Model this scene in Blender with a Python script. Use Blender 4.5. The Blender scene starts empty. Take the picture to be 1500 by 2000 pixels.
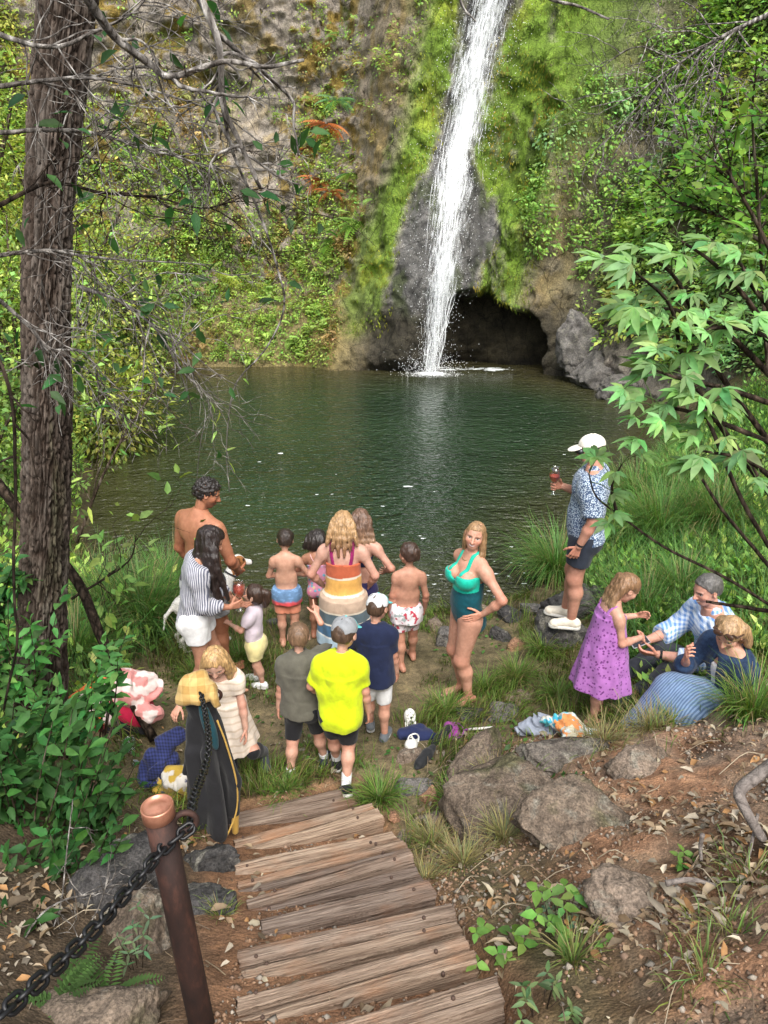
import bpy, bmesh, math, random, time
import numpy as np
from mathutils import Vector, Matrix
random.seed(7); RNG = np.random.default_rng(7)
T00 = time.time()
scene = bpy.context.scene
COL = scene.collection
PI = math.pi
R = math.radians

# ------------------------------------------------------------------ camera model
CAM = np.array([0.0, 0.0, 4.0]); PITCH = R(22.0); FPX = 1430.0
CF = np.array([0, math.cos(PITCH), -math.sin(PITCH)]); CU = np.array([0, math.sin(PITCH), math.cos(PITCH)]); CR = np.array([1.0, 0, 0])
def ray(px, py):
    return CR*((px-750)/FPX) + CF + CU*((1000-py)/FPX)
def atz(px, py, z):
    d = ray(px, py); t = (z-CAM[2])/d[2]; return CAM+d*t
def aty(px, py, y):
    d = ray(px, py); t = y/d[1]; return CAM+d*t
def V(*a): return np.array(a, float)
def unit(v):
    v = np.asarray(v, float); return v/max(np.linalg.norm(v), 1e-9)

# ------------------------------------------------------------------ numpy noise
_PERM = RNG.permutation(4096).astype(np.int64)
_VAL = RNG.random(4096).astype(np.float32)
def _h(ix, iy, iz):
    a = _PERM[ix & 4095]; b = _PERM[(a+iy) & 4095]; c = _PERM[(b+iz) & 4095]
    return _VAL[c]
def vnoise(x, y, z):
    x = np.asarray(x, np.float64); y = np.asarray(y, np.float64)+0*x; z = np.asarray(z, np.float64)+0*x
    ix = np.floor(x).astype(np.int64); iy = np.floor(y).astype(np.int64); iz = np.floor(z).astype(np.int64)
    fx = x-ix; fy = y-iy; fz = z-iz
    fx = fx*fx*(3-2*fx); fy = fy*fy*(3-2*fy); fz = fz*fz*(3-2*fz)
    r = 0
    for dx in (0, 1):
        wx = fx if dx else 1-fx
        for dy in (0, 1):
            wy = fy if dy else 1-fy
            for dz in (0, 1):
                wz = fz if dz else 1-fz
                r = r+wx*wy*wz*_h(ix+dx, iy+dy, iz+dz)
    return r*2-1
def fbm(x, y, z, o=4, lac=2.05, g=0.5):
    r = 0; a = 1; s = 0; f = 1.0
    for i in range(o):
        r = r+a*vnoise(np.asarray(x)*f+17.3*i, np.asarray(y)*f+5.1*i, np.asarray(z)*f+9.7*i); s += a; a *= g; f *= lac
    return r/s
def sstep(a, b, x):
    t = np.clip((np.asarray(x, float)-a)/(b-a), 0, 1); return t*t*(3-2*t)

# ------------------------------------------------------------------ objects
def tag(o, label=None, cat=None, group=None, kind=None):
    if label: o['label'] = label
    if cat: o['category'] = cat
    if group: o['group'] = group
    if kind: o['kind'] = kind
    return o
def empty(name, loc=(0, 0, 0), rz=0.0):
    o = bpy.data.objects.new(name, None); COL.objects.link(o); o.location = [float(c) for c in loc]; o.rotation_euler = (0, 0, rz)
    o.empty_display_size = 0.1; return o
def mesh_np(name, verts, quads=None, tris=None, col=None, smooth=True, uv=None):
    """verts Nx3, quads Mx4, tris Kx3, col per-vertex Nx3"""
    me = bpy.data.meshes.new(name)
    verts = np.asarray(verts, np.float32)
    q = np.zeros((0, 4), np.int32) if quads is None or len(quads) == 0 else np.asarray(quads, np.int32)
    t = np.zeros((0, 3), np.int32) if tris is None or len(tris) == 0 else np.asarray(tris, np.int32)
    me.vertices.add(len(verts)); me.vertices.foreach_set('co', verts.ravel())
    nl = len(q)*4+len(t)*3
    me.loops.add(nl); idx = np.concatenate([q.ravel(), t.ravel()]).astype(np.int32)
    me.loops.foreach_set('vertex_index', idx)
    me.polygons.add(len(q)+len(t))
    ls = np.concatenate([np.arange(len(q))*4, len(q)*4+np.arange(len(t))*3]).astype(np.int32)
    me.polygons.foreach_set('loop_start', ls)
    if smooth: me.polygons.foreach_set('use_smooth', np.ones(len(q)+len(t), bool))
    if col is not None:
        c = np.ones((len(verts), 4), np.float32); c[:, :3] = col
        at = me.color_attributes.new('col', 'FLOAT_COLOR', 'POINT'); at.data.foreach_set('color', c.ravel())
    if uv is not None:
        u = me.uv_layers.new(name='UVMap'); u.data.foreach_set('uv', np.asarray(uv, np.float32)[idx].ravel())
    me.update(calc_edges=True); me.validate()
    return me
def link(name, me, mat=None, parent=None):
    o = bpy.data.objects.new(name, me); COL.objects.link(o)
    if mat is not None:
        if isinstance(mat, (list, tuple)):
            for m in mat: me.materials.append(m)
        else: me.materials.append(mat)
    if parent is not None: o.parent = parent
    return o
def join_np(parts):
    """parts: list of (verts, quads, tris, col) -> merged"""
    vs, qs, ts, cs = [], [], [], []; n = 0
    for p in parts:
        v, q, t = p[0], p[1], p[2]; c = p[3] if len(p) > 3 else None
        vs.append(v)
        if q is not None and len(q): qs.append(np.asarray(q)+n)
        if t is not None and len(t): ts.append(np.asarray(t)+n)
        if c is not None: cs.append(np.broadcast_to(c, (len(v), 3)))
        n += len(v)
    return (np.concatenate(vs), np.concatenate(qs) if qs else None, np.concatenate(ts) if ts else None,
            np.concatenate(cs) if cs else None)
def tube_np(pts, radii, seg=8, cap=True, col=None):
    pts = np.asarray(pts, float); n = len(pts); radii = np.broadcast_to(np.asarray(radii, float), (n,))
    tan = np.gradient(pts, axis=0); tan /= np.maximum(np.linalg.norm(tan, axis=1, keepdims=True), 1e-9)
    up = V(0, 0, 1) if abs(tan[0][2]) < 0.9 else V(1, 0, 0)
    nrm = np.zeros_like(pts); a = unit(np.cross(tan[0], up)); nrm[0] = a
    for i in range(1, n):
        a = a-tan[i]*np.dot(a, tan[i]); a = unit(a); nrm[i] = a
    b = np.cross(tan, nrm)
    th = np.linspace(0, 2*PI, seg, endpoint=False)
    v = pts[:, None]+radii[:, None, None]*(np.cos(th)[None, :, None]*nrm[:, None]+np.sin(th)[None, :, None]*b[:, None])
    v = v.reshape(-1, 3)
    i, j = np.meshgrid(np.arange(n-1), np.arange(seg), indexing='ij'); j2 = (j+1) % seg
    q = np.stack([i*seg+j, i*seg+j2, (i+1)*seg+j2, (i+1)*seg+j], -1).reshape(-1, 4)
    t = None
    if cap:
        v = np.vstack([v, pts[0], pts[-1]]); k = n*seg
        jj = np.arange(seg); j2 = (jj+1) % seg
        t = np.vstack([np.stack([jj*0+k, j2, jj], -1), np.stack([jj*0+k+1, (n-1)*seg+jj, (n-1)*seg+j2], -1)])
    return (v, q, t, col) if col is not None else (v, q, t)
def lathe_np(prof, seg=24, center=(0, 0, 0)):
    """prof list of (r,z)"""
    prof = np.asarray(prof, float); n = len(prof); th = np.linspace(0, 2*PI, seg, endpoint=False)
    v = np.stack([prof[:, 0][:, None]*np.cos(th), prof[:, 0][:, None]*np.sin(th), prof[:, 1][:, None]+0*th], -1).reshape(-1, 3)+np.asarray(center)
    i, j = np.meshgrid(np.arange(n-1), np.arange(seg), indexing='ij'); j2 = (j+1) % seg
    q = np.stack([i*seg+j, i*seg+j2, (i+1)*seg+j2, (i+1)*seg+j], -1).reshape(-1, 4)
    return (v, q, None)
def smoothpath(pts, n):
    """Catmull-Rom resample"""
    P = np.asarray(pts, float); m = len(P)
    if m < 3:
        t = np.linspace(0, 1, n)[:, None]; return P[0]*(1-t)+P[-1]*t
    Q = np.vstack([2*P[0]-P[1], P, 2*P[-1]-P[-2]])
    u = np.linspace(0, m-1-1e-6, n); i = u.astype(int); f = (u-i)[:, None]
    p0, p1, p2, p3 = Q[i], Q[i+1], Q[i+2], Q[i+3]
    return 0.5*(2*p1+(p2-p0)*f+(2*p0-5*p1+4*p2-p3)*f*f+(3*p1-p0-3*p2+p3)*f**3)

# ------------------------------------------------------------------ materials
def newmat(name, rough=0.8, spec=0.3, base=(0.5, 0.5, 0.5)):
    m = bpy.data.materials.new(name); m.use_nodes = True; nt = m.node_tree; b = nt.nodes['Principled BSDF']
    b.inputs['Roughness'].default_value = rough; b.inputs['Specular IOR Level'].default_value = spec
    b.inputs['Base Color'].default_value = (*base, 1)
    return m, nt, b
def nd(nt, typ, ins=None, **props):
    n = nt.nodes.new(typ)
    for k, v in props.items(): setattr(n, k, v)
    for k, v in (ins or {}).items():
        if isinstance(v, bpy.types.NodeSocket): nt.links.new(v, n.inputs[k])
        else: n.inputs[k].default_value = v
    return n
def coords(nt, scale=(1, 1, 1), kind='Object', rot=(0, 0, 0), rnd=False):
    tc = nt.nodes.new('ShaderNodeTexCoord').outputs[kind]
    if rnd:
        r = nt.nodes.new('ShaderNodeObjectInfo').outputs['Random']; tc = nd(nt, 'ShaderNodeVectorMath', {0: tc, 1: nd(nt, 'ShaderNodeVectorMath', {0: r, 'Scale': 47.0}, operation='SCALE').outputs[0]}, operation='ADD').outputs[0]
    mp = nd(nt, 'ShaderNodeMapping', {'Vector': tc, 'Scale': scale, 'Rotation': rot}); return mp.outputs[0]
def noise(nt, vec, scale, detail=4, rough=0.55, dist=0.0):
    n = nd(nt, 'ShaderNodeTexNoise', {'Scale': scale, 'Detail': detail, 'Roughness': rough, 'Distortion': dist})
    if vec is not None: nt.links.new(vec, n.inputs['Vector'])
    return n.outputs['Fac']
def ramp(nt, fac, stops, interp='LINEAR'):
    r = nt.nodes.new('ShaderNodeValToRGB'); r.color_ramp.interpolation = interp
    els = r.color_ramp.elements
    while len(els) < len(stops): els.new(0.5)
    for e, (p, c) in zip(els, stops):
        e.position = p; e.color = (*c, 1) if len(c) == 3 else c
    nt.links.new(fac, r.inputs[0]); return r.outputs[0]
def mixc(nt, fac, a, b, mode='MIX'):
    n = nt.nodes.new('ShaderNodeMix'); n.data_type = 'RGBA'; n.blend_type = mode
    for s, v in ((n.inputs[0], fac), (n.inputs[6], a), (n.inputs[7], b)):
        if isinstance(v, bpy.types.NodeSocket): nt.links.new(v, s)
        elif isinstance(v, (int, float)): s.default_value = v
        else: s.default_value = (*v, 1) if len(v) == 3 else v
    return n.outputs[2]
def math_(nt, op, a, b=0.5, c=0.0):
    n = nt.nodes.new('ShaderNodeMath'); n.operation = op
    for s, v in zip(n.inputs, (a, b, c)):
        if isinstance(v, bpy.types.NodeSocket): nt.links.new(v, s)
        else: s.default_value = v
    return n.outputs[0]
def bump(nt, b, h, strength=0.5, dist=0.02):
    n = nd(nt, 'ShaderNodeBump', {'Strength': strength, 'Distance': dist, 'Height': h}); nt.links.new(n.outputs[0], b.inputs['Normal']); return n
def vcol(nt, name='col'):
    n = nt.nodes.new('ShaderNodeAttribute'); n.attribute_name = name; return n.outputs['Color']
def setc(nt, b, c): nt.links.new(c, b.inputs['Base Color'])

def leafmat(name, trans=0.42, rough=0.45, spec=0.35):
    m, nt, b = newmat(name, rough, spec)
    c = vcol(nt)
    n = noise(nt, coords(nt), 25, 2)
    c2 = mixc(nt, 1.0, c, ramp(nt, n, [(0.3, (0.75, 0.75, 0.75)), (0.75, (1.2, 1.2, 1.15))]), 'MULTIPLY')
    setc(nt, b, c2)
    tr = nd(nt, 'ShaderNodeBsdfTranslucent'); 
    tcol = mixc(nt, 1.0, c2, (1.25, 1.3, 0.6), 'MULTIPLY'); nt.links.new(tcol, tr.inputs[0])
    mx = nd(nt, 'ShaderNodeMixShader', {0: trans, 1: b.outputs[0], 2: tr.outputs[0]})
    nt.links.new(mx.outputs[0], nt.nodes['Material Output'].inputs[0]); return m
LEAF = leafmat('leaf_foliage', .42, .55, .2)
GRASS = leafmat('grass_blade', 0.35, 0.5, 0.25)
DRYLEAF = leafmat('dry_leaf', 0.1, 0.7, 0.2)

# ------------------------------------------------------------------ leaf builders (numpy)
def rand_unit(n, rng=RNG):
    v = rng.normal(size=(n, 3)); return v/np.linalg.norm(v, axis=1, keepdims=True)
def leaves_np(P, D, Nn, L, W, C, fold=0.25, droop=0.15):
    """P base points, D directions, Nn approx normals, L lengths, W widths, C colours -> verts, tris... 6-vertex pointed oval leaves"""
    n = len(P); D = D/np.maximum(np.linalg.norm(D, axis=1, keepdims=True), 1e-9)
    S = np.cross(D, Nn); S /= np.maximum(np.linalg.norm(S, axis=1, keepdims=True), 1e-9); U = np.cross(S, D)
    L = np.broadcast_to(L, (n,))[:, None]; W = np.broadcast_to(W, (n,))[:, None]
    b = P; tip = P+D*L-U*L*droop
    l1 = P+D*L*0.3+S*W*0.5+U*W*fold; r1 = P+D*L*0.3-S*W*0.5+U*W*fold
    l2 = P+D*L*0.68+S*W*0.36+U*(W*fold-L*droop*0.4); r2 = P+D*L*0.68-S*W*0.36+U*(W*fold-L*droop*0.4)
    m = P+D*L*0.5-U*L*droop*0.2
    v = np.stack([b, l1, l2, tip, r2, r1, m], 1).reshape(-1, 3)
    k = (np.arange(n)*7)[:, None]
    q = np.concatenate([k+np.array([[0, 6, 2, 1]]), k+np.array([[0, 5, 4, 6]])]) ; t = np.concatenate([k+np.array([[6, 3, 2]]), k+np.array([[6, 4, 3]])])
    return (v, q, t, np.repeat(np.asarray(C, float).reshape(-1, 3) if np.ndim(C) == 2 else np.tile(C, (n, 1)), 7, axis=0))
def kites_np(P, D, Nn, L, W, C, droop=0.2):
    """cheap 5-vertex leaf for far masses"""
    n = len(P); D = D/np.maximum(np.linalg.norm(D, axis=1, keepdims=True), 1e-9)
    S = np.cross(D, Nn); S /= np.maximum(np.linalg.norm(S, axis=1, keepdims=True), 1e-9); U = np.cross(S, D)
    L = np.broadcast_to(L, (n,))[:, None]; W = np.broadcast_to(W, (n,))[:, None]
    v = np.stack([P, P+D*L*0.45+S*W*0.5, P+D*L-U*L*droop, P+D*L*0.45-S*W*0.5], 1).reshape(-1, 3)
    k = (np.arange(n)*4)[:, None]
    return (v, k+np.array([[0, 3, 2, 1]]), None, np.repeat(np.asarray(C, float), 4, axis=0))
def blades_np(P, D, L, W, C, bend, rng=RNG):
    """grass blades: 4-level ribbons bending over. D horizontal bend direction (unit), bend 0..1"""
    n = len(P); L = np.broadcast_to(L, (n,))[:, None]; W = np.broadcast_to(W, (n,))[:, None]; bend = np.broadcast_to(bend, (n,))[:, None]
    S = np.cross(D, V(0, 0, 1)); S /= np.maximum(np.linalg.norm(S, axis=1, keepdims=True), 1e-9)
    up = V(0, 0, 1)[None]
    rows = []
    for f, w in ((0, 1.0), (0.35, 0.9), (0.7, 0.6), (1.0, 0.08)):
        ang = bend*f*1.5
        # integrate approx: position along an arc
        h = np.where(bend > 1e-3, np.sin(bend*1.5*f)/(bend*1.5+1e-9), f)*L
        o = np.where(bend > 1e-3, (1-np.cos(bend*1.5*f))/(bend*1.5+1e-9), 0)*L
        c = P+up*h+D*o
        rows += [c+S*W*w*0.5, c-S*W*w*0.5]
    v = np.stack(rows, 1).reshape(-1, 3)
    k = (np.arange(n)*8)[:, None]
    q = np.concatenate([k+np.array([[0, 1, 3, 2]]), k+np.array([[2, 3, 5, 4]]), k+np.array([[4, 5, 7, 6]])])
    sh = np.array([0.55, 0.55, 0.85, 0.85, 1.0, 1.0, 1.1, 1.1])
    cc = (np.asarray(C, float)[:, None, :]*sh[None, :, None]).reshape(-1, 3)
    return (v, q, None, cc)
def jitter_col(base, n, hv=0.25, rng=RNG, warm=0.15):
    base = np.asarray(base, float)
    c = np.broadcast_to(base, (n, 3))*(1+rng.normal(size=(n, 1))*hv)
    c = c*(1+rng.normal(size=(n, 3))*np.array([warm, warm*0.5, warm*0.7]))
    return np.clip(c, 0.004, 0.9)
# ================================================================== TERRAIN
def stairz(y): return 0.5+(3.55-y)*0.53
def ray_on(px, py, f, it=40):
    """march a pixel ray to the ground function f(x,y)"""
    d = ray(px, py); lo, hi = 0.3, 60.0
    ts = np.linspace(0.3, 40, 1600); P = CAM+ts[:, None]*d
    z = f(P[:, 0], P[:, 1]); k = np.argmax(P[:, 2] < z)
    if k == 0: return CAM+d*40
    lo, hi = ts[k-1], ts[k]
    for _ in range(20):
        m = (lo+hi)/2; p = CAM+d*m
        if p[2] < f(p[0:1], p[1:2])[0]: hi = m
        else: lo = m
    return CAM+d*hi

# pool outline in plan
POOL = np.array([(-3.6,8.0),(-2.6,7.6),(-1.43,7.25),(-.7,7.15),(.0,7.2),(.45,7.0),(1.0,7.1),(1.45,7.3),(1.9,7.7),(2.3,8.3),(2.75,9.0),(3.3,9.9),(4.1,11.3),(5.2,12.9),
                 (6.0,14.6),(6.1,16.0),(5.7,17.0),(5.2,18.6),(4.9,19.5),(4.6,21.6),(2.8,22.2),(1.3,22),(-.7,21.4),(-4,21.2),(-6.95,20.7),(-7.0,18),(-6.3,15.5),(-5.7,13.9),(-4.6,10.8)])
def poly_sdf(x, y, P):
    x = np.asarray(x, float); y = np.asarray(y, float); d = np.full(x.shape, 1e9); ins = np.zeros(x.shape, bool)
    n = len(P)
    for i in range(n):
        a = P[i]; b = P[(i+1) % n]; e = b-a
        wx = x-a[0]; wy = y-a[1]; t = np.clip((wx*e[0]+wy*e[1])/(e@e), 0, 1)
        d = np.minimum(d, np.hypot(wx-e[0]*t, wy-e[1]*t))
        c = ((a[1] > y) != (b[1] > y)) & (x < (b[0]-a[0])*(y-a[1])/(b[1]-a[1]+1e-12)+a[0]); ins ^= c
    return np.where(ins, -d, d)
_cp = []
def cpx(px, py, z): p = atz(px, py, z); _cp.append((p[0], p[1], z))
for q in [(890,1375,.15),(840,1310,.12),(780,1300,.12),(560,1330,.12),(640,1320,.12),(500,1340,.15),(420,1370,.2),(740,1450,.3),(600,1530,.42),(690,1540,.47),(470,1540,.36),(350,1500,.4),
          (800,1400,.25),(850,1450,.32),(930,1430,.32),(1000,1330,.2),(1060,1260,.2),(960,1260,.1),(1180,1260,.35),(1150,1412,.44),(1080,1425,.55),(980,1440,.45),
          (1250,1400,.62),(1330,1385,.8),(1420,1370,.95),(1500,1380,1.1),(1250,1330,.5),(1400,1300,.7),
          (780,1600,.52),(850,1560,.5),(900,1520,.5),(900,1650,.72),(960,1560,.72),(1040,1480,.72),(1100,1560,.98),(1000,1650,.95),(1200,1500,.95),(1330,1480,1.05),(1300,1580,1.2),(1450,1560,1.4),(1100,1700,1.22),
          (1250,1700,1.42),(1400,1700,1.6),(1150,1850,1.5),(1300,1900,1.72),(1480,1900,1.95),(1000,1850,1.35),(1050,1990,1.6),(1450,1460,1.2),
          (280,1420,.45),(200,1500,.6),(100,1500,.8),(90,1400,.7),(20,1700,1.2),(200,1650,.85),(330,1620,.7),(420,1700,.78),(380,1780,.95),(300,1850,1.1),(430,1900,1.3),(250,1950,1.3),(100,1900,1.35),
          (200,1250,.3),(100,1280,.5),(60,1150,.5),(250,1330,.3)]: cpx(*q)
for y in (0.2, -1.5):
    for x in (-4, -2, -1, 0, 1, 2, 4): _cp.append((x, y, 2.3+0.25*abs(x) if y > 0 else 2.5+.2*abs(x)))
for x, y, z in [(.0,3.3,.5),(-.4,2.9,.72),(0,2.6,.9),(0,2.0,1.25),(0,1.5,1.5),(0,1,1.8),(-.6,1.5,1.5),(.4,1.5,1.5),
                (-3.6,7.0,.3),(-4.5,8.5,.5),(-5.5,11,.5),(-6.5,13,.7),(-8,12,1.8),(-6,8,1.2),(-8,6,2.0),(-5,5,1.0),(-4,3.5,1.2),(-7,3,2.2),(-8,17,1.5),(-9,21,2.5),
                (2.8,7.2,.35),(3.5,8.6,.4),(4.3,10,.45),(5.2,11.2,.5),(6.5,13,.8),(4.5,7.5,.8),(5.5,8.5,1.2),(6.5,10,1.6),(3.4,5.8,.9),(4.5,5.6,1.4),(6,6,2.2),(3.0,4.4,1.2),(4.5,3.5,2.0),(6,3,3.0),(8,8,3),
                (8,14,2.5),(7.2,17,1.5),(7,20,2),(8,3,3.6),(-9,2,3)]: _cp.append((x, y, z))
_ps = POOL
for i in range(len(POOL)):
    a = POOL[i]; b = POOL[(i+1) % len(POOL)]
    for t in (0, .5): c = a*(1-t)+b*t; _cp.append((c[0], c[1], 0.0))
_cp = np.array(_cp)
def _fit(P):
    n = len(P); D = np.hypot(P[:, None, 0]-P[None, :, 0], P[:, None, 1]-P[None, :, 1])
    A = np.zeros((n+3, n+3)); A[:n, :n] = D-0.02*np.eye(n); A[:n, n] = 1; A[:n, n+1:] = P[:, :2]; A[n, :n] = 1; A[n+1:, :n] = P[:, :2].T
    return np.linalg.lstsq(A, np.concatenate([P[:, 2], np.zeros(3)]), rcond=None)[0]
_w = _fit(_cp)
def ground_smooth(x, y):
    x = np.asarray(x, float); y = np.asarray(y, float); sh = x.shape; x = x.ravel(); y = y.ravel(); out = np.zeros(len(x)); n = len(_cp)
    for s in range(0, len(x), 40000):
        xs, ys = x[s:s+40000], y[s:s+40000]
        D = np.hypot(xs[:, None]-_cp[None, :, 0], ys[:, None]-_cp[None, :, 1])
        out[s:s+40000] = D@_w[:n]+_w[n]+_w[n+1]*xs+_w[n+2]*ys
    return out.reshape(sh)
# steps footprint, used to press the ground down below the planks
PLANKS = [[(442,1590),(692,1533),(706,1569),(444,1626)],[(456,1635),(725,1562),(752,1598),(457,1676)],[(456,1680),(764,1620),(784,1638),(458,1716)],
          [(461,1719),(788,1638),(806,1658),(466,1754)],[(481,1757),(800,1660),(826,1706),(484,1788)],[(505,1791),(838,1712),(855,1748),(514,1832)],
          [(466,1850),(876,1758),(905,1816),(474,1936)],[(460,1946),(908,1822),(937,1880),(464,2014)],[(440,2055),(964,1898),(990,1957),(440,2140)]]
PLW = []
for pl in PLANKS:
    cx = sum(p[0] for p in pl)/4; cy = sum(p[1] for p in pl)/4
    d = ray(cx, cy)
    t = (0.5+3.55*.53-4.0)/(d[2]+.53*d[1])   # ray meets the stair plane
    zc = CAM[2]+d[2]*t
    PLW.append([atz(p[0], p[1], zc) for p in pl])
_stair_poly = np.array([PLW[0][0][:2], PLW[0][1][:2], PLW[4][1][:2], PLW[8][1][:2], PLW[8][2][:2], PLW[8][3][:2], PLW[0][3][:2]])
def ground(x, y):
    x = np.asarray(x, float); y = np.asarray(y, float)
    z = ground_smooth(x, y)
    sd = poly_sdf(x, y, POOL)
    z = np.where(sd < 0, np.minimum(z, -0.02)+np.maximum(sd*0.45, -1.0), z)
    z = np.where(sd > 0, np.maximum(z, np.minimum(sd*0.3, .04)), z)
    st = poly_sdf(x, y, _stair_poly); m = 1-sstep(-0.02, 0.12, st)
    z = z*(1-m)+m*(stairz(y)-0.085)
    land = sstep(0, .4, sd)
    mound = sstep(.5, 1.1, x)*(1-sstep(4.0, 4.6, y))
    z = z+(fbm(x*1.3, y*1.3, 0, 4)*0.07*land*(1-m)+fbm(x*5, y*5, 3, 3)*(.018+.045*mound)*land*(1-.7*m))
    return z
def gz(x, y): return float(ground(np.array([x]), np.array([y]))[0])
def gp(px, py):
    """ground point under a pixel"""
    return ray_on(px, py, ground)

def build_ground():
    # graded grid: fine close to the camera
    ys = np.concatenate([np.arange(-1.0, 5.2, .03), np.arange(5.2, 9, .05), np.arange(9, 16, .15), np.arange(16, 30, .4)])
    xs = np.concatenate([np.arange(-14, -4, .3), np.arange(-4, -2.2, .08), np.arange(-2.2, 2.8, .03), np.arange(2.8, 5, .08), np.arange(5, 14, .3)])
    X, Y = np.meshgrid(xs, ys); Z = ground(X, Y)
    nx, ny = len(xs), len(ys)
    v = np.stack([X, Y, Z], -1).reshape(-1, 3)
    i, j = np.meshgrid(np.arange(ny-1), np.arange(nx-1), indexing='ij'); k = i*nx+j
    q = np.stack([k, k+1, k+nx+1, k+nx], -1).reshape(-1, 4)
    x, y = v[:, 0], v[:, 1]
    n1 = fbm(x*1.7, y*1.7, 1, 4); n2 = fbm(x*7, y*7, 2, 3)
    dirt = sstep(.45, .95, x+.25*n1)*(1-sstep(4.1, 4.7, y+.3*n1))      # reddish bank on the right
    left = sstep(-.35, -.7, x)*(1-sstep(3.0, 3.8, y))
    grass = np.clip(1-dirt-left, 0, 1)
    c_d = V(.25, .145, .09)*(1+.35*n1[:, None]); c_d = c_d+(V(.24, .185, .135)-c_d)*sstep(-.1, .5, n2)[:, None]*.7
    gray = sstep(.1, .5, fbm(x*2.3, y*2.3, 8, 3))[:, None]; c_d = c_d*(1-gray*.6)+V(.17, .15, .125)*gray*.6; dk = sstep(.05, .5, fbm(x*3.1+4, y*3.1, 2, 4))[:, None]; c_d = c_d*(1-.55*dk)
    c_l = V(.10, .075, .052)*(1+.5*n2[:, None])
    c_g = V(.14, .12, .07)*(1+.5*n1[:, None])*(1-.3*sstep(0, .6, n2)[:, None])+V(.05, .035, .025)*sstep(.1, .5, n1)[:, None]
    stair = 1-sstep(.0, .25, poly_sdf(x, y, _stair_poly))
    c = c_d*dirt[:, None]+c_l*left[:, None]+c_g*grass[:, None]
    c = c*(1-stair[:, None])+V(.22, .125, .075)*stair[:, None]*(1+.4*n2[:, None])
    wet = np.exp(-np.abs(poly_sdf(x, y, POOL))*3)[:, None]; c = c*(1-.5*wet)
    bed = sstep(0, -.4, poly_sdf(x, y, POOL))[:, None]; c = c*(1-bed)+V(.07, .06, .025)*bed
    m, nt, b = newmat('soil_ground', .95, .1)
    o = coords(nt); n_a = noise(nt, o, 13, 8, .72); n_b = noise(nt, o, 130, 3, .6)
    vo = nd(nt, 'ShaderNodeTexVoronoi', {'Vector': o, 'Scale': 55.0}).outputs['Distance']
    col = mixc(nt, 1.0, vcol(nt), ramp(nt, n_a, [(.25, (.35, .33, .32)), (.5, (.95, .95, .95)), (.72, (1.7, 1.6, 1.45))]), 'MULTIPLY')
    col = mixc(nt, 1.0, col, ramp(nt, n_b, [(.3, (.5, .5, .5)), (.7, (1.35, 1.3, 1.25))]), 'MULTIPLY')
    setc(nt, b, col)
    h = math_(nt, 'ADD', math_(nt, 'MULTIPLY', n_a, 1.0), math_(nt, 'MULTIPLY', vo, -.7)); h = math_(nt, 'ADD', h, math_(nt, 'MULTIPLY', n_b, .35))
    bump(nt, b, h, .55, .016)
    o = link('ground', mesh_np('ground', v, q, col=np.clip(c, .005, .8)), m); tag(o, kind='structure')
build_ground()

# ================================================================== WATER
def build_water():
    xs = np.arange(-9, 8.01, .12); ys = np.concatenate([np.arange(6.2, 10, .05), np.arange(10, 24, .12)])
    X, Y = np.meshgrid(xs, ys); nx, ny = len(xs), len(ys)
    v = np.stack([X, Y, 0*X], -1).reshape(-1, 3); i, j = np.meshgrid(np.arange(ny-1), np.arange(nx-1), indexing='ij'); k = i*nx+j
    q = np.stack([k, k+1, k+nx+1, k+nx], -1).reshape(-1, 4)
    x, y = v[:, 0], v[:, 1]; sd = -poly_sdf(x, y, POOL)+.35*fbm(x*.9, y*.9, 4, 3)
    deep = sstep(.0, 2.6, sd)[:, None]
    near = (1-sstep(7, 10.5, y))[:, None]
    c = V(.014, .031, .013)*deep+(1-deep)*(V(.040, .040, .016)*(1-near)+V(.034, .038, .018)*near)
    far = sstep(16.5, 20.5, y)[:, None]; c = c*(1-far*.6)+V(.042, .033, .014)*far*.6
    c *= (1+.25*fbm(x*.5, y*1.2, 9, 3)[:, None])
    m, nt, b = newmat('pool_water', .06, .5)
    setc(nt, b, vcol(nt)); b.inputs['IOR'].default_value = 1.33
    o = coords(nt, (1, 1.55, 1))
    w1 = noise(nt, o, 2.6, 3, .5, .6); w2 = noise(nt, o, 8, 2, .5, .3)
    w3 = noise(nt, coords(nt, (1, 1.9, 1), rot=(0, 0, .5)), 18, 1, .5)
    h = math_(nt, 'ADD', math_(nt, 'MULTIPLY', w1, 1.0), math_(nt, 'MULTIPLY', w2, .7)); h = math_(nt, 'ADD', h, math_(nt, 'MULTIPLY', w3, .12))
    bump(nt, b, h, 1.0, .14)
    ob = link('pool_water', mesh_np('pool_water', v, q, col=np.clip(c, .002, .5)), m); tag(ob, kind='structure')
build_water()

# ================================================================== GORGE WALL
WALL = np.array([(-12,1.5),(-10.5,6),(-9.3,11),(-9,15),(-8.6,18.5),(-7.2,20.6),(-4,21.1),(-.7,21.1),(1.3,21.0),(3.2,21.1),(4.8,19.8),(5.9,17.6),(6.6,15),(7.3,12.5),(7.0,10),(6.9,7.5),(6.6,5),(6.3,2.5),(6.0,0)])
_seg = np.hypot(*np.diff(WALL, axis=0).T); _cum = np.concatenate([[0], np.cumsum(_seg)])
_dense = smoothpath(np.c_[WALL, 0*WALL[:, 0]], 3000)[:, :2]
_ds = np.concatenate([[0], np.cumsum(np.hypot(*np.diff(_dense, axis=0).T))])
def fallx(z): return 1.28+.06*z+.0105*z*z       # centre line of the fall across the back wall
def mossin(dx, z):
    """half-width of bare wet rock beside the fall"""
    return np.where(dx > 0, .42+1.15*np.exp(-((z-3.6)/1.1)**2)+.35*sstep(3.0, 2.0, z), .50+.75*sstep(6.5, 3.2, z))
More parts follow.
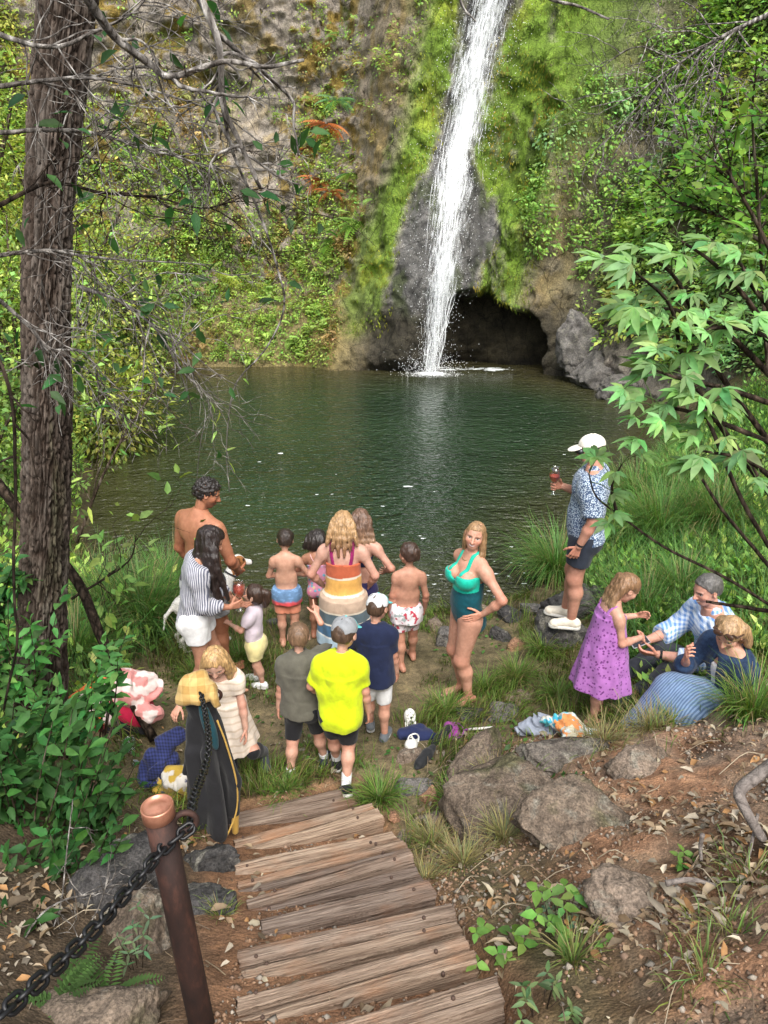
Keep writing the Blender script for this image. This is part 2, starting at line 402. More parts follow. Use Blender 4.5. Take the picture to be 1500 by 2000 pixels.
def mossout(dx, z): return np.where(dx > 0, 2.5, 1.65+.95*sstep(6, 2, z))
def wall_at(u, z, fine=True):
    """u arclength, z height -> position, plus masks"""
    bx = np.interp(u, _ds, _dense[:, 0]); by = np.interp(u, _ds, _dense[:, 1])
    tx = np.interp(u+.4, _ds, _dense[:, 0])-np.interp(u-.4, _ds, _dense[:, 0]); ty = np.interp(u+.4, _ds, _dense[:, 1])-np.interp(u-.4, _ds, _dense[:, 1])
    l = np.hypot(tx, ty)+1e-9; tx /= l; ty /= l
    ox, oy = -ty, tx                                   # outward from the pool (left of travel direction)
    backness = sstep(15, 19.5, by)*(1-sstep(4.2, 5.6, bx))
    leftb = backness*(1-sstep(-1.2, .4, bx)); rightw = sstep(4.2, 5.6, bx)
    leftw = (1-backness)*(1-rightw)
    s = fbm(bx*.35, by*.35, z*.3, 3)
    lean = leftb*(np.minimum(z, 2.2)*.85+np.maximum(z-2.2, 0)*.20)+rightw*z*.36+leftw*z*.75
    cen = backness-leftb
    lean = lean+cen*z*.10
    dx = bx-fallx(z)
    # rock apron behind the fall, widening downwards to the lip at z 1.9
    ap = cen+leftb*.6
    aw = .55+1.15*sstep(6.0, 2.0, z)
    apron = np.exp(-(dx/aw)**2)*(.25+.9*sstep(7, 2.2, z))*sstep(-.5, .5, z)
    lean = lean-apron*ap
    # mossy buttresses either side
    lean = lean-.9*np.exp(-((dx+2.6-.12*z)/.8)**2)*ap*sstep(9, 2, z)-.75*np.exp(-((dx-2.05)/.75)**2)*ap*sstep(9.5, 3, z)
    # a gully between left buttress and the bank
    lean = lean+.5*np.exp(-((dx+4.4)/.7)**2)*ap*sstep(.8, 3, z)
    # the cave undercut right of the fall
    arch = 2.0-.28*np.maximum(bx-2.6, 0)**2-.3*np.maximum(1.5-bx, 0)**2*2
    cave = sstep(.28, -.22, z-arch-.30*fbm(bx*1.7, z*0, 1, 3))*sstep(1.0, 1.6, bx)*(1-sstep(4.25, 4.55, bx))*(backness+.4*rightw > .2)
    lean = lean+1.25*cave
    n = fbm(bx*.8, by*.8, z*.8, 5); rg = 1-np.abs(fbm(bx*1.1+3, by*1.1, z*.7, 4))*2
    disp = .38*n+.22*rg*(1-.7*cave)
    if fine: disp = disp+.20*fbm(bx*3.1, by*3.1, z*2.2, 4)+.07*fbm(bx*9, by*9, z*7, 3)+.12*(1-np.abs(fbm(bx*2.0+z*.6, by*2.0, z*1.6+7, 3))*2.4)
    zl = z*.85+bx*.32+1.3*n+.4*s; tl = zl-np.floor(zl); zl2 = z*2.3-bx*.5+2.0*n+7; tl2 = zl2-np.floor(zl2)
    disp = disp+(.26*tl**2+.10*tl2**2)*(leftb*.9+rightw*.4)*sstep(.6, 1.6, z)
    disp = disp*(.55+.45*sstep(0, .6, z))*(1-.55*np.exp(-(dx/.8)**2)*ap)
    off = lean-disp
    x = bx+ox*off; y = by+oy*off
    return np.stack([x, y, z+0*x], -1), dict(back=backness, leftb=leftb, right=rightw, leftw=leftw, cen=cen, dx=dx, cave=cave, bx=bx, n=n, rg=rg)
U0, U1 = 1.0, _ds[-1]-.5
ub0 = np.interp(-7.6, _dense[:1800, 0], _ds[:1800]) if False else None
def build_wall():
    # finer columns across the back wall
    uback = _ds[(_dense[:, 1] > 18) & (np.abs(_dense[:, 0]) < 9)]
    a, b = uback.min(), uback.max()
    us = np.concatenate([np.arange(U0, a, .14), np.arange(a, b, .045), np.arange(b, U1, .10)])
    zs = np.concatenate([np.arange(-.6, 9.6, .05), np.arange(9.6, 15, .2)])
    Uu, Zz = np.meshgrid(us, zs); P, M = wall_at(Uu.ravel(), Zz.ravel())
    nx, ny = len(us), len(zs); i, j = np.meshgrid(np.arange(ny-1), np.arange(nx-1), indexing='ij'); k = i*nx+j
    q = np.stack([k, k+nx, k+nx+1, k+1], -1).reshape(-1, 4)
    x, y, z = P.T
    n1 = fbm(x*1.1, y*1.1, z*.8, 4); n2 = fbm(x*3.5, y*3.5, z*2.5, 4); n3 = fbm(x*.5+9, y*.5, z*.4, 3); ns = fbm(x*2.4, y*2.4, z*.35, 3)
    dx = M['dx']
    rock = V(.37, .325, .285)*(1+.6*n2[:, None]); rock = rock*(1-.55*sstep(.1, .6, n1)[:, None])
    warm = sstep(.0, .5, n3)[:, None]*M['leftb'][:, None]; rock = rock*(1-.5*warm)+V(.20, .13, .10)*warm*.5
    moss_y = V(.28, .265, .028); moss_g = V(.155, .25, .033); moss_d = V(.07, .085, .02)
    olive = V(.22, .155, .04)
    # left crag: olive-brown moss patches over pale pinkish rock
    ml = sstep(-.10, .14, n2*.9+n1*.5+ns*.25-.03)*M['leftb']*(1-.75*np.exp(-((x+3.9)/.9)**2-((z-6.8)/2.2)**2))
    c = rock*(1-ml[:, None])+(olive*(1+.6*n2[:, None])*(1-sstep(.1, .5, n1)[:, None])+moss_d*1.2*sstep(.1, .5, n1)[:, None])*ml[:, None]
    low = M['leftb']*sstep(2.6, 1.0, z+.5*n1); c = c*(1-low[:, None])+(V(.27, .22, .11)*(1+.6*n2[:, None]))*low[:, None]
    # bright moss curtains beside the fall
    cb = M['cen']+.75*M['leftb']
    inr = mossin(dx, z); band = sstep(inr-.12, inr+.22, np.abs(dx)+.30*n2)*sstep(mossout(dx, z)+.35, mossout(dx, z)-.35, np.abs(dx)+.45*n1)*cb*sstep(.5, 1.5, z+.5*n1)*(1-.35*sstep(.25, .6, n2*.6+ns*.8))
    bright = (moss_g*(1+.5*n2[:, None])+moss_y*.6*sstep(0, .5, n1)[:, None])
    bright = bright*(1-.55*sstep(.10, .45, ns)[:, None])  # vertical shadow streaks painted into the moss colour
    c = c*(1-band[:, None])+bright*band[:, None]
    # dark olive beyond the curtains
    mo = mossout(dx, z); edge = sstep(mo-.3, mo+.3, np.abs(dx)+.4*n1)*sstep(mo+1.6, mo+.8, np.abs(dx)+.4*n1)*cb*(.55+.45*sstep(-.2, .2, n2))
    c = c*(1-.8*edge[:, None])+(olive*(1-sstep(0, .4, n1)[:, None])+V(.12, .135, .03)*sstep(0, .4, n1)[:, None])*(1+.6*n2[:, None])*.85*edge[:, None]*.8
    # wet dark rock right by the water
    wetr = sstep(inr+.15, inr-.15, np.abs(dx)+.25*n2)*cb
    c = c*(1-wetr[:, None])+(V(.135, .132, .132)*(1+.8*n2[:, None])*(1-.55*sstep(.05, .5, n1+.4*ns)[:, None])*(1-.45*sstep(5.0, 7.0, z))[:, None])*wetr[:, None]
    gm = wetr*sstep(.05, .35, fbm(x*2.2, y*2.2, z*.9, 4)); c = c*(1-.6*gm[:, None])+V(.075, .10, .03)*.6*gm[:, None]
    # right slope: dark soil, moss, brown
    r = M['right'][:, None]; c = c*(1-r)+r*(V(.05, .05, .022)*(1+.6*n1[:, None])+V(.05, .035, .02)*sstep(0, .4, n2)[:, None])
    br = (sstep(1.6, .6, z+.3*n1)*M['right']*sstep(12, 16, y))[:, None]; c = c*(1-br)+rock*.75*br
    l = M['leftw'][:, None]; c = c*(1-l)+l*V(.05, .06, .02)*(1+.5*n1[:, None])
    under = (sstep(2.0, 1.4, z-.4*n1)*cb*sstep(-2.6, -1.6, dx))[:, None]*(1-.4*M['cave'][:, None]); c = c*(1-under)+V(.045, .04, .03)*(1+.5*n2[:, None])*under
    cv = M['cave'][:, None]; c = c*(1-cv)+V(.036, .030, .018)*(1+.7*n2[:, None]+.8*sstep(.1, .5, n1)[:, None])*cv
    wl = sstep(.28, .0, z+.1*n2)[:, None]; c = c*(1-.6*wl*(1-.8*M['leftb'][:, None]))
    m, nt, b = newmat('mossy_rock', .85, .25)
    o = coords(nt); na = noise(nt, o, 4, 9, .75); nb = noise(nt, o, 28, 6, .7); nc = noise(nt, coords(nt, (1, 1, .25)), 14, 5, .65)
    col = mixc(nt, 1.0, vcol(nt), ramp(nt, na, [(.3, (.5, .5, .5)), (.47, (1.05, 1.05, 1.05)), (.68, (1.6, 1.57, 1.53))]), 'MULTIPLY')
    col = mixc(nt, 1.0, col, ramp(nt, nb, [(.3, (.45, .45, .47)), (.55, (1.05, 1.05, 1.0)), (.75, (1.6, 1.6, 1.45))]), 'MULTIPLY')
    crack = nd(nt, 'ShaderNodeTexVoronoi', {'Vector': coords(nt, (1, 1, .55), rot=(.2, .5, .3)), 'Scale': 1.7}, feature='DISTANCE_TO_EDGE').outputs['Distance']
    col = mixc(nt, 1.0, col, ramp(nt, math_(nt, 'ADD', crack, math_(nt, 'MULTIPLY', nb, .05)), [(.015, (.22, .2, .2)), (.05, (1, 1, 1))]), 'MULTIPLY')
    setc(nt, b, col)
    h = math_(nt, 'ADD', math_(nt, 'MULTIPLY', na, 1.0), math_(nt, 'MULTIPLY', nb, .5)); h = math_(nt, 'ADD', h, math_(nt, 'MULTIPLY', nc, .5)); 
    h = math_(nt, 'ADD', h, math_(nt, 'MINIMUM', crack, .08))
    bump(nt, b, h, 1.0, .16)
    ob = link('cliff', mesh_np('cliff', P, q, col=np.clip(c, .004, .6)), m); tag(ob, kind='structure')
build_wall()
# surface sampling helper on the wall for planting
def wall_points(n, u0, u1, z0, z1, rng=RNG):
    u = rng.uniform(u0, u1, n); z = rng.uniform(z0, z1, n)
    P, M = wall_at(u, z); e = .06
    Pu, _ = wall_at(u+e, z); Pz, _ = wall_at(u, z+e)
    N = np.cross(Pu-P, Pz-P); N /= np.maximum(np.linalg.norm(N, axis=1, keepdims=True), 1e-9)
    return P, N, M, u, z

# ================================================================== WATERFALL
def fall_center(z):
    """centre line of the water: hugs the rock above the lip, drops free below"""
    z = np.asarray(z, float)
    x = fallx(z)
    y = np.zeros_like(x)
    us = _ds[(_dense[:, 1] > 18)]
    for k, (zz, xx) in enumerate(zip(z, x)):
        ug = np.linspace(us.min(), us.max(), 900); P, _ = wall_at(ug, np.full(900, max(zz, 2.1)), fine=False)
        near = np.abs(P[:, 0]-xx) < .6
        y[k] = P[near, 1].min() if near.any() else 20.5
    return x, y
def build_fall():
    zs = np.linspace(0, 11.5, 160); x, y = fall_center(zs)
    y = np.convolve(np.pad(y, 8, mode='edge'), np.ones(17)/17, 'valid')
    y = np.minimum.accumulate(y[::-1])[::-1]-.06     # never flows uphill
    w = np.interp(zs, [0, .6, 2, 4, 6, 8.5, 11], [.46, .50, .85, 1.25, 1.32, 1.25, 1.2])
    m, nt, b = newmat('falling_water', .25, .5, (.92, .95, .98))
    uvn = nt.nodes.new('ShaderNodeTexCoord').outputs['UV']
    def st(sx, sy, off, det):
        mp = nd(nt, 'ShaderNodeMapping', {'Vector': uvn, 'Scale': (sx, sy, 1), 'Location': (off, off, off)}); return noise(nt, mp.outputs[0], 1.0, det, .62, .25)
    a1 = st(17, 13, 0, 4); a2 = st(52, 34, 5, 5); at = nt.nodes.new('ShaderNodeAttribute'); at.attribute_name = 'col'
    s = math_(nt, 'ADD', math_(nt, 'MULTIPLY', a1, .75), math_(nt, 'MULTIPLY', a2, .65))
    s = math_(nt, 'ADD', s, at.outputs['Fac'])
    al = ramp(nt, s, [(.60, (0, 0, 0)), (.80, (.5, .5, .5)), (1.02, (.95, .95, .95))])
    tr = nd(nt, 'ShaderNodeBsdfTransparent'); df = nd(nt, 'ShaderNodeBsdfTranslucent', {0: (.9, .93, .97, 1)})
    bw = nd(nt, 'ShaderNodeMixShader', {0: .25, 1: b.outputs[0], 2: df.outputs[0]})
    mx = nd(nt, 'ShaderNodeMixShader', {0: al, 1: tr.outputs[0], 2: bw.outputs[0]}); nt.links.new(mx.outputs[0], nt.nodes['Material Output'].inputs[0])
    root = empty('waterfall', (x[0], y[0], 0)); tag(root, 'white ribbon waterfall sliding down mossy rock into the pool', 'waterfall', kind='structure')
    off = V(x[0], y[0], 0)
    ob = None
    parts = []; uvs = []
    ncol = 28
    for layer in range(3):
        s = np.linspace(-1, 1, ncol); sc = [1.0, .8, 1.22][layer]
        S, Zz = np.meshgrid(s, zs); wob = .05*fbm(zs*1.5, layer*3.0+0*zs, 0*zs, 3)
        X = x[:, None]+wob[:, None]+S*w[:, None]*.5*sc; Y = y[:, None]-(.10+.09*layer)*(1-S**2)-.03*layer+.05*fbm(X*5, Zz*2, layer+0*X, 2)
        v = np.stack([X, Y, Zz], -1).reshape(-1, 3)-off
        i, j = np.meshgrid(np.arange(len(zs)-1), np.arange(ncol-1), indexing='ij'); k = i*ncol+j
        q = np.stack([k, k+1, k+ncol+1, k+ncol], -1).reshape(-1, 4)
        dens = (.065-.27*np.abs(S)**1.5)-.045*layer+.06*sstep(1.6, .3, Zz)+.16*fbm(Zz*1.1, S*1.5, layer+0*S, 3)-.10*sstep(1.8, .2, Zz)-.03*sstep(7, 9, Zz)
        c = np.repeat(dens.reshape(-1, 1), 3, 1)
        parts.append((v, q, None, c)); uvs.append(np.stack([S*w[:, None]*.5+layer*3.1, Zz*.16+layer*7], -1).reshape(-1, 2))
    v, q, t, c = join_np(parts)
    me = mesh_np('water_sheet', v, q, col=c, uv=np.concatenate(uvs))
    link('water_sheet', me, m, root)
    # strands and drops
    wm, nt, b = newmat('water_drops', .2, .5, (.93, .95, .97)); b.inputs['Emission Color'].default_value = (1, 1, 1, 1); b.inputs['Emission Strength'].default_value = 0
    parts = []
    rng = np.random.default_rng(3)
    for k in range(150):
        z1 = rng.uniform(.2, 9.6); ln = rng.uniform(.25, .9)*(1 if z1 > 2 else .8); z0 = max(0.02, z1-ln)
        s = np.clip(rng.normal()*.42, -1.1, 1.1); zz = np.linspace(z0, z1, 6)
        xx = np.interp(zz, zs, x)+s*np.interp(zz, zs, w)*.5+.02*np.sin(zz*9+k)*rng.random(); yy = np.interp(zz, zs, y)-.14-.1*rng.random()
        parts.append(tube_np(np.c_[xx, yy, zz]-off, np.array([.1, .8, 1, 1, .8, .1])*rng.uniform(.002, .0045), 5, False))
    # the narrow ropes breaking up near the foot
    for k in range(30):
        zz = np.linspace(rng.uniform(.02, .3), rng.uniform(.9, 2.6), 22); s = rng.uniform(-1, 1)
        xx = np.interp(zz, zs, x)+s*np.interp(zz, zs, w)*.46+.035*np.sin(zz*rng.uniform(3, 9)+k); yy = np.interp(zz, zs, y)-.1-.1*rng.random()
        parts.append(tube_np(np.c_[xx, yy, zz]-off, rng.uniform(.003, .008)*(1+.5*np.sin(zz*17+k))*np.sin(np.linspace(.15, 3.0, 22)), 5, False))
    v, q, t, c = join_np(parts); link('water_strands', mesh_np('water_strands', v, q), wm, root)
    n = 4600; zz = rng.uniform(.0, 9.8, n); s = rng.normal(size=n)*.75
    near0 = rng.random(n) < .22; zz[near0] = np.abs(rng.normal(size=near0.sum()))*.35
    xx = np.interp(zz, zs, x)+s*np.interp(zz, zs, w)*.55; xx[near0] = x[0]+rng.normal(size=near0.sum())*.45
    yy = np.interp(zz, zs, y)-.1-.35*rng.random(n)
    c0 = np.stack([xx, yy, zz], -1)-off; r = rng.uniform(.003, .009, n)[:, None]
    oct_ = np.array([(1,0,0),(-1,0,0),(0,1,0),(0,-1,0),(0,0,1.8),(0,0,-1.8)])
    v = (c0[:, None]+oct_[None]*r[:, :, None]).reshape(-1, 3); kk = (np.arange(n)*6)[:, None]
    tt = np.concatenate([kk+np.array([a]) for a in [(0,2,4),(2,1,4),(1,3,4),(3,0,4),(2,0,5),(1,2,5),(3,1,5),(0,3,5)]])
    link('spray_drops', mesh_np('spray_drops', v, None, tt), wm, root)
    # thin drips across the cave mouth
    parts = []
    for k in range(16):
        xx = rng.uniform(1.7, 2.9); z1 = rng.uniform(.5, 1.9); zz = np.linspace(max(.02, z1-rng.uniform(.2, .9)), z1, 5)
        parts.append(tube_np(np.c_[0*zz+xx, 0*zz+y[0]+.12, zz]-off, .0018, 4, False))
    pass
    # foam patch where it lands and froth on the surface
    m2, nt, b = newmat('foam', .6, .3, (.85, .88, .88))
    ob_ = nt.nodes.new('ShaderNodeAttribute'); ob_.attribute_name = 'col'
    f = math_(nt, 'ADD', noise(nt, coords(nt, (1, 1.8, 1)), 11, 5, .7, .8), ob_.outputs['Fac'])
    al = ramp(nt, f, [(.62, (0, 0, 0)), (.80, (1, 1, 1))]); tr = nd(nt, 'ShaderNodeBsdfTransparent')
    mx = nd(nt, 'ShaderNodeMixShader', {0: al, 1: tr.outputs[0], 2: b.outputs[0]}); nt.links.new(mx.outputs[0], nt.nodes['Material Output'].inputs[0])
    rr = np.linspace(0, 1, 24); th = np.linspace(0, 2*PI, 48, endpoint=False); Rr, Th = np.meshgrid(rr, th, indexing='ij')
    v = np.stack([Rr*np.cos(Th)*1.9, Rr*np.sin(Th)*1.25-.1, .012+0*Rr+.05*np.exp(-(Rr/.18)**2)], -1).reshape(-1, 3)
    i, j = np.meshgrid(np.arange(23), np.arange(48), indexing='ij'); j2 = (j+1) % 48; q = np.stack([i*48+j, (i+1)*48+j, (i+1)*48+j2, i*48+j2], -1).reshape(-1, 4)
    d = (.55*np.exp(-(Rr/.22)**2)+.16*np.exp(-((Rr-.38)/.12)**2)-.02-.18*Rr).reshape(-1, 1)
    link('foam_patch', mesh_np('foam_patch', v, q, col=np.repeat(d, 3, 1)), m2, root)
    # froth line at the back of the pool, and white flecks standing in for glints near the shore
    parts = []; n = 420
    px = np.concatenate([rng.uniform(1.6, 3.6, 90), rng.normal(1.7, .8, 70), rng.normal(1.2, 2.2, 30)]); py = np.concatenate([rng.normal(20.6, .12, 90), 7.3+np.abs(rng.normal(size=70))*.7, 8+np.abs(rng.normal(size=30))*3])
    ok = poly_sdf(px, py, POOL) < -.05; px, py = px[ok], py[ok]; n = len(px)
    th = np.linspace(0, 2*PI, 9, endpoint=False)
    sx = rng.gamma(2, .011, n)*(1+1.2*(py > 15))+.006; sy = sx*rng.uniform(.3, .6, n)
    sh = 1+.3*rng.normal(size=(n, 9))
    v = np.stack([px[:, None]+sx[:, None]*np.cos(th)*sh, py[:, None]+sy[:, None]*np.sin(th)*sh, .010+0*sh], -1)
    v = np.concatenate([np.stack([px, py, 0*px+.014], -1)[:, None], v], 1).reshape(-1, 3); kk = (np.arange(n)*10)[:, None]
    tt = np.concatenate([kk+np.array([[0, 1+a, 1+(a+1) % 9]]) for a in range(9)])
    m3, nt, b = newmat('froth_glint', .4, .4, (.62, .66, .66))
    o2 = link('foam', mesh_np('foam', v, None, tt), m3); tag(o2, 'white foam flecks and flecks standing in for glints on the pool', 'foam', kind='stuff')
build_fall()
# ================================================================== VEGETATION
rngv = np.random.default_rng(21)
def stuff(name, parts, mat, label, cat):
    v, q, t, c = join_np(parts); o = link(name, mesh_np(name, v, q, t, col=np.clip(c, .003, .9)), mat); return tag(o, label, cat, kind='stuff')
G_BRIGHT = V(.32, .45, .11); G_MID = V(.22, .36, .09); G_DARK = V(.03, .075, .018); G_BLUE = V(.20, .36, .18); G_YEL = V(.42, .48, .11); RUST = V(.62, .25, .11); TAN = V(.30, .21, .10)
def clump_leaves(P, N, n_per, rad, L, W, base, hv=.3, up=.35, rng=rngv, builder=kites_np, drop=0.0):
    """n_per leaves round each anchor, pushed out along the surface normal"""
    m = len(P); k = np.repeat(np.arange(m), n_per); r = rand_unit(len(k), rng)*rng.random((len(k), 1))**.5
    rad = np.broadcast_to(rad, (m,))[k][:, None]
    Nk = N[k]; pos = P[k]+r*rad+Nk*(rad*.55); pos[:, 2] -= drop*np.abs(r[:, 0])*rad[:, 0]
    out = r*.8+Nk*.9+rand_unit(len(k), rng)*.5+V(0, 0, -.25)
    nn = Nk*.6+V(0, 0, up+.4)+rand_unit(len(k), rng)*.55
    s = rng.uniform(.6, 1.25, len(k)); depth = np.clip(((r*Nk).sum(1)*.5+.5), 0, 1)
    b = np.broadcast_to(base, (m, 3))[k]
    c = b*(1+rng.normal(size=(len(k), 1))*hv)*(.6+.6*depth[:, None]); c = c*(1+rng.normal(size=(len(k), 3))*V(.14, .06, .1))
    return builder(pos, out, nn, L*s, W*s, np.clip(c, .003, .8))
def fern_fronds(P, Ndir, L, base, n_leaf=13, rng=rngv, droop=.6, face=0.0):
    """each frond: arching rachis with paired pinnae (kites). P,N arrays"""
    n = len(P); L = np.broadcast_to(L, (n,)); 
    D = Ndir/np.linalg.norm(Ndir, axis=1, keepdims=True); side = np.cross(D, V(0, 0, 1)); side /= np.maximum(np.linalg.norm(side, axis=1, keepdims=True), 1e-6)
    outP, outD, outN, oL, oW, oC = [], [], [], [], [], []
    cb = np.broadcast_to(base, (n, 3))*(1+rng.normal(size=(n, 1))*.25)
    for i in range(n_leaf):
        f = (i+1)/n_leaf; a = droop*f*1.5
        c = P+D*(L*f*math.cos(a*.6))[:, None]+V(0, 0, 1)*(L*(.35*f-.75*droop*f*f))[:, None]
        ln = L*.26*math.sin(PI*min(1, f*.9+.12))**.7*(1.05-f*.6)
        for sg in (-1, 1):
            outP.append(c); outD.append(side*sg+D*.45+V(0, 0, -.15)); outN.append(np.tile(V(0, 0, 1-.6*face), (n, 1))+D*(.3+face)); oL.append(ln); oW.append(ln*.34); oC.append(cb*(.8+.35*f))
    return kites_np(np.concatenate(outP), np.concatenate(outD), np.concatenate(outN), np.concatenate(oL), np.concatenate(oW), np.clip(np.concatenate(oC), .003, .8), .1)
def wall_mask_points(n, u0, u1, z0, z1, f):
    P, N, M, u, z = wall_points(n, u0, u1, z0, z1, rngv); p = f(P, N, M, u, z); k = rngv.random(len(P)) < p; return P[k], N[k], {a: (b[k] if np.ndim(b) else b) for a, b in M.items()}
uA = _ds[(_dense[:, 1] > 18) & (np.abs(_dense[:, 0]) < 9)]; uA0, uA1 = uA.min(), uA.max()
# world-plan u at which the right wall starts
uR0 = _ds[np.argmin(np.hypot(_dense[:, 0]-3.7, _dense[:, 1]-20.8))]

def build_cover():
    # ---- right slope: layered ferns and leaves, one mass
    P, N, M = wall_mask_points(15000, uR0, _ds[-1]-3, .5, 11.5, lambda P, N, M, u, z: np.clip(.62+.9*fbm(P[:, 0]*.9, P[:, 1]*.9, P[:, 2]*.9, 3)-.9*(z < 1.3+.5*fbm(P[:, 0], P[:, 1], z, 2))*(P[:, 1] > 13)-.9*(z < 3.2)*(P[:, 0] < 5.2)*(P[:, 1] > 18.2), 0, 1)*(M['dx']+.35*fbm(P[:, 0], P[:, 1], z*1.2, 2) > 2.15))
    n1 = fbm(P[:, 0]*.6+4, P[:, 1]*.6, P[:, 2]*.6, 3)[:, None]; n2 = fbm(P[:, 0]*.7, P[:, 1]*.7+9, P[:, 2]*.7, 3)[:, None]
    base = G_MID*1.15+(G_YEL*.85-G_MID)*sstep(0, .4, n1)+(G_BLUE*1.1-G_MID)*sstep(.0, .4, n2)
    base = base+(TAN*.6-base)*(sstep(.32, .5, fbm(P[:, 0]*1.2, P[:, 1], P[:, 2]*1.3, 3)))[:, None]*.6
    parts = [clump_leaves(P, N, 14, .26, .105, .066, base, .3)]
    k = rngv.random(len(P)) < .20
    parts.append(clump_leaves(P[k]+N[k]*.18, N[k], 16, .26, .15, .09, base[k]*1.1, .25))
    k = rngv.random(len(P)) < .13
    fd = N[k]+rand_unit(k.sum(), rngv)*.6+V(0, 0, -.35); parts.append(fern_fronds(P[k]+N[k]*.1, fd, rngv.uniform(.35, .7, k.sum()), base[k]*1.15, 11, droop=.7, face=.8))
    stuff('fern_cover', parts, LEAF, 'dense ferns and ivy covering the steep right gorge slope', 'undergrowth')
    # ---- left bank: ferny terraces at the foot of the crag, sparser above
    def fl(P, N, M, u, z):
        x = P[:, 0]; n = fbm(x*.8, P[:, 1]*.8, z*.8, 3)
        low = sstep(4.8, 2.8, z+1.1*n)*1.0; right = np.exp(-((x+1.9-.02*z)/.75)**2)*sstep(9.5, 5, z)*sstep(-.25, .1, n+.1)*1.0; leftm = sstep(-4.2, -5.4, x+.6*n)*sstep(8.0, 5.5, z+1.5*n)*.95
        top = .22*sstep(5.0, 7.0, z+1.5*n)*(n > .12)
        return np.clip(np.maximum.reduce([low, right, leftm, top, .02+.18*(n > .26)]), 0, 1)*(M['dx'] < -mossout(M['dx'], z)-.1)*(z > .12)
    P, N, M = wall_mask_points(15000, uA0, uA1, .1, 11.5, fl)
    n1 = fbm(P[:, 0]*.9+4, P[:, 1]*.9, P[:, 2]*.9, 3)[:, None]
    base = G_BRIGHT*1.0+(TAN*1.3-G_BRIGHT)*sstep(.18, .5, n1)+(G_MID*1.1-G_BRIGHT)*sstep(-.1, -.4, n1)
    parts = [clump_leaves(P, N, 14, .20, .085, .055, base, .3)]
    k = rngv.random(len(P)) < .22; fd = N[k]+rand_unit(k.sum(), rngv)*.7+V(0, 0, -.1)
    parts.append(fern_fronds(P[k]+N[k]*.08, fd, rngv.uniform(.3, .6, k.sum()), base[k]*1.1, 11, droop=.75, face=.8))
    stuff('bank_greenery', parts, LEAF, 'pale ferns, leaves and dry stems growing over the left crag and its foot', 'undergrowth')
    # ---- moss: short shaggy tufts so the curtains beside the fall have a furry edge
    def fm(P, N, M, u, z):
        dx = M['dx']; a = np.abs(dx)+.25*fbm(P[:, 0]*3, P[:, 1]*3, z*3, 2)
        return np.clip(((a > mossin(dx, z)-.05)&(a < mossout(dx, z)+.25))*1.0*sstep(-.35, .05, fbm(P[:, 0]*3.5, P[:, 1]*3.5, z*2.5, 3)+.1)*(z > .9)*(1-M['cave']), 0, 1)
    P, N, M = wall_mask_points(26000, np.interp(0, [0, 1], [uA0, uA0])+5, uA1, .8, 10.5, fm)
    d = N*.6+V(0, 0, -1)+rand_unit(len(P), rngv)*.45
    n1 = fbm(P[:, 0]*1.3, P[:, 1]*1.3, P[:, 2]*1.1, 3)[:, None]; n2 = fbm(P[:, 0]*3, P[:, 1]*3, P[:, 2]*.8, 3)[:, None]
    c = V(.165, .27, .035)*(1-sstep(-.1, .4, n1))+V(.32, .32, .035)*sstep(-.1, .4, n1); c = c*(1-.6*sstep(.05, .5, n2))*(1+rngv.normal(size=(len(P), 1))*.22)  # tufts carry painted shadow streaks in their colour too
    c = c*np.where((fbm(P[:, 0]*1.7+3, P[:, 1]*1.7, P[:, 2]*.9, 2) > .12)[:, None], V(1.0, .78, .8), V(1, 1, 1))*(1-.35*sstep(.1, .4, fbm(P[:, 0]*2.5, P[:, 1]*2.5, P[:, 2]*.5, 2)))[:, None]
    parts = [kites_np(P+N*.0, d, N, rngv.uniform(.05, .13, len(P)), rngv.uniform(.018, .035, len(P)), np.clip(c, .004, .6), .25)]
    stuff('moss', parts, GRASS, 'bright green moss hanging in curtains either side of the falls', 'moss')
    # ---- the steep left side, seen only between trunk and branches
    P, N, M = wall_mask_points(15000, U0+3, uA0+2.5, .2, 12, lambda P, N, M, u, z: .92+0*z)
    base = G_YEL*.95+(G_BRIGHT-G_YEL)*sstep(-.2, .3, fbm(P[:, 0]*.7, P[:, 1]*.7, P[:, 2]*.7, 3))[:, None]
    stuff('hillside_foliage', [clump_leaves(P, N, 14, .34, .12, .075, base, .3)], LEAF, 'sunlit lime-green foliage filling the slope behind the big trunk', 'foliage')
build_cover()

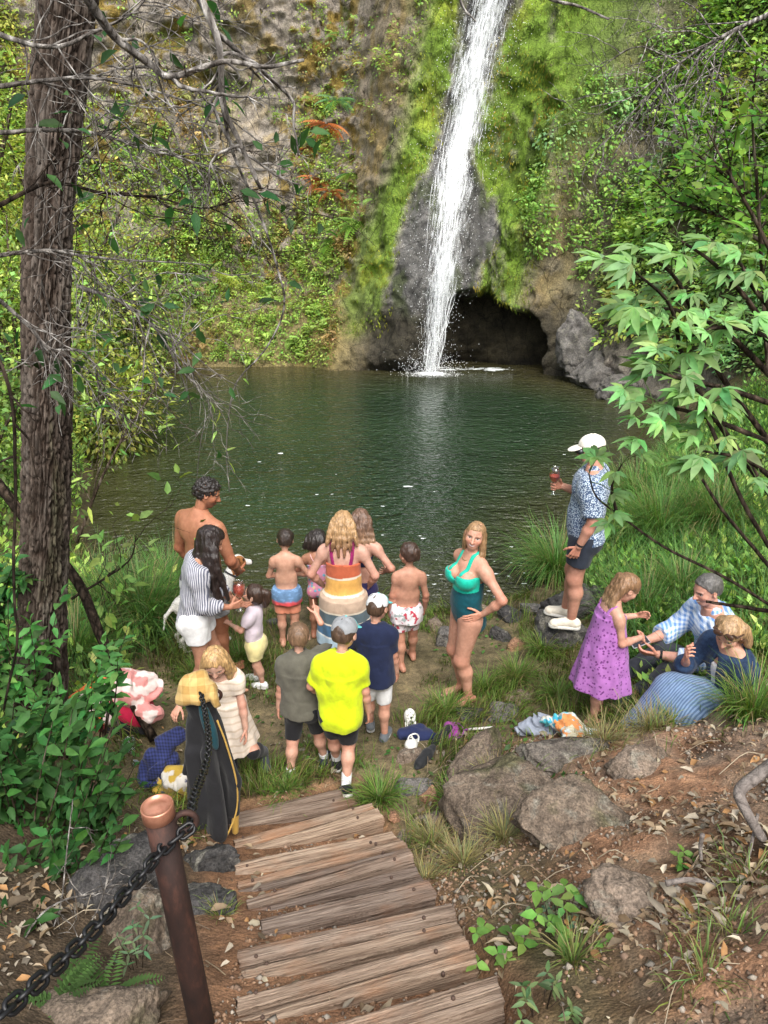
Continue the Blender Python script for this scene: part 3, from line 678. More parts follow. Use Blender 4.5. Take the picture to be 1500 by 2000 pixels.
# ------------------------------------------------------------------ shrubs and trees as things
def shrub(name, label, cat, base, height, spread, n, L, W, col, rng, group=None, stems=6, hv=.3, builder=kites_np, lean=(0, 0), crown_lo=.25, cluster=None):
    root = empty(name, base); tag(root, label, cat, group); parts = []
    tips = []
    for i in range(stems):
        a = rng.uniform(0, 2*PI); r = spread*rng.uniform(.2, .9); top = V(math.cos(a)*r+lean[0]*height, math.sin(a)*r+lean[1]*height, height*rng.uniform(.6, 1.0))
        pts = smoothpath([V(rng.normal()*.05, rng.normal()*.05, -.1), top*V(.35, .35, .5)+rng.normal(size=3)*.05*spread, top], 9); parts.append(tube_np(pts, np.linspace(.03, .008, 9)*height/2.2, 5, False)); tips.append(pts)
    v, q, t, c = join_np(parts); link('stem', mesh_np('stem', v, q), BARK, root)
    T = np.array(tips); nc = cluster or max(10, n//14)
    # clumps along the stems
    si = rng.integers(0, stems, nc); f = rng.uniform(crown_lo, 1, nc); idx = np.clip((f*8).astype(int), 0, 8); C = T[si, idx]+rng.normal(size=(nc, 3))*spread*V(.34, .34, .18)
    C[:, 2] = np.maximum(C[:, 2], .05); per = max(4, n//nc); N = C-V(lean[0]*height*.5, lean[1]*height*.5, height*.35); N /= np.linalg.norm(N, axis=1, keepdims=True)
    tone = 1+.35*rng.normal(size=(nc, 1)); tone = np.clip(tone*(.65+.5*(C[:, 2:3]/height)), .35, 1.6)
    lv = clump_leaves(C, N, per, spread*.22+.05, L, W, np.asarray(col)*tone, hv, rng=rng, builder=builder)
    v, q, t, c = lv; link('foliage', mesh_np('foliage', v, q, t, col=np.clip(c, .003, .9)), LEAF, root); return root
def barkmat(name, dark, light, sc=7):
    m, nt, b = newmat(name, .95, .1); o = coords(nt, (1, 1, .22)); n1 = noise(nt, o, sc*3, 6, .7, .4); n2 = noise(nt, coords(nt), 4, 4)
    vo = nd(nt, 'ShaderNodeTexVoronoi', {'Vector': coords(nt, (1, 1, .2), rot=(0, 0, .3)), 'Scale': sc*3.2}, feature='DISTANCE_TO_EDGE').outputs['Distance']
    f = math_(nt, 'ADD', math_(nt, 'MULTIPLY', n1, .7), math_(nt, 'MULTIPLY', vo, 1.3))
    c = ramp(nt, f, [(.25, tuple(a*.3 for a in dark)), (.5, dark), (.8, light)])
    setc(nt, b, mixc(nt, 1.0, c, ramp(nt, n2, [(.3, (.65, .62, .6)), (.7, (1.25, 1.25, 1.25))]), 'MULTIPLY')); bump(nt, b, f, 1.0, .05); return m
BARK = barkmat('twig_bark', (.07, .05, .035), (.17, .14, .11)); BARK_BIG = barkmat('fir_bark', (.045, .028, .02), (.15, .10, .07), 5); BARK_GREY = barkmat('grey_twig', (.17, .155, .14), (.44, .42, .39)); BARK_DARK = barkmat('dark_branch', (.03, .022, .016), (.075, .055, .04))

# bright shrubs on the far left shore, behind the trunk
for i, (px, py, y, h, s, n, col, lab) in enumerate([
    (150, 700, 17.0, 5.5, 1.9, 5200, G_YEL*.95, 'tall lime-green tree beyond the trunk at the far left of the pool'),
    (-60, 640, 15.5, 7.5, 2.2, 5200, G_BRIGHT*1.1, 'tall bright leafy tree cut off by the left picture edge'),
    (260, 620, 19.6, 3.8, 1.3, 3000, G_BRIGHT*.95, 'bushy green tree where the left crag meets the shore'),
    (60, 880, 12.5, 3.6, 1.7, 3600, G_BRIGHT*.9, 'leafy shrub on the left shore behind the big trunk'),
    (215, 880, 12.8, 1.9, 1.0, 2200, G_YEL*.8, 'willowy yellow-green shrub leaning over the left water edge'),
    (-30, 1040, 8.5, 2.6, 1.3, 2600, G_MID*1.1, 'green thicket left of the big trunk near the shore')]):
    n = int(n*1.9); p = aty(px, py, y); b = (p[0], p[1], max(gz(p[0], p[1]), .05) if abs(p[0]) < 12 else .5)
    shrub('shore_tree' if h > 3 else 'shore_shrub', lab, 'tree' if h > 3 else 'shrub', b, h, s, n, (.11 if y > 12 else .085), .055, col, rngv, stems=12, crown_lo=.15, hv=.35)
# dark mass of forest above left so the sky does not show through
# ------------------------------------------------------------------ the big trunk at left
def big_trunk():
    root = empty('fir_tree', aty(82, 1390, 4.25)); tag(root, 'tall rough-barked fir trunk at the left of the picture', 'tree'); o = np.array(root.location)
    px = [(76, 1480), (80, 1380), (84, 1180), (90, 1000), (92, 800), (90, 650), (92, 500), (99, 350), (116, 150), (138, -50), (168, -320)]
    wd = [110, 92, 81, 83, 85, 83, 81, 84, 95, 102, 110]
    P = np.array([aty(a, b, 4.25) for a, b in px]); r = np.array([w/2/FPX*np.dot(p-CAM, CF) for w, p in zip(wd, P)])
    NL, seg = 620, 200; P = smoothpath(P, NL); r = np.interp(np.linspace(0, 1, NL), np.linspace(0, 1, len(r)), r)
    v, q, t = tube_np(P, r, seg, False)
    c = np.repeat(P, seg, 0); d = v-c; d /= np.linalg.norm(d, axis=1, keepdims=True); th = np.tile(np.arange(seg)/seg*2*PI, NL); cx, sx, z = np.cos(th), np.sin(th), v[:, 2]
    wv = fbm(cx*2, sx*2, z*2.2, 2)*.5
    f1 = 1-np.minimum(np.abs(fbm(cx*10+wv, sx*10, z*4.2, 3))*4.2, 1)            # long furrows
    f2 = 1-np.minimum(np.abs(fbm(cx*7+7, sx*7+wv, z*15, 2))*5.0, 1)          # cross cracks
    fur = np.maximum(f1, .85*f2); pl = fbm(cx*9, sx*9, z*11, 3); fl = fbm(cx*4, sx*4, z*7, 2)
    v = v+d*(.012-.030*fur**1.3+.012*pl)[:, None]
    plate = V(.085, .068, .056)*(1+.6*fl[:, None]+.35*pl[:, None]); grey = sstep(.05, .4, fbm(cx*2+3, sx*2, z*3, 3))[:, None]; plate = plate*(1-.5*grey)+V(.14, .125, .11)*.5*grey
    ms = sstep(.2, .5, fbm(cx*1.5+9, sx*1.5, z*.9, 3))[:, None]*(cx < 0)[:, None]; plate = plate*(1-.35*ms)+V(.08, .09, .04)*.35*ms
    cc = plate*(1-fur[:, None])+V(.022, .014, .010)*fur[:, None]
    m, nt, b = newmat('fir_bark', .95, .1); n1 = noise(nt, coords(nt, (1, 1, .35)), 40, 5, .7); setc(nt, b, mixc(nt, 1.0, vcol(nt), ramp(nt, n1, [(.3, (.5, .5, .5)), (.7, (1.45, 1.42, 1.4))]), 'MULTIPLY')); bump(nt, b, n1, .8, .012)
    link('trunk', mesh_np('trunk', v-o, q, col=np.clip(cc, .004, .5)), m, root)
    return root
TRUNK = big_trunk()
# leaning pole beside it
def pixpath(pts, n, seg=None): return smoothpath([aty(a, b, y) for a, b, y in pts], n)
def branch_thing(name, label, cat, pts, r0, r1, mat, n=28, seg=7, wig=.0, group=None, rng=rngv):
    P = pixpath(pts, n); P = P+np.cumsum(rng.normal(size=P.shape)*wig, axis=0)*.3
    root = empty(name, P[0]); tag(root, label, cat, group)
    v, q, t = tube_np(P-P[0], np.linspace(r0, r1, n), seg); link('branch', mesh_np('branch', v, q, t), mat, root); return root, P
branch_thing('leaning_pole', 'dark leaning bare trunk slanting down behind the big fir to the bags', 'tree trunk', [(-20, 925, 5.0), (60, 1030, 4.9), (145, 1130, 4.75), (190, 1240, 4.55), (240, 1345, 4.4), (298, 1450, 4.25)], .040, .034, BARK_DARK, wig=.006)

# ------------------------------------------------------------------ bare twig tangle and hanging boughs in front of the trunk
def grow(P0, d, L, r, depth, rng, out, tips, grav=-.12, spread=.8):
    n = 9; pts = [P0]; dd = unit(d)
    for i in range(n): dd = unit(dd+rng.normal(size=3)*.16+V(0, 0, grav*.22)); pts.append(pts[-1]+dd*L/n)
    pts = np.array(pts); out.append(tube_np(pts, np.linspace(r, r*.45, n+1), 5, False))
    if depth <= 0: tips.append((pts[-1], dd)); return
    for k in range(rng.integers(2, 5)):
        i = rng.integers(3, n+1); e = unit(pts[i]-pts[i-1]); nd_ = unit(e+rng.normal(size=3)*spread); grow(pts[i], nd_, L*rng.uniform(.4, .75), r*.6, depth-1, rng, out, tips, grav, spread)
def oval_leaves(anchors, n_per, L, W, col, rng, spread=.06):
    P = np.repeat(np.array([a for a, _ in anchors]), n_per, 0)+rng.normal(size=(len(anchors)*n_per, 3))*spread; D = np.repeat(np.array([d for _, d in anchors]), n_per, 0)+rand_unit(len(P), rng)*.9
    Nn = V(0, -.3, 1)+rand_unit(len(P), rng)*.8; s = rng.uniform(.65, 1.2, len(P)); return leaves_np(P, D, Nn, L*s, W*s, jitter_col(col, len(P), .3, rng), .15, .2)
def bough(name, label, pts, r0, r1, mat, twigs, tl, rng, leaves=0, leafcol=G_DARK, L=.075, W=.034, depth=1, cat='branch', tilt=V(0, 0, -.2), spread=.8, group=None):
    root, P = branch_thing(name, label, cat, pts, r0, r1, mat, wig=.004, rng=rng, group=group); out, tips = [], []
    for k in range(twigs):
        i = rng.integers(4, len(P)-1); e = unit(P[i]-P[i-1]); grow(P[i]-P[0], unit(e*.6+rng.normal(size=3)*V(.7, .35, .7)+tilt), tl*rng.uniform(.5, 1.2), max(r1, r0*.34), depth, rng, out, tips, spread=spread)
    if out:
        br = root.children[0]; me0 = br.data; v0 = np.zeros(len(me0.vertices)*3); me0.vertices.foreach_get('co', v0)
        bv, bq, bt = tube_np(P-P[0], np.linspace(r0, r1, len(P)), 7); v, q, t, c = join_np([(bv, bq, bt)]+out); br.data = mesh_np('branch', v, q, t); br.data.materials.append(mat)
    if leaves and tips:
        k = rng.permutation(len(tips))[:leaves]; v, q, t, c = oval_leaves([tips[i] for i in k], 2, L, W, leafcol, rng); link('leaves', mesh_np('leaves', v, q, t, col=c), LEAF, root)
    return root
rb = np.random.default_rng(5)
LD = V(.035, .095, .028)
bough('hanging_bough', 'grey forked bough arching in from the top left corner', [(150, -40, 2.3), (215, 60, 2.4), (300, 125, 2.5), (340, 145, 2.5), (440, 115, 2.55), (530, 125, 2.6), (600, 110, 2.65)], .014, .005, BARK_GREY, 7, .16, rb, 0)
bough('hanging_bough', 'grey bough dropping from the first fork toward the pool', [(330, 140, 2.5), (350, 165, 2.5), (400, 180, 2.5), (455, 190, 2.5)], .008, .004, BARK_GREY, 2, .12, rb, 0)
bough('hanging_bough', 'thick branch falling from the top centre-left and bending at a knuckle', [(380, -20, 2.6), (415, 50, 2.6), (430, 110, 2.6), (435, 200, 2.62), (470, 280, 2.65), (495, 335, 2.68), (508, 365, 2.7)], .013, .006, BARK_GREY, 5, .16, rb, 0)
bough('hanging_bough', 'straight branch slanting right from the knuckle and ending in a hanging twig', [(420, 60, 2.6), (480, 110, 2.65), (535, 155, 2.7), (572, 195, 2.75), (572, 240, 2.75), (582, 305, 2.75)], .009, .003, BARK_GREY, 2, .12, rb, 0)
bough('hanging_bough', 'long thin branch curving down past the left crag to a leafy tip', [(410, 195, 2.7), (450, 280, 2.72), (500, 310, 2.75), (545, 340, 2.8), (585, 358, 2.8)], .006, .003, BARK_GREY, 5, .10, rb, 5, LD, .075, .035)
bough('hanging_twig', 'very long thin twig hanging down over the left side of the pool', [(430, 190, 2.6), (455, 300, 2.7), (500, 400, 2.8), (540, 520, 2.9), (555, 600, 3.0), (520, 680, 3.05), (465, 745, 3.1), (450, 810, 3.1), (446, 900, 3.15), (452, 960, 3.15)], .0055, .0018, BARK_GREY, 0, .1, rb, 0)
bough('hanging_twig', 'thin pale twig dangling above the shirtless man', [(375, 800, 3.4), (388, 830, 3.4), (402, 790, 3.4), (400, 850, 3.4), (382, 900, 3.4), (381, 948, 3.4)][0:1]+[(330, 640, 3.3), (370, 720, 3.35), (402, 800, 3.4), (392, 860, 3.4), (382, 945, 3.4)], .003, .0016, BARK_GREY, 0, .1, rb, 0)
bough('hanging_twig', 'thin drooping twig just right of the big trunk over the water', [(300, 560, 3.2), (335, 650, 3.3), (342, 740, 3.4), (330, 800, 3.4), (328, 890, 3.4)], .003, .0014, BARK_GREY, 2, .12, rb, 0)
for k, (lab, pts, tw) in enumerate([
    ('dark crooked branch crossing the trunk and reaching right at mid height', [(-20, 410, 2.9), (60, 370, 3.0), (110, 355, 3.0), (200, 375, 3.1), (300, 385, 3.2), (400, 405, 3.3), (480, 380, 3.4)], 9),
    ('pale branch sweeping across the upper trunk', [(-20, 170, 2.8), (80, 160, 2.9), (200, 160, 3.0), (330, 190, 3.1), (470, 240, 3.2)], 9),
    ('grey branch running level in front of the trunk below the leaves', [(-20, 260, 2.9), (100, 255, 3.0), (200, 262, 3.1), (330, 300, 3.2), (440, 330, 3.2)], 9),
    ('thin branch angling down across the trunk at the left', [(-20, 500, 2.9), (80, 490, 3.0), (170, 500, 3.1), (260, 505, 3.2), (420, 515, 3.3)], 9),
    ('low branch arching from the left edge over the trunk', [(-20, 570, 2.9), (60, 640, 3.0), (100, 680, 3.0), (170, 690, 3.1), (210, 760, 3.2)], 6),
    ('slender branch bowing down right of the trunk', [(150, 560, 3.1), (230, 590, 3.1), (300, 640, 3.1), (340, 690, 3.1)], 7),
    ('top branch of the bare tangle at the left', [(-20, 60, 2.8), (90, 90, 2.8), (180, 60, 2.9), (260, 20, 3.0), (300, -30, 3.0)], 7)]):
    bough('bare_branch', lab, pts, .009, .0022, BARK_GREY if k != 0 else BARK_DARK, tw+8, .42, rb, 10, LD, .085, .036, depth=2, tilt=V(.25, 0, -.15), spread=.75, group='bare branches tangled before the trunk')
# dark upright vine at the far left edge
bough('hanging_vine', 'dark thin vine hanging down at the far left edge', [(-10, 680, 2.6), (25, 780, 2.6), (32, 950, 2.6), (30, 1150, 2.6), (34, 1250, 2.6), (10, 1380, 2.6)], .007, .005, BARK_DARK, 3, .2, rb, 0)
# ------------------------------------------------------------------ slender willow at the left water edge
bough('willow_sapling', 'slender leaning sapling with narrow yellow-green leaves over the left water', [(150, 1060, 6.4), (200, 930, 6.5), (255, 830, 6.6), (300, 760, 6.7), (330, 690, 6.8)], .016, .004, BARK, 13, .6, rb, 90, G_BRIGHT*1.05, .15, .034, depth=1, cat='sapling', tilt=V(.1, 0, .25))
bough('willow_sapling', 'second leaning sapling with broader dark leaves beside the trunk', [(140, 1170, 5.2), (200, 1130, 5.2), (250, 1090, 5.2), (262, 1040, 5.2)], .012, .004, BARK_DARK, 9, .38, rb, 30, G_MID*.9, .12, .06, depth=1, cat='sapling', tilt=V(.2, 0, .1))

# ------------------------------------------------------------------ leafy shrubs, lower left
def leafy_plant(name, label, px_anchor, stems, L, W, col, rng, cat='shrub', per=9, mat=LEAF, r=.006, group=None):
    """stems: list of pixel paths (px,py,y); opposite oval leaves along each"""
    root = empty(name, px_anchor); tag(root, label, cat, group); o = np.array(px_anchor); tubes = []; lp, ld, ln, ls = [], [], [], []
    for pts in stems:
        P = pixpath(pts, 22)-o; tubes.append(tube_np(P, np.linspace(r, r*.35, 22), 5, False))
        for k in range(per):
            f = .25+.75*(k+rng.random()*.5)/per; i = min(int(f*21), 20); e = unit(P[i+1]-P[i]); s = unit(np.cross(e, V(0, 0, 1))+rng.normal(size=3)*.3)
            for sg in (-1, 1): lp.append(P[i]); ld.append(s*sg+e*.5+rng.normal(size=3)*.2+V(0, -.1, -.15)); ln.append(V(0, -.35, 1)+rng.normal(size=3)*.35); ls.append(rng.uniform(.7, 1.15))
        lp.append(P[-1]); ld.append(unit(P[-1]-P[-2])); ln.append(V(0, -.3, 1)); ls.append(.9)
    ls = np.array(ls); v, q, t, c = join_np(tubes); link('stem', mesh_np('stem', v, q), BARK, root)
    v, q, t, c = leaves_np(np.array(lp), np.array(ld), np.array(ln), L*ls, W*ls, jitter_col(col, len(lp), .28, rng), .12, .22); link('leaves', mesh_np('leaves', v, q, t, col=c), mat, root); return root
rl = np.random.default_rng(11)
def fan(px, py, y, n, dx, dy, rng, up=1.0, dpt=.5):
    out = []
    for i in range(n):
        a = rng.uniform(-1, 1); out.append([(px+rng.normal()*15, py, y), (px+a*dx*.5+rng.normal()*10, py-dy*rng.uniform(.3, .6), y-rng.uniform(0, .2)*dpt), (px+a*dx, py-dy*rng.uniform(.6, 1.05), y-rng.uniform(0, .5)*dpt)])
    return out
SH = V(.042, .115, .03)
for (px, py, y, n, dx, dy, L, lab) in [
    (60, 1720, 3.0, 20, 170, 330, .105, 'glossy dark-leaved shrub crowding the lower left beside the post'),
    (10, 1560, 3.3, 16, 170, 230, .10, 'dark green leafy shrub at the left edge below the trunk'),
    (120, 1620, 3.2, 18, 130, 170, .095, 'leafy shrub with pointed mid-green leaves left of the rust post'),
    (30, 1850, 2.7, 16, 180, 200, .10, 'shaded leafy shrub in the bottom left corner'),
    (130, 1480, 3.7, 12, 70, 150, .10, 'bright leafy shrub around the foot of the fir trunk'),
    (40, 1400, 3.9, 14, 120, 230, .10, 'shrub with light leaves climbing the left of the fir trunk'),
    (205, 1440, 3.8, 6, 50, 200, .09, 'sprig of light green leaves in front of the leaning pole'),
    (-20, 1250, 4.2, 12, 90, 200, .10, 'green shrub at the left edge level with the bathers'), (150, 1800, 2.75, 14, 110, 190, .085, 'dark shrub leaning over the rock beside the chain'), (20, 1960, 2.3, 14, 130, 190, .08, 'dark undergrowth behind the chain in the bottom left corner'), (190, 1660, 3.1, 12, 90, 160, .085, 'dark leafy shrub between the fir and the rust post')]:
    p = aty(px, py, y); leafy_plant('leafy_shrub', lab, p, fan(px, py, y, n, dx, dy, rl), L, L*.46, SH*rl.uniform(.85, 1.35) if 'bright' not in lab and 'light' not in lab else SH*2.0, rl, group='leafy shrubs at lower left')

# ------------------------------------------------------------------ buckeye with palmate leaves on the right
def palmate(root, anchors, L, W, col, rng, name='leaves'):
    lp, ld, ln, ll = [], [], [], []; st = []
    for (p, d) in anchors:
        out = unit(d+rng.normal(size=3)*.25); base = p+out*rng.uniform(.05, .11); st.append(tube_np(np.array([p, (p+base)/2+V(0, 0, .008), base]), [.0022, .0018, .0015], 4, False))
        nn = unit(V(0, -.42, 1)+rng.normal(size=3)*.30); x = unit(out-nn*np.dot(out, nn)); y = np.cross(nn, x); s0 = rng.uniform(.6, 1.25)
        for a, s in ((0, 1.0), (.62, .95), (-.62, .95), (1.3, .72), (-1.3, .72)):
            a2 = a+rng.normal()*.07; lp.append(base); ld.append(x*math.cos(a2)+y*math.sin(a2)-nn*.10); ln.append(nn+rng.normal(size=3)*.15); ll.append(s*s0)
    ll = np.array(ll); k = np.repeat(rng.normal(size=len(anchors))*.14, 5); c = jitter_col(col, len(ll), .16, rng, .14)*(1+1.5*k[:, None])
    lv = leaves_np(np.array(lp), np.array(ld), np.array(ln), L*ll, W*ll, np.clip(c, .01, .8), .10, .22)
    v, q, t, cc = join_np([lv]+[(a, b, None, np.tile(V(.10, .16, .05), (len(a), 1))) for a, b, _ in st]); link(name, mesh_np(name, v, q, t, col=cc), LEAF, root)
def buckeye(name, label, paths, per, L, W, col, rng, r=.012):
    o = aty(*paths[0][0]); root = empty(name, o); tag(root, label, 'shrub'); anchors = []; tb = []
    for pts in paths:
        P = pixpath(pts, 30)-o; tb.append(tube_np(P, np.linspace(r, r*.3, 30), 6, False))
        for k in range(per):
            i = int(rng.uniform(8, 29.9)); e = unit(P[min(i+1, 29)]-P[max(i-1, 0)]); anchors.append((P[i], unit(e*.5+V(rng.normal()*.9-.25, rng.normal()*.5-.2, rng.normal()*.55))))
        for _ in range(2): anchors.append((P[-1], unit(P[-1]-P[-3]+rng.normal(size=3)*.02)))
    v, q, t, c = join_np(tb); link('branch', mesh_np('branch', v, q), BARK_DARK, root); palmate(root, anchors, L, W, col, rng); return root
rk = np.random.default_rng(31); BK = V(.20, .36, .13)
buckeye('buckeye_shrub', 'buckeye shrub with large pale five-fingered leaves reaching in from the right', [
    [(1530, 1000, 2.6), (1420, 850, 2.5), (1340, 720, 2.45), (1310, 600, 2.4), (1240, 530, 2.35)], [(1530, 900, 2.7), (1400, 720, 2.6), (1330, 560, 2.5), (1270, 500, 2.45)],
    [(1530, 760, 2.6), (1430, 660, 2.55), (1340, 610, 2.5), (1250, 600, 2.45)], [(1540, 800, 2.4), (1420, 760, 2.35), (1330, 740, 2.3), (1270, 720, 2.3)], [(1540, 880, 2.4), (1420, 830, 2.35), (1330, 800, 2.3), (1280, 800, 2.3)],
    [(1530, 700, 2.8), (1470, 600, 2.7), (1400, 520, 2.6), (1330, 470, 2.5)], [(1540, 700, 2.5), (1480, 650, 2.5), (1400, 640, 2.4), (1340, 660, 2.4)], [(1540, 960, 2.4), (1460, 900, 2.35), (1370, 880, 2.3)], [(1540, 640, 2.6), (1470, 560, 2.6), (1440, 500, 2.6)]], 12, .090, .030, BK, rk)
buckeye('buckeye_branch', 'low buckeye branch with leaves hanging in front of the man in the cap', [[(1540, 1205, 2.7), (1420, 1130, 2.6), (1300, 1070, 2.6), (1215, 1010, 2.6), (1165, 970, 2.6), (1150, 925, 2.6)], [(1205, 1005, 2.6), (1195, 950, 2.6), (1215, 905, 2.6)]], 3, .078, .030, BK, rk, .008)
for nm, lab, pts in [('dead_stick', 'dark broken bare stem poking in from the right above the denim jacket', [(1540, 1200, 2.7), (1470, 1185, 2.7), (1380, 1170, 2.7)]), ('dead_stick', 'dark stem rising steeply through the buckeye leaves at right', [(1540, 1130, 2.9), (1440, 960, 2.9), (1330, 690, 2.9), (1290, 640, 2.9)]), ('dead_stick', 'thin dark stem crossing the grasses at right', [(1540, 1150, 3.2), (1480, 1080, 3.2), (1400, 980, 3.2), (1350, 900, 3.2)])]:
    branch_thing(nm, lab, 'stem', pts, .011, .006, BARK_DARK, wig=.003)
# small-leaved shrub, upper right
def small_leaf(name, label, paths, n_sub, L, W, col, rng):
    o = aty(*paths[0][0]); root = empty(name, o); tag(root, label, 'shrub'); tb, an = [], []
    for pts in paths:
        P = pixpath(pts, 26)-o; tb.append(tube_np(P, np.linspace(.009, .003, 26), 5, False))
        for k in range(n_sub):
            i = rng.integers(4, 25); d = unit(unit(P[i+1]-P[i-1])+rng.normal(size=3)*V(.8, .5, .6)); Q = smoothpath([P[i], P[i]+d*.10, P[i]+d*.2+V(0, 0, -.02)], 7); tb.append(tube_np(Q, np.linspace(.003, .0015, 7), 4, False))
            for j in range(1, 7):
                for sg in (-1, 1): an.append((Q[j], unit(np.cross(d, V(0, -.5, 1))*sg+d*.5+rng.normal(size=3)*.25)))
    v, q, t, c = join_np(tb); link('stem', mesh_np('stem', v, q), BARK, root); P = np.array([a for a, _ in an]); D = np.array([d for _, d in an]); s = rng.uniform(.6, 1.2, len(P))
    v, q, t, c = leaves_np(P, D, V(0, -.5, 1)+rand_unit(len(P), rng)*.5, L*s, W*s, jitter_col(col, len(P), .22, rng), .12, .15); link('leaves', mesh_np('leaves', v, q, t, col=c), LEAF, root)
small_leaf('sapling', 'light green small-leaved sapling standing at the upper right', [[(1500, 720, 2.9), (1490, 560, 2.9), (1480, 380, 2.9), (1470, 240, 2.9), (1475, 130, 2.9)], [(1520, 520, 2.8), (1470, 420, 2.8), (1420, 330, 2.8), (1380, 250, 2.8)], [(1540, 420, 2.8), (1520, 300, 2.8), (1500, 180, 2.8)], [(1500, 480, 3.0), (1420, 430, 3.0), (1340, 400, 3.0), (1310, 390, 3.0)], [(1490, 400, 3.0), (1400, 330, 3.0), (1330, 280, 3.0)], [(1540, 600, 2.9), (1450, 520, 2.9), (1380, 460, 2.9)]], 11, .042, .026, V(.12, .25, .035), rk)
# twig silhouettes across the top
branch_thing('top_twig', 'bare twig tip entering the top edge right of the falls', 'twig', [(1020, -30, 2.6), (1080, 0, 2.6), (1130, 12, 2.6), (1190, 38, 2.6)], .006, .003, BARK_GREY)
branch_thing('top_twig', 'short curved twig tip at the top edge over the falls', 'twig', [(895, -20, 2.6), (905, 15, 2.6), (930, 42, 2.6)], .005, .002, BARK_GREY)
# grey brushy dead twigs top right
bough('dead_bush', 'grey brushy dead twigs hanging over the slope at the top right', [(1520, 20, 6.5), (1430, 60, 6.6), (1330, 120, 6.8), (1250, 200, 7.0)], .02, .006, BARK_GREY, 26, .8, rk, 0, depth=2, cat='bush')

# rusty ferns on the crag
rr_ = np.random.default_rng(77)
def fern_thing(px, py, y, label, col, n=9, L=.6, nm='fern'):
    # find the wall under this pixel
    d = ray(px, py); us = np.linspace(uA0, uA1, 500); best = None
    for zz in np.linspace(.5, 10, 60):
        P, _ = wall_at(us, np.full(500, zz)); t = ((P-CAM)@d)/(d@d); e = np.linalg.norm(P-CAM-t[:, None]*d, axis=1); i = e.argmin()
        if best is None or e[i] < best[0]: best = (e[i], P[i])
    o = best[1]+V(0, -.10, 0); root = empty(nm, o); tag(root, label, 'fern')
    a = np.where(rr_.random(n) < .5, -1, 1)*rr_.uniform(.25, 1.3, n); N = np.stack([np.sin(a), -.35+0*a, -.75*np.cos(a)+.35*rr_.random(n)], -1)
    for i in range(n): v, q, t, c = fern_fronds(np.zeros((1, 3)), N[i:i+1], rr_.uniform(.6, 1.1, 1)*L*1.25, col, 13, rr_, .55, 1.0); link('frond', mesh_np('frond', v, q, t, col=c), LEAF, root)
for (px, py, lab, col, L) in [(640, 245, 'rust-orange dead fern high on the crag', RUST, .75), (605, 290, 'rust-orange dead fern just below the highest one', RUST*.9, .6), (628, 345, 'hanging orange-brown fern between two green ferns', RUST, .7), (645, 372, 'lowest of the orange dead ferns on the crag', RUST*.85, .5),
                              (690, 340, 'lush green fern on the crag right of the dead ferns', G_BRIGHT, .7), (700, 430, 'broad green fern in the gully left of the mossy buttress', G_MID*1.3, .8), (650, 470, 'green fern low in the gully', G_MID*1.2, .7), (720, 520, 'small fern clinging to the mossy buttress', G_BRIGHT, .45), (420, 530, 'pale fern clump above the left shore', G_YEL, .9), (480, 560, 'large pale fern clump above the gravelly shore', G_YEL*.9, .9), (660, 200, 'green leafy fern near the top of the crag', G_BLUE*1.2, .7)]:
    fern_thing(px, py, 0, lab, col, 11, L)
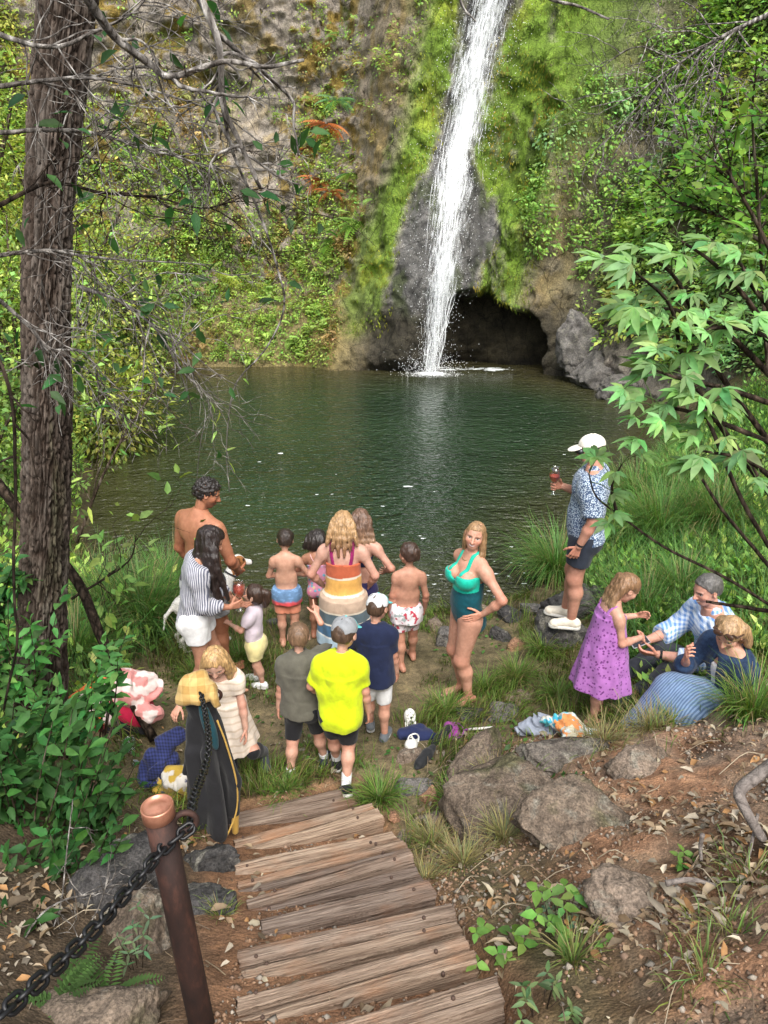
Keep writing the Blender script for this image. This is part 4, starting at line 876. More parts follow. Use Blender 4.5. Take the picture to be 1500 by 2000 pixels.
# ================================================================== GRASS, LITTER, ROCKS, STEPS
rg = np.random.default_rng(41)
def on_ground(x, y): return np.stack([x, y, ground(x, y)], -1)
def build_grass():
    n = 150000; x = rg.uniform(-4.2, 4.2, n); y = rg.uniform(2.9, 8.6, n)
    sd = poly_sdf(x, y, POOL); st = poly_sdf(x, y, _stair_poly)
    nz = fbm(x*1.6, y*1.6, 2, 3); n2 = fbm(x*5, y*5, 7, 2)
    dirt = sstep(.35, .8, x+.25*nz)*(1-sstep(4.1, 4.6, y+.3*nz))
    dens = sstep(-.28, .30, nz+.5*n2)*(1-.95*dirt)*(sd > .03)*(st > .10)*sstep(2.95, 3.5, y)
    dens *= 1-.8*np.exp(-((x-.45)**2/.25+(y-4.6)**2/.5))*(n2 < .1)          # trampled path
    dens = np.where((x > 1.3) & (y < 4.5), dens+.35*sstep(3.9, 4.3, y)*sstep(-.2, .2, n2), dens)
    k = rg.random(n) < dens*.85; x, y, nz, n2 = x[k], y[k], nz[k], n2[k]; n = len(x)
    P = on_ground(x, y); cl = fbm(x*3, y*3, 5, 2); a = 2*PI*fbm(x*.8, y*.8, 3, 2)*1.5+rg.normal(size=n)*.9
    D = np.stack([np.cos(a), np.sin(a), 0*a], -1); L = rg.uniform(.05, .16, n)*(1+.9*sstep(0, .5, cl))
    dry = (rg.random(n) < .22+.3*(n2 < -.1))[:, None]; c = np.where(dry, V(.20, .16, .07), np.where((rg.random(n) < .5)[:, None], V(.10, .17, .03), V(.14, .21, .035)))
    c = c*(1+rg.normal(size=(n, 1))*.25)
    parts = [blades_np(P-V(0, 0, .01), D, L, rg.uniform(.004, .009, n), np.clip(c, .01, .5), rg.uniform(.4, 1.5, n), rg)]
    # broader little leaves among the grass
    m = 2600; x = rg.uniform(-3.5, 3, m); y = rg.uniform(3.4, 7.6, m); ok = (poly_sdf(x, y, POOL) > .1)&(poly_sdf(x, y, _stair_poly) > .15)&(fbm(x*1.2, y*1.2, 4, 2)+.3*(x < -1) > .1); x, y = x[ok], y[ok]; m = len(x)
    P = on_ground(x, y)+V(0, 0, .02); parts.append(kites_np(P, rand_unit(m, rg)+V(0, 0, .3), V(0, 0, 1)+rand_unit(m, rg)*.5, rg.uniform(.03, .07, m), rg.uniform(.02, .04, m), jitter_col(V(.08, .17, .04), m, .3, rg)))
    stuff('grass', parts, GRASS, 'trampled bright green and straw-coloured grass on the near bank', 'grass')
    # far right bank ground cover
    m = 5200; x = rg.uniform(2.0, 7.0, m); y = rg.uniform(4.6, 13.5, m); ok = (poly_sdf(x, y, POOL) > .1)&(x > 2+.12*(y-5)); x, y = x[ok], y[ok]; m = len(x); P = on_ground(x, y); N = np.tile(V(0, 0, 1), (m, 1))
    base = G_MID*1.3+(G_BRIGHT-G_MID)*sstep(-.1, .3, fbm(x, y, 4, 2))[:, None]
    parts = [clump_leaves(P, N, 7, .13, .085, .05, base, .3, rng=rg)]
    k = rg.random(m) < .35; a = rg.uniform(0, 2*PI, k.sum()*14); Pk = np.repeat(P[k], 14, 0)+rg.normal(size=(k.sum()*14, 3))*V(.07, .07, 0)
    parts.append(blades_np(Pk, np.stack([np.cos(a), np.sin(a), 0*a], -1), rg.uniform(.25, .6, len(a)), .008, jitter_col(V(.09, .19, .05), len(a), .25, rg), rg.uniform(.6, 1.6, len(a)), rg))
    # left bank the same
    m = 4200; x = rg.uniform(-9, -2.2, m); y = rg.uniform(3.4, 20, m); ok = (poly_sdf(x, y, POOL) > .15)&(x < -1.9-.1*(y-4)); x, y = x[ok], y[ok]; m = len(x); P = on_ground(x, y); N = np.tile(V(0, 0, 1), (m, 1))
    parts.append(clump_leaves(P, N, 8, .18, .10, .055, G_MID*1.4+(G_BRIGHT-G_MID)*sstep(-.1, .3, fbm(x*.6, y*.6, 4, 2))[:, None], .3, rng=rg))
    k = rg.random(m) < .3; a = rg.uniform(0, 2*PI, k.sum()*12); Pk = np.repeat(P[k], 12, 0)+rg.normal(size=(k.sum()*12, 3))*V(.07, .07, 0)
    parts.append(blades_np(Pk, np.stack([np.cos(a), np.sin(a), 0*a], -1), rg.uniform(.25, .6, len(a)), .008, jitter_col(V(.10, .20, .05), len(a), .25, rg), rg.uniform(.6, 1.6, len(a)), rg))
    stuff('bank_weeds', parts, LEAF, 'lush mixed weeds and low leaves on the banks beside the pool', 'weeds')
build_grass()
def tussock(px, py, label, n, L, spread, col, rng, group='arching grass tussocks on the banks', w=.007):
    p = gp(px, py); root = empty('grass_tussock', p); tag(root, label, 'grass tussock', group)
    a = rng.uniform(0, 2*PI, n); r = np.abs(rng.normal(size=n))*spread; P = np.stack([np.cos(a)*r, np.sin(a)*r, -.03+0*a], -1); b = a+rng.normal(size=n)*.5
    c = jitter_col(col, n, .28, rng); c = np.where((rng.random(n) < .15)[:, None], V(.30, .25, .12), c)
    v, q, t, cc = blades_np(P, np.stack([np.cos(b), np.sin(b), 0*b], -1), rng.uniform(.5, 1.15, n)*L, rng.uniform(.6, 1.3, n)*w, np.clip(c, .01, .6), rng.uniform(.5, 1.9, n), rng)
    link('blades', mesh_np('blades', v, q, col=cc), GRASS, root)
TG = V(.11, .23, .055)
for (px, py, lab, n, L, s) in [(285, 1235, 'big arching grass tussock at the water beside the dog', 1500, .95, .16), (215, 1215, 'large grass tussock left of the biggest one by the fir', 1100, .9, .16), (330, 1150, 'grass tussock on the shoreline behind the shirtless man', 600, .7, .12), (150, 1290, 'tall grass clump at the foot of the fir trunk', 800, .75, .15),
    (1085, 1130, 'grass tussock trailing into the water left of the man in the cap', 1100, .85, .14), (1290, 1060, 'wide grass tussock on the right bank behind the man in the cap', 1500, 1.0, .22), (1240, 985, 'grass tussock at the right water edge further back', 900, .9, .2), (1400, 1040, 'tall pale grass clump high on the right bank', 1200, 1.0, .22), (1345, 960, 'grass clump near the water under the buckeye leaves', 900, .95, .22),
    (1260, 1215, 'upright grass clump between the purple dress and the seated man', 700, .65, .12), (1330, 1170, 'grass clump behind the seated man', 600, .6, .14)]: tussock(px, py, lab, n, L, s, TG*rg.uniform(.85, 1.1), rg)
for (px, py, lab, n, L, s) in [(1090, 1365, 'bright grass tuft in front of the purple dress', 260, .26, .06), (1010, 1330, 'bright grass tuft right of the teal swimsuit', 420, .30, .08), (945, 1350, 'dark reedy tuft by the bare feet', 160, .28, .03), (870, 1395, 'grass tuft behind the white clogs', 360, .28, .07), (740, 1565, 'bright grass tuft at the top right corner of the steps', 420, .26, .07), (880, 1570, 'grass tuft against the grey boulder', 200, .22, .04),
    (560, 1545, 'short grass tuft beside the lowest step', 300, .18, .07), (470, 1290, 'grass tuft behind the blonde girl', 300, .28, .07), (860, 1190, 'reedy grass tuft at the water edge by the boys', 260, .38, .05), (1060, 1275, 'grass tuft among the shore stones', 360, .3, .08), (390, 1330, 'grass tuft below the white dog', 420, .3, .08), (1440, 1400, 'grass fringe in front of the denim jacket', 200, .32, .08), (1310, 1412, 'grass tuft beside the pleated skirt hem', 120, .2, .05), (1470, 1400, 'tall grass blades in the right foreground beside the seated woman', 300, .5, .08)]: tussock(px, py, lab, n, L, s, V(.13, .23, .045), rg, 'small bright grass tufts on the near bank', .006)

for (px, py, lab, n, L, s) in [(845, 1650, 'pale dry grass along the right ends of the planks', 420, .20, .07), (905, 1690, 'straw grass tuft below the big boulder', 380, .20, .07), (830, 1720, 'thin dry grass beside the middle planks', 260, .16, .06), (985, 1640, 'dry grass hanging over the front of the boulder', 260, .22, .06), (960, 1530, 'grass growing from the crack beside the boulder', 240, .22, .05), (1180, 1450, 'grass fringe right of the patterned towel', 320, .22, .10), (1270, 1425, 'green grass on the lip of the bank below the purple dress', 380, .24, .10)]: tussock(px, py, lab, n, L, s, V(.27, .25, .11), rg, 'dry grass tufts by the steps', .004)
for (px, py, lab, n, L, s) in [(1440, 1830, 'green grass tuft at the lower right corner', 90, .16, .09), (1380, 1910, 'loose grass tuft near the bottom right', 80, .14, .09), (1470, 1720, 'grass clump below the twisted root', 90, .15, .08), (1120, 1880, 'upright grass blades behind the seedlings', 90, .22, .02), (430, 1790, 'small grass tuft beside the wide gritty plank', 120, .12, .04)]: tussock(px, py, lab, n, L, s, V(.16, .22, .06), rg, 'green grass tufts at lower right', .0045)
# ------------------------------------------------------------------ leaf litter, twigs and grit
def build_litter():
    n = 34000; x = rg.uniform(-2.6, 3.4, n); y = rg.uniform(.9, 4.6, n); st = poly_sdf(x, y, _stair_poly); nz = fbm(x*2, y*2, 1, 3)
    right = (x > .2)*np.clip(.10+.9*sstep(-.02, .3, nz)*(1-sstep(2.2, 2.9, y-.0*x)*.7)*np.exp(-((x-1.0)/1.1)**2)+.30*sstep(.1, .35, nz), 0, 1)*(1-sstep(3.2, 4.4, y)*.6); left = .45*(x < -.3)*sstep(-.1, .3, nz+.1)*(1-sstep(3.2, 3.9, y)*.8)
    d = np.maximum(right, left)*(st > .0); d = np.maximum(d, .06*(st > -.3)*(st <= .0)); k = rg.random(n) < d*.75; x, y = x[k], y[k]; n = len(x)
    P = on_ground(x, y)+np.stack([0*x, 0*x, rg.uniform(.006, .03, n)], -1); a = rg.uniform(0, 2*PI, n); D = np.stack([np.cos(a), np.sin(a), rg.normal(size=n)*.3], -1)
    pal = np.array([(.34, .25, .16), (.42, .33, .23), (.26, .18, .11), (.20, .15, .10), (.42, .23, .10), (.48, .42, .31), (.34, .29, .23), (.44, .38, .30)]); c = pal[rg.integers(0, len(pal), n)]*.68*(1+rg.normal(size=(n, 1))*.25)
    L = rg.gamma(5, .0075, n)+.01; parts = [leaves_np(P, D, V(0, 0, 1)+rand_unit(n, rg)*.5, L, L*rg.uniform(.3, .5, n), np.clip(c, .02, .6), .35, .3)]
    stuff('leaf_litter', parts, DRYLEAF, 'dry brown and tan fallen leaves scattered over the dirt', 'leaf litter')
    # thin dead stalks
    parts = []
    for i in range(420):
        x = rg.uniform(-1.6, 2.6); y = rg.uniform(1.2, 4.3); p = V(x, y, gz(x, y)+.015); a = rg.uniform(0, 2*PI); l = rg.uniform(.06, .3); d = V(math.cos(a), math.sin(a), 0); m = p+d*l*.5+V(0, 0, .015); e = p+d*l; e[2] = gz(e[0], e[1])+.012
        if poly_sdf(np.array([x]), np.array([y]), _stair_poly)[0] < .03: continue
        parts.append(tube_np(smoothpath([p, m+rg.normal(size=3)*.012, e], 6), rg.uniform(.0012, .003), 4, False, V(*[(.24, .18, .12), (.36, .30, .22), (.14, .10, .07)][rg.integers(0, 3)])))
    stuff('fallen_twigs', parts, DRYLEAF, 'thin dead twigs lying on the dirt bank', 'twigs')
    # grit
    n = 15000; x = rg.uniform(.2, 3.2, n); y = rg.uniform(1.0, 4.3, n); k = rg.random(n) < sstep(-.3, .3, fbm(x*2.5, y*2.5, 6, 2)); x, y = x[k], y[k]; 
    xs = rg.uniform(-.6, .45, 2600); ys = rg.uniform(1.5, 3.3, 2600); x = np.r_[x, xs]; y = np.r_[y, ys]; n = len(x); r = rg.gamma(2, .0028, n)[:, None]+.002
    P = on_ground(x, y)+V(0, 0, .003); oc = np.array([(1, 0, 0), (-1, 0, 0), (0, 1, 0), (0, -1, 0), (0, 0, .7), (0, 0, -.7)]); v = (P[:, None]+oc[None]*r[:, :, None]*(1+.3*rg.normal(size=(n, 6, 1)))).reshape(-1, 3); kk = (np.arange(n)*6)[:, None]
    tt = np.concatenate([kk+np.array([a]) for a in [(0,2,4),(2,1,4),(1,3,4),(3,0,4),(2,0,5),(1,2,5),(3,1,5),(0,3,5)]]); pal = np.array([(.26, .16, .10), (.32, .20, .13), (.21, .14, .10), (.30, .26, .22)]); c = np.repeat(pal[rg.integers(0, 4, n)]*(1+rg.normal(size=(n, 1))*.2), 6, 0)
    stuff('gravel', [(v, None, tt, np.clip(c, .02, .5))], DRYLEAF, 'crumbly red-brown grit on the bank and steps', 'gravel')
build_litter()
# ------------------------------------------------------------------ rocks
def rockmat(name, dark, light, lich=(.21, .20, .165), moss=0.0):
    m, nt, b = newmat(name, .9, .2); cr = coords(nt, rnd=True); n1 = noise(nt, cr, 4, 8, .7); n2 = noise(nt, cr, 26, 6, .65); n3 = noise(nt, cr, 7, 5, .65, .5)
    c = ramp(nt, n1, [(.3, dark), (.65, light)]); c = mixc(nt, ramp(nt, n3, [(.55, (0, 0, 0)), (.66, (.7, .7, .7))]), c, lich)
    if moss: c = mixc(nt, ramp(nt, noise(nt, coords(nt), 3, 5), [(.5, (0, 0, 0)), (.6, (moss, moss, moss))]), c, (.05, .065, .015))
    ck = nd(nt, 'ShaderNodeTexVoronoi', {'Vector': coords(nt, (1, 1, 1.6), rot=(.4, .2, .1)), 'Scale': 5.0}, feature='DISTANCE_TO_EDGE').outputs['Distance']; ck = math_(nt, 'ADD', ck, math_(nt, 'MULTIPLY', n1, .12))
    c = mixc(nt, 1.0, c, ramp(nt, n2, [(.3, (.55, .55, .55)), (.5, (1.05, 1.05, 1.05)), (.7, (1.5, 1.47, 1.42))]), 'MULTIPLY'); c = mixc(nt, 1.0, c, ramp(nt, ck, [(.035, (.5, .48, .46)), (.07, (1, 1, 1))]), 'MULTIPLY')
    n5 = noise(nt, coords(nt), 90, 3, .6); c = mixc(nt, 1.0, c, ramp(nt, n5, [(.35, (.6, .6, .6)), (.65, (1.35, 1.35, 1.35))]), 'MULTIPLY')
    setc(nt, b, c); bump(nt, b, math_(nt, 'ADD', math_(nt, 'ADD', n1, math_(nt, 'MULTIPLY', n2, .45)), math_(nt, 'MINIMUM', ck, .06)), .9, .05); return m
R_GREY = rockmat('grey_stone', (.055, .05, .046), (.165, .155, .145)); R_BROWN = rockmat('brown_stone', (.10, .075, .056), (.23, .18, .14)); R_RED = rockmat('orange_stone', (.19, .10, .06), (.33, .19, .12), (.28, .19, .13)); R_DARK = rockmat('wet_stone', (.02, .02, .02), (.085, .08, .078)); R_BOULD = rockmat('bank_boulder', (.075, .056, .042), (.185, .145, .11), moss=.5); R_MOSS = rockmat('mossy_stone', (.05, .042, .035), (.16, .14, .12), moss=.8)
def rock(px, py, size, label, mat, seed, rz=0, sink=.3, tilt=(0, 0), z=None, grp=None, cuts=9, name='rock'):
    rng = np.random.default_rng(seed); bm = bmesh.new(); bmesh.ops.create_icosphere(bm, subdivisions=5, radius=1); v = np.array([a.co[:] for a in bm.verts]); f = np.array([[a.index for a in fc.verts] for fc in bm.faces]); bm.free()
    v = np.sign(v)*np.abs(v)**.8
    for i in range(cuts):
        n = unit(rng.normal(size=3)); d = rng.uniform(.55, .85); s = v@n-d; v = v-np.maximum(s, 0)[:, None]*n*.92
    v = v*(1+.16*fbm(v[:, 0]*1.5+seed, v[:, 1]*1.5, v[:, 2]*1.5, 3)[:, None]+.09*fbm(v[:, 0]*5, v[:, 1]*5+seed, v[:, 2]*5, 4)[:, None]+.05*(1-np.abs(fbm(v[:, 0]*3+seed, v[:, 1]*3, v[:, 2]*6, 2))*4)[:, None])
    v = v*(np.array(size)/2); p = gp(px, py) if z is None else atz(px, py, z); o = link(name, mesh_np(name, v, None, f), mat); o.location = (p[0], p[1], p[2]+size[2]*(.5-sink)); o.rotation_euler = (R(tilt[0]), R(tilt[1]), R(rz)); tag(o, label, 'rock', grp); return o
rock(1010, 1560, (.78, 1.0, .62), 'big grey-brown boulder embedded in the bank right of the steps', R_BOULD, 3, 22, .68, (14, -14))
rock(1125, 1600, (.70, .66, .42), 'broad lichen-spotted stone face above the leaf hollow', R_BOULD, 5, -18, .66, (20, 8))
rock(935, 1500, (.30, .78, .34), 'long dark ridge of rock leading down to the clogs', R_BOULD, 8, -38, .5, (8, 6))
rock(1120, 1475, (.75, .42, .30), 'mossy dirt-covered ledge under the towels', R_MOSS, 12, 5, .6, (12, 0))
rock(1245, 1765, (.36, .42, .26), 'cracked tan slab leaning in the dirt at lower right', R_BROWN, 13, 30, .6, (25, 12), cuts=13)
rock(1265, 1500, (.42, .36, .30), 'rounded clay lump overhanging a dark hollow', R_BROWN, 14, 10, .68, (10, 0))
rock(850, 1610, (.24, .22, .16), 'grey stone at the right edge of the lower steps', R_BROWN, 15, 12, .5)
rock(838, 1560, (.15, .14, .13), 'orange broken stone by the lowest steps', R_RED, 16, 40, .4)
rock(770, 1600, (.10, .09, .08), 'small orange stone against the plank ends', R_RED, 17, 10, .4)
rock(790, 1640, (.16, .12, .09), 'flat pinkish stone beside the third plank', R_BROWN, 18, 60, .5)
rock(800, 1540, (.34, .20, .14), 'dark flat rock at the top of the steps', R_GREY, 19, -15, .5)
rock(560, 1560, (.18, .14, .10), 'reddish stone half buried below the boys', R_RED, 20, 30, .55)
rock(215, 1735, (.62, .60, .52), 'large shaded boulder left of the rust post', R_DARK, 21, 20, .6)
rock(270, 1830, (.42, .40, .42), 'brown boulder behind the rust post', R_BOULD, 22, -30, .58)
rock(420, 1690, (.34, .30, .24), 'dark angular rock beside the steps under the black towel', R_DARK, 23, 15, .5)
rock(385, 1775, (.36, .26, .20), 'low dark rock between post and steps', R_DARK, 24, 0, .55)
rock(200, 1990, (.5, .36, .26), 'rock at the bottom left edge', R_BOULD, 25, 20, .62)
rock(300, 1775, (.14, .12, .11), 'small tan stone beside the rust post', R_RED, 26, 20, .4)
rock(1100, 1262, (.52, .56, .62), 'dark boulder the man in the cap stands on', R_DARK, 30, 14, .42, z=.16)
rock(1130, 1222, (.80, .62, .5), 'flat dark rock shelf under the cream shoes', R_DARK, 31, 0, .0, z=.03, cuts=5)
for i, (px, py, s, lab) in enumerate([(980, 1245, (.24, .2, .2), 'brown stone right of the teal swimsuit'), (870, 1255, (.26, .3, .28), 'dark grey rock behind the teal swimsuit'), (850, 1225, (.3, .24, .2), 'grey shore rock behind the lobster trunks'), (1000, 1205, (.4, .26, .16), 'flat wet rock at the water edge'), (1060, 1195, (.5, .3, .2), 'dark wet shore rock left of the cap man'), (935, 1190, (.3, .22, .14), 'small wet rock at the shore'), (1010, 1265, (.2, .16, .14), 'reddish stone in the grass near the shore'),
    (985, 1400, (.34, .26, .16), 'grey rock by the towels'), (1010, 1365, (.3, .22, .12), 'flat stone beside the bare feet'), (930, 1400, (.34, .24, .10), 'low flat stone by the net handle'), (530, 1215, (.2, .16, .08), 'dark stone at the shore behind the toddler'), (800, 1480, (.24, .16, .10), 'flat stone half under the black boots'), (1185, 1190, (.5, .4, .5), 'dark rock behind the man in the cap')]): rock(px, py, s, lab, [R_DARK, R_GREY, R_BROWN][i % 3] if i != 6 else R_RED, 50+i, i*37, .45)
# far rocks at the right foot of the cave
for i, (px, py, y, s, lab) in enumerate([(1165, 735, 18.6, (1.6, 1.3, 1.3), 'pale grey boulder at the right side of the cave'), (1130, 665, 19.0, (1.1, 1.0, 1.9), 'upright grey rock pillar at the cave mouth'), (1215, 770, 17.4, (1.5, 1.1, .9), 'low grey shore boulder right of the cave')]):
    p = aty(px, py, y); o = rock(0, 0, s, lab, R_GREY, 80+i, i*25, 0, z=1); o.location = p
# ------------------------------------------------------------------ plank steps
def woodmat():
    m, nt, b = newmat('weathered_timber', .9, .15)
    def mp(sx, sy, sz): return coords(nt, (sx, sy, sz), 'Object', rnd=True)
    g = noise(nt, mp(2.2, 60, 60), 1.0, 6, .65, .6); g2 = noise(nt, mp(5, 150, 150), 1.0, 4, .7, .3); bl = noise(nt, mp(3, 5, 5), 1.0, 4)
    rnd = nd(nt, 'ShaderNodeObjectInfo').outputs['Random']
    c = ramp(nt, g, [(.26, (.08, .052, .04)), (.44, (.25, .185, .14)), (.70, (.42, .335, .265))])
    c = mixc(nt, 1.0, c, ramp(nt, g2, [(.35, (.45, .42, .4)), (.5, (1, 1, 1)), (.7, (1.2, 1.2, 1.2))]), 'MULTIPLY')
    c = mixc(nt, ramp(nt, bl, [(.50, (0, 0, 0)), (.70, (.6, .6, .6))]), c, (.36, .185, .10))
    c = mixc(nt, 1.0, c, ramp(nt, rnd, [(0, (.62, .62, .66)), (1, (1.25, 1.2, 1.12))]), 'MULTIPLY')
    setc(nt, b, c); bump(nt, b, math_(nt, 'ADD', g, math_(nt, 'MULTIPLY', g2, .7)), 1.0, .018); return m
WOOD = woodmat(); NAIL, _nt, _b = newmat('rusty_nail', .7, .4, (.06, .035, .025))
PLAB = ['lowest plank of the steps, at the grass', 'second plank from the bottom under the heel of the neon boy', 'third plank up, split along its length', 'fourth plank up, narrow and grey-brown', 'fifth plank up, middle of the flight', 'sixth plank up with reddish dirt at its right end', 'wide plank strewn with red-brown grit', 'second plank from the camera, grey and grooved', 'nearest plank at the bottom edge of the picture']
PLW2, PLAB2 = [], []
for i, C in enumerate(PLW):
    BL, BR, FR, FL = [np.array(c, float) for c in C]
    if i in (1, 3, 4, 6, 7):
        t0, t1 = (.62, .40) if i == 1 else ((.45, .58) if i in (3, 6) else (.52, .47)); L1, R1 = BL+(FL-BL)*t0, BR+(FR-BR)*t1; dz = V(0, 0, -.012)
        PLW2 += [(BL, BR, R1, L1), (L1+dz, R1+dz, FR+dz, FL+dz)]; PLAB2 += [PLAB[i]+', back board', PLAB[i]+', front board']
    else: PLW2.append((BL, BR, FR, FL)); PLAB2.append(PLAB[i])
for i, C in enumerate(PLW2):
    BL, BR, FR, FL = [np.array(c, float) for c in C]; BL, FL = BL+(FL-BL)*.02, FL-(FL-BL)*.09; BR, FR = BR+(FR-BR)*.02, FR-(FR-BR)*.09; jz = random.Random(i).uniform(-.012, .010); BL, BR, FR, FL = BL+V(0, 0, jz), BR+V(0, 0, jz+random.Random(i+50).uniform(-.008, .008)), FR+V(0, 0, jz-.006), FL+V(0, 0, jz); cen = (BL+BR+FR+FL)/4; ux = unit((BR+FR)-(BL+FL)); uy = np.cross(V(0, 0, 1), ux)
    M = np.stack([ux, uy, V(0, 0, 1)], 1); nx, ny, nzv = 90, 10, 5
    def bil(s, t): return (FL*(1-s)+FR*s)*(1-t)+(BL*(1-s)+BR*s)*t
    rngp = np.random.default_rng(100+i); H = .13
    # closed grid box
    S = np.linspace(0, 1, nx); ring = [(t, 0) for t in np.linspace(0, 1, ny)]+[(1, -h) for h in np.linspace(0, 1, nzv)[1:]]+[(t, -1) for t in np.linspace(1, 0, ny)[1:]]+[(0, -h) for h in np.linspace(1, 0, nzv)[1:-1]]
    v = []
    for (t, h) in ring: v.append(np.array([bil(s, t)+V(0, 0, h*H) for s in S]))
    v = np.array(v); nr = len(ring)
    edge = np.array([min(abs(t), abs(1-t)) for t, h in ring])*.2; top = np.array([h > -.01 for t, h in ring])
    L = (v.reshape(-1, 3)-cen)@M
    d = fbm(L[:, 0]*1.2+i*9, L[:, 1]*22, L[:, 2]*22, 3)*.006+fbm(L[:, 0]*9+i, L[:, 1]*40, L[:, 2]*40, 2)*.002
    n_out = np.array([(0, 0, 1) if (h > -.01 and 0 < t < 1) else ((0, .7, .7) if (h > -.01 and t == 1) else ((0, -.7, .7) if (h > -.01 and t == 0) else ((0, 1, 0) if t == 1 else ((0, -1, 0) if t == 0 else (0, 0, -1))))) for t, h in ring])
    L = L+np.repeat(n_out, nx, 0)*d[:, None]; corner = np.repeat(np.array([1.0 if (h > -.01 and t in (0, 1)) else 0 for t, h in ring]), nx); L -= np.repeat(n_out, nx, 0)*(corner*(.006+.004*rngp.random(len(L))))[:, None]
    endn = np.tile(((S < .001)*-1+(S > .999)*1.0), nr); L[:, 0] += endn*(.012*fbm(L[:, 1]*30, L[:, 2]*30, i, 2))
    a, b2 = np.meshgrid(np.arange(nr), np.arange(nx-1), indexing='ij'); a2 = (a+1) % nr; q = np.stack([a*nx+b2, a2*nx+b2, a2*nx+b2+1, a*nx+b2+1], -1).reshape(-1, 4)[:, ::-1]
    c0, c1 = L[::nx].mean(0), L[nx-1::nx].mean(0); vv = np.vstack([L, c0, c1]); k = len(L); ar = np.arange(nr); tr = np.vstack([np.stack([0*ar+k, ((ar+1) % nr)*nx, ar*nx], -1), np.stack([0*ar+k+1, ar*nx+nx-1, ((ar+1) % nr)*nx+nx-1], -1)])
    o = link('step_plank', mesh_np('step_plank', vv, q, tr), WOOD); o.matrix_world = Matrix(np.block([[M, cen[:, None]], [np.array([[0, 0, 0, 1.0]])]]).tolist()); tag(o, PLAB2[i], 'plank', 'timber planks of the steps')
    w = np.linalg.norm(FR-FL)
    for s in (-.40, .34):
        p, q2, t2 = lathe_np([(.0, .007), (.006, .006), (.008, .002), (.008, -.01)], 10, (s*w+rngp.normal()*.02, rngp.normal()*.02, .003)); link('nail', mesh_np('nail', p, q2), NAIL, o)
# fern and small plants in the foreground
rf2 = np.random.default_rng(9)
def herb(px, py, label, n, L, W, col, h, spread, rng, cat='plant', name='seedling'):
    p = gp(px, py); root = empty(name, p); tag(root, label, cat); st, P, D = [], [], []
    for i in range(n):
        a = rng.uniform(0, 2*PI); r = spread*rng.random()**.5; b = V(math.cos(a)*r*.5, math.sin(a)*r*.5, -.02); t = V(math.cos(a)*r, math.sin(a)*r, h*rng.uniform(.4, 1)); st.append(tube_np(smoothpath([b, (b+t)/2+V(0, 0, .02), t], 5), .0016, 4, False))
        for j in range(3): P.append(t); D.append(V(math.cos(a+j*2.1), math.sin(a+j*2.1), .1*rng.normal()))
    v, q, t, c = join_np(st); link('stem', mesh_np('stem', v, q), BARK, root); s = rng.uniform(.7, 1.2, len(P)); v, q, t, c = leaves_np(np.array(P), np.array(D), V(0, -.2, 1)+rand_unit(len(P), rng)*.3, L*s, W*s, jitter_col(col, len(P), .2, rng), .1, .2); link('leaves', mesh_np('leaves', v, q, t, col=c), LEAF, root)
herb(965, 1870, 'small bright green seedlings by the right end of the planks', 9, .055, .035, V(.16, .30, .06), .07, .12, rf2)
herb(1110, 1830, 'leafy green seedling patch in the leaf litter at lower right', 16, .06, .036, V(.14, .27, .06), .12, .17, rf2)
herb(1060, 1975, 'feathery grey-green weed at the bottom right', 14, .045, .014, V(.12, .20, .08), .10, .1, rf2)
herb(1080, 1800, 'low sage-green weed between the two seedling patches', 12, .04, .018, V(.16, .20, .12), .08, .12, rf2)
herb(265, 1880, 'spiky pale green weed beside the rust post', 14, .045, .012, V(.14, .22, .11), .22, .10, rf2)
herb(1340, 1690, 'tiny green sprig growing from the red dirt', 5, .04, .02, V(.12, .24, .05), .05, .06, rf2)
for (px, py, lab) in [(110, 1960, 'small fern in the bottom left corner'), (210, 1960, 'second small fern beside the bottom left rock')]:
    p = gp(px, py); root = empty('ground_fern', p); tag(root, lab, 'fern'); a = rf2.uniform(0, 2*PI, 10); 
    for ai in a: v, q, t, c = fern_fronds(np.zeros((1, 3))+V(0, 0, .02), np.array([[math.cos(ai), math.sin(ai), .2]]), rf2.uniform(.18, .3, 1), V(.09, .17, .05), 15, rf2, .5); link('frond', mesh_np('frond', v, q, t, col=c), LEAF, root)
# wilted uprooted plant on the boulder
p = gp(1108, 1540); root = empty('wilted_plant', p); tag(root, 'wilted green sprig lying on the boulder', 'plant'); n = 60; P = rf2.normal(size=(n, 3))*V(.05, .03, .05)+V(0, -.03, .06); v, q, t, c = leaves_np(P, rand_unit(n, rf2)*.6+V(0, -.3, -.9), V(0, -1, .4)+rand_unit(n, rf2)*.4, rf2.uniform(.04, .08, n), .018, jitter_col(V(.05, .11, .035), n, .25, rf2), .3, .3); link('leaves', mesh_np('leaves', v, q, t, col=c), LEAF, root)
v, q, t = tube_np(smoothpath([V(.06, -.02, .13), V(.02, -.03, .10), V(-.01, -.04, .02)], 8), .004, 5); link('stem', mesh_np('stem', v, q, t), BARK, root)
ROOTM, _nt, _b = newmat('grey_root', .9, .15); _n = noise(_nt, coords(_nt), 26, 6, .7, .8); setc(_nt, _b, ramp(_nt, _n, [(.3, (.06, .05, .045)), (.6, (.23, .20, .18))])); bump(_nt, _b, _n, .8, .02)
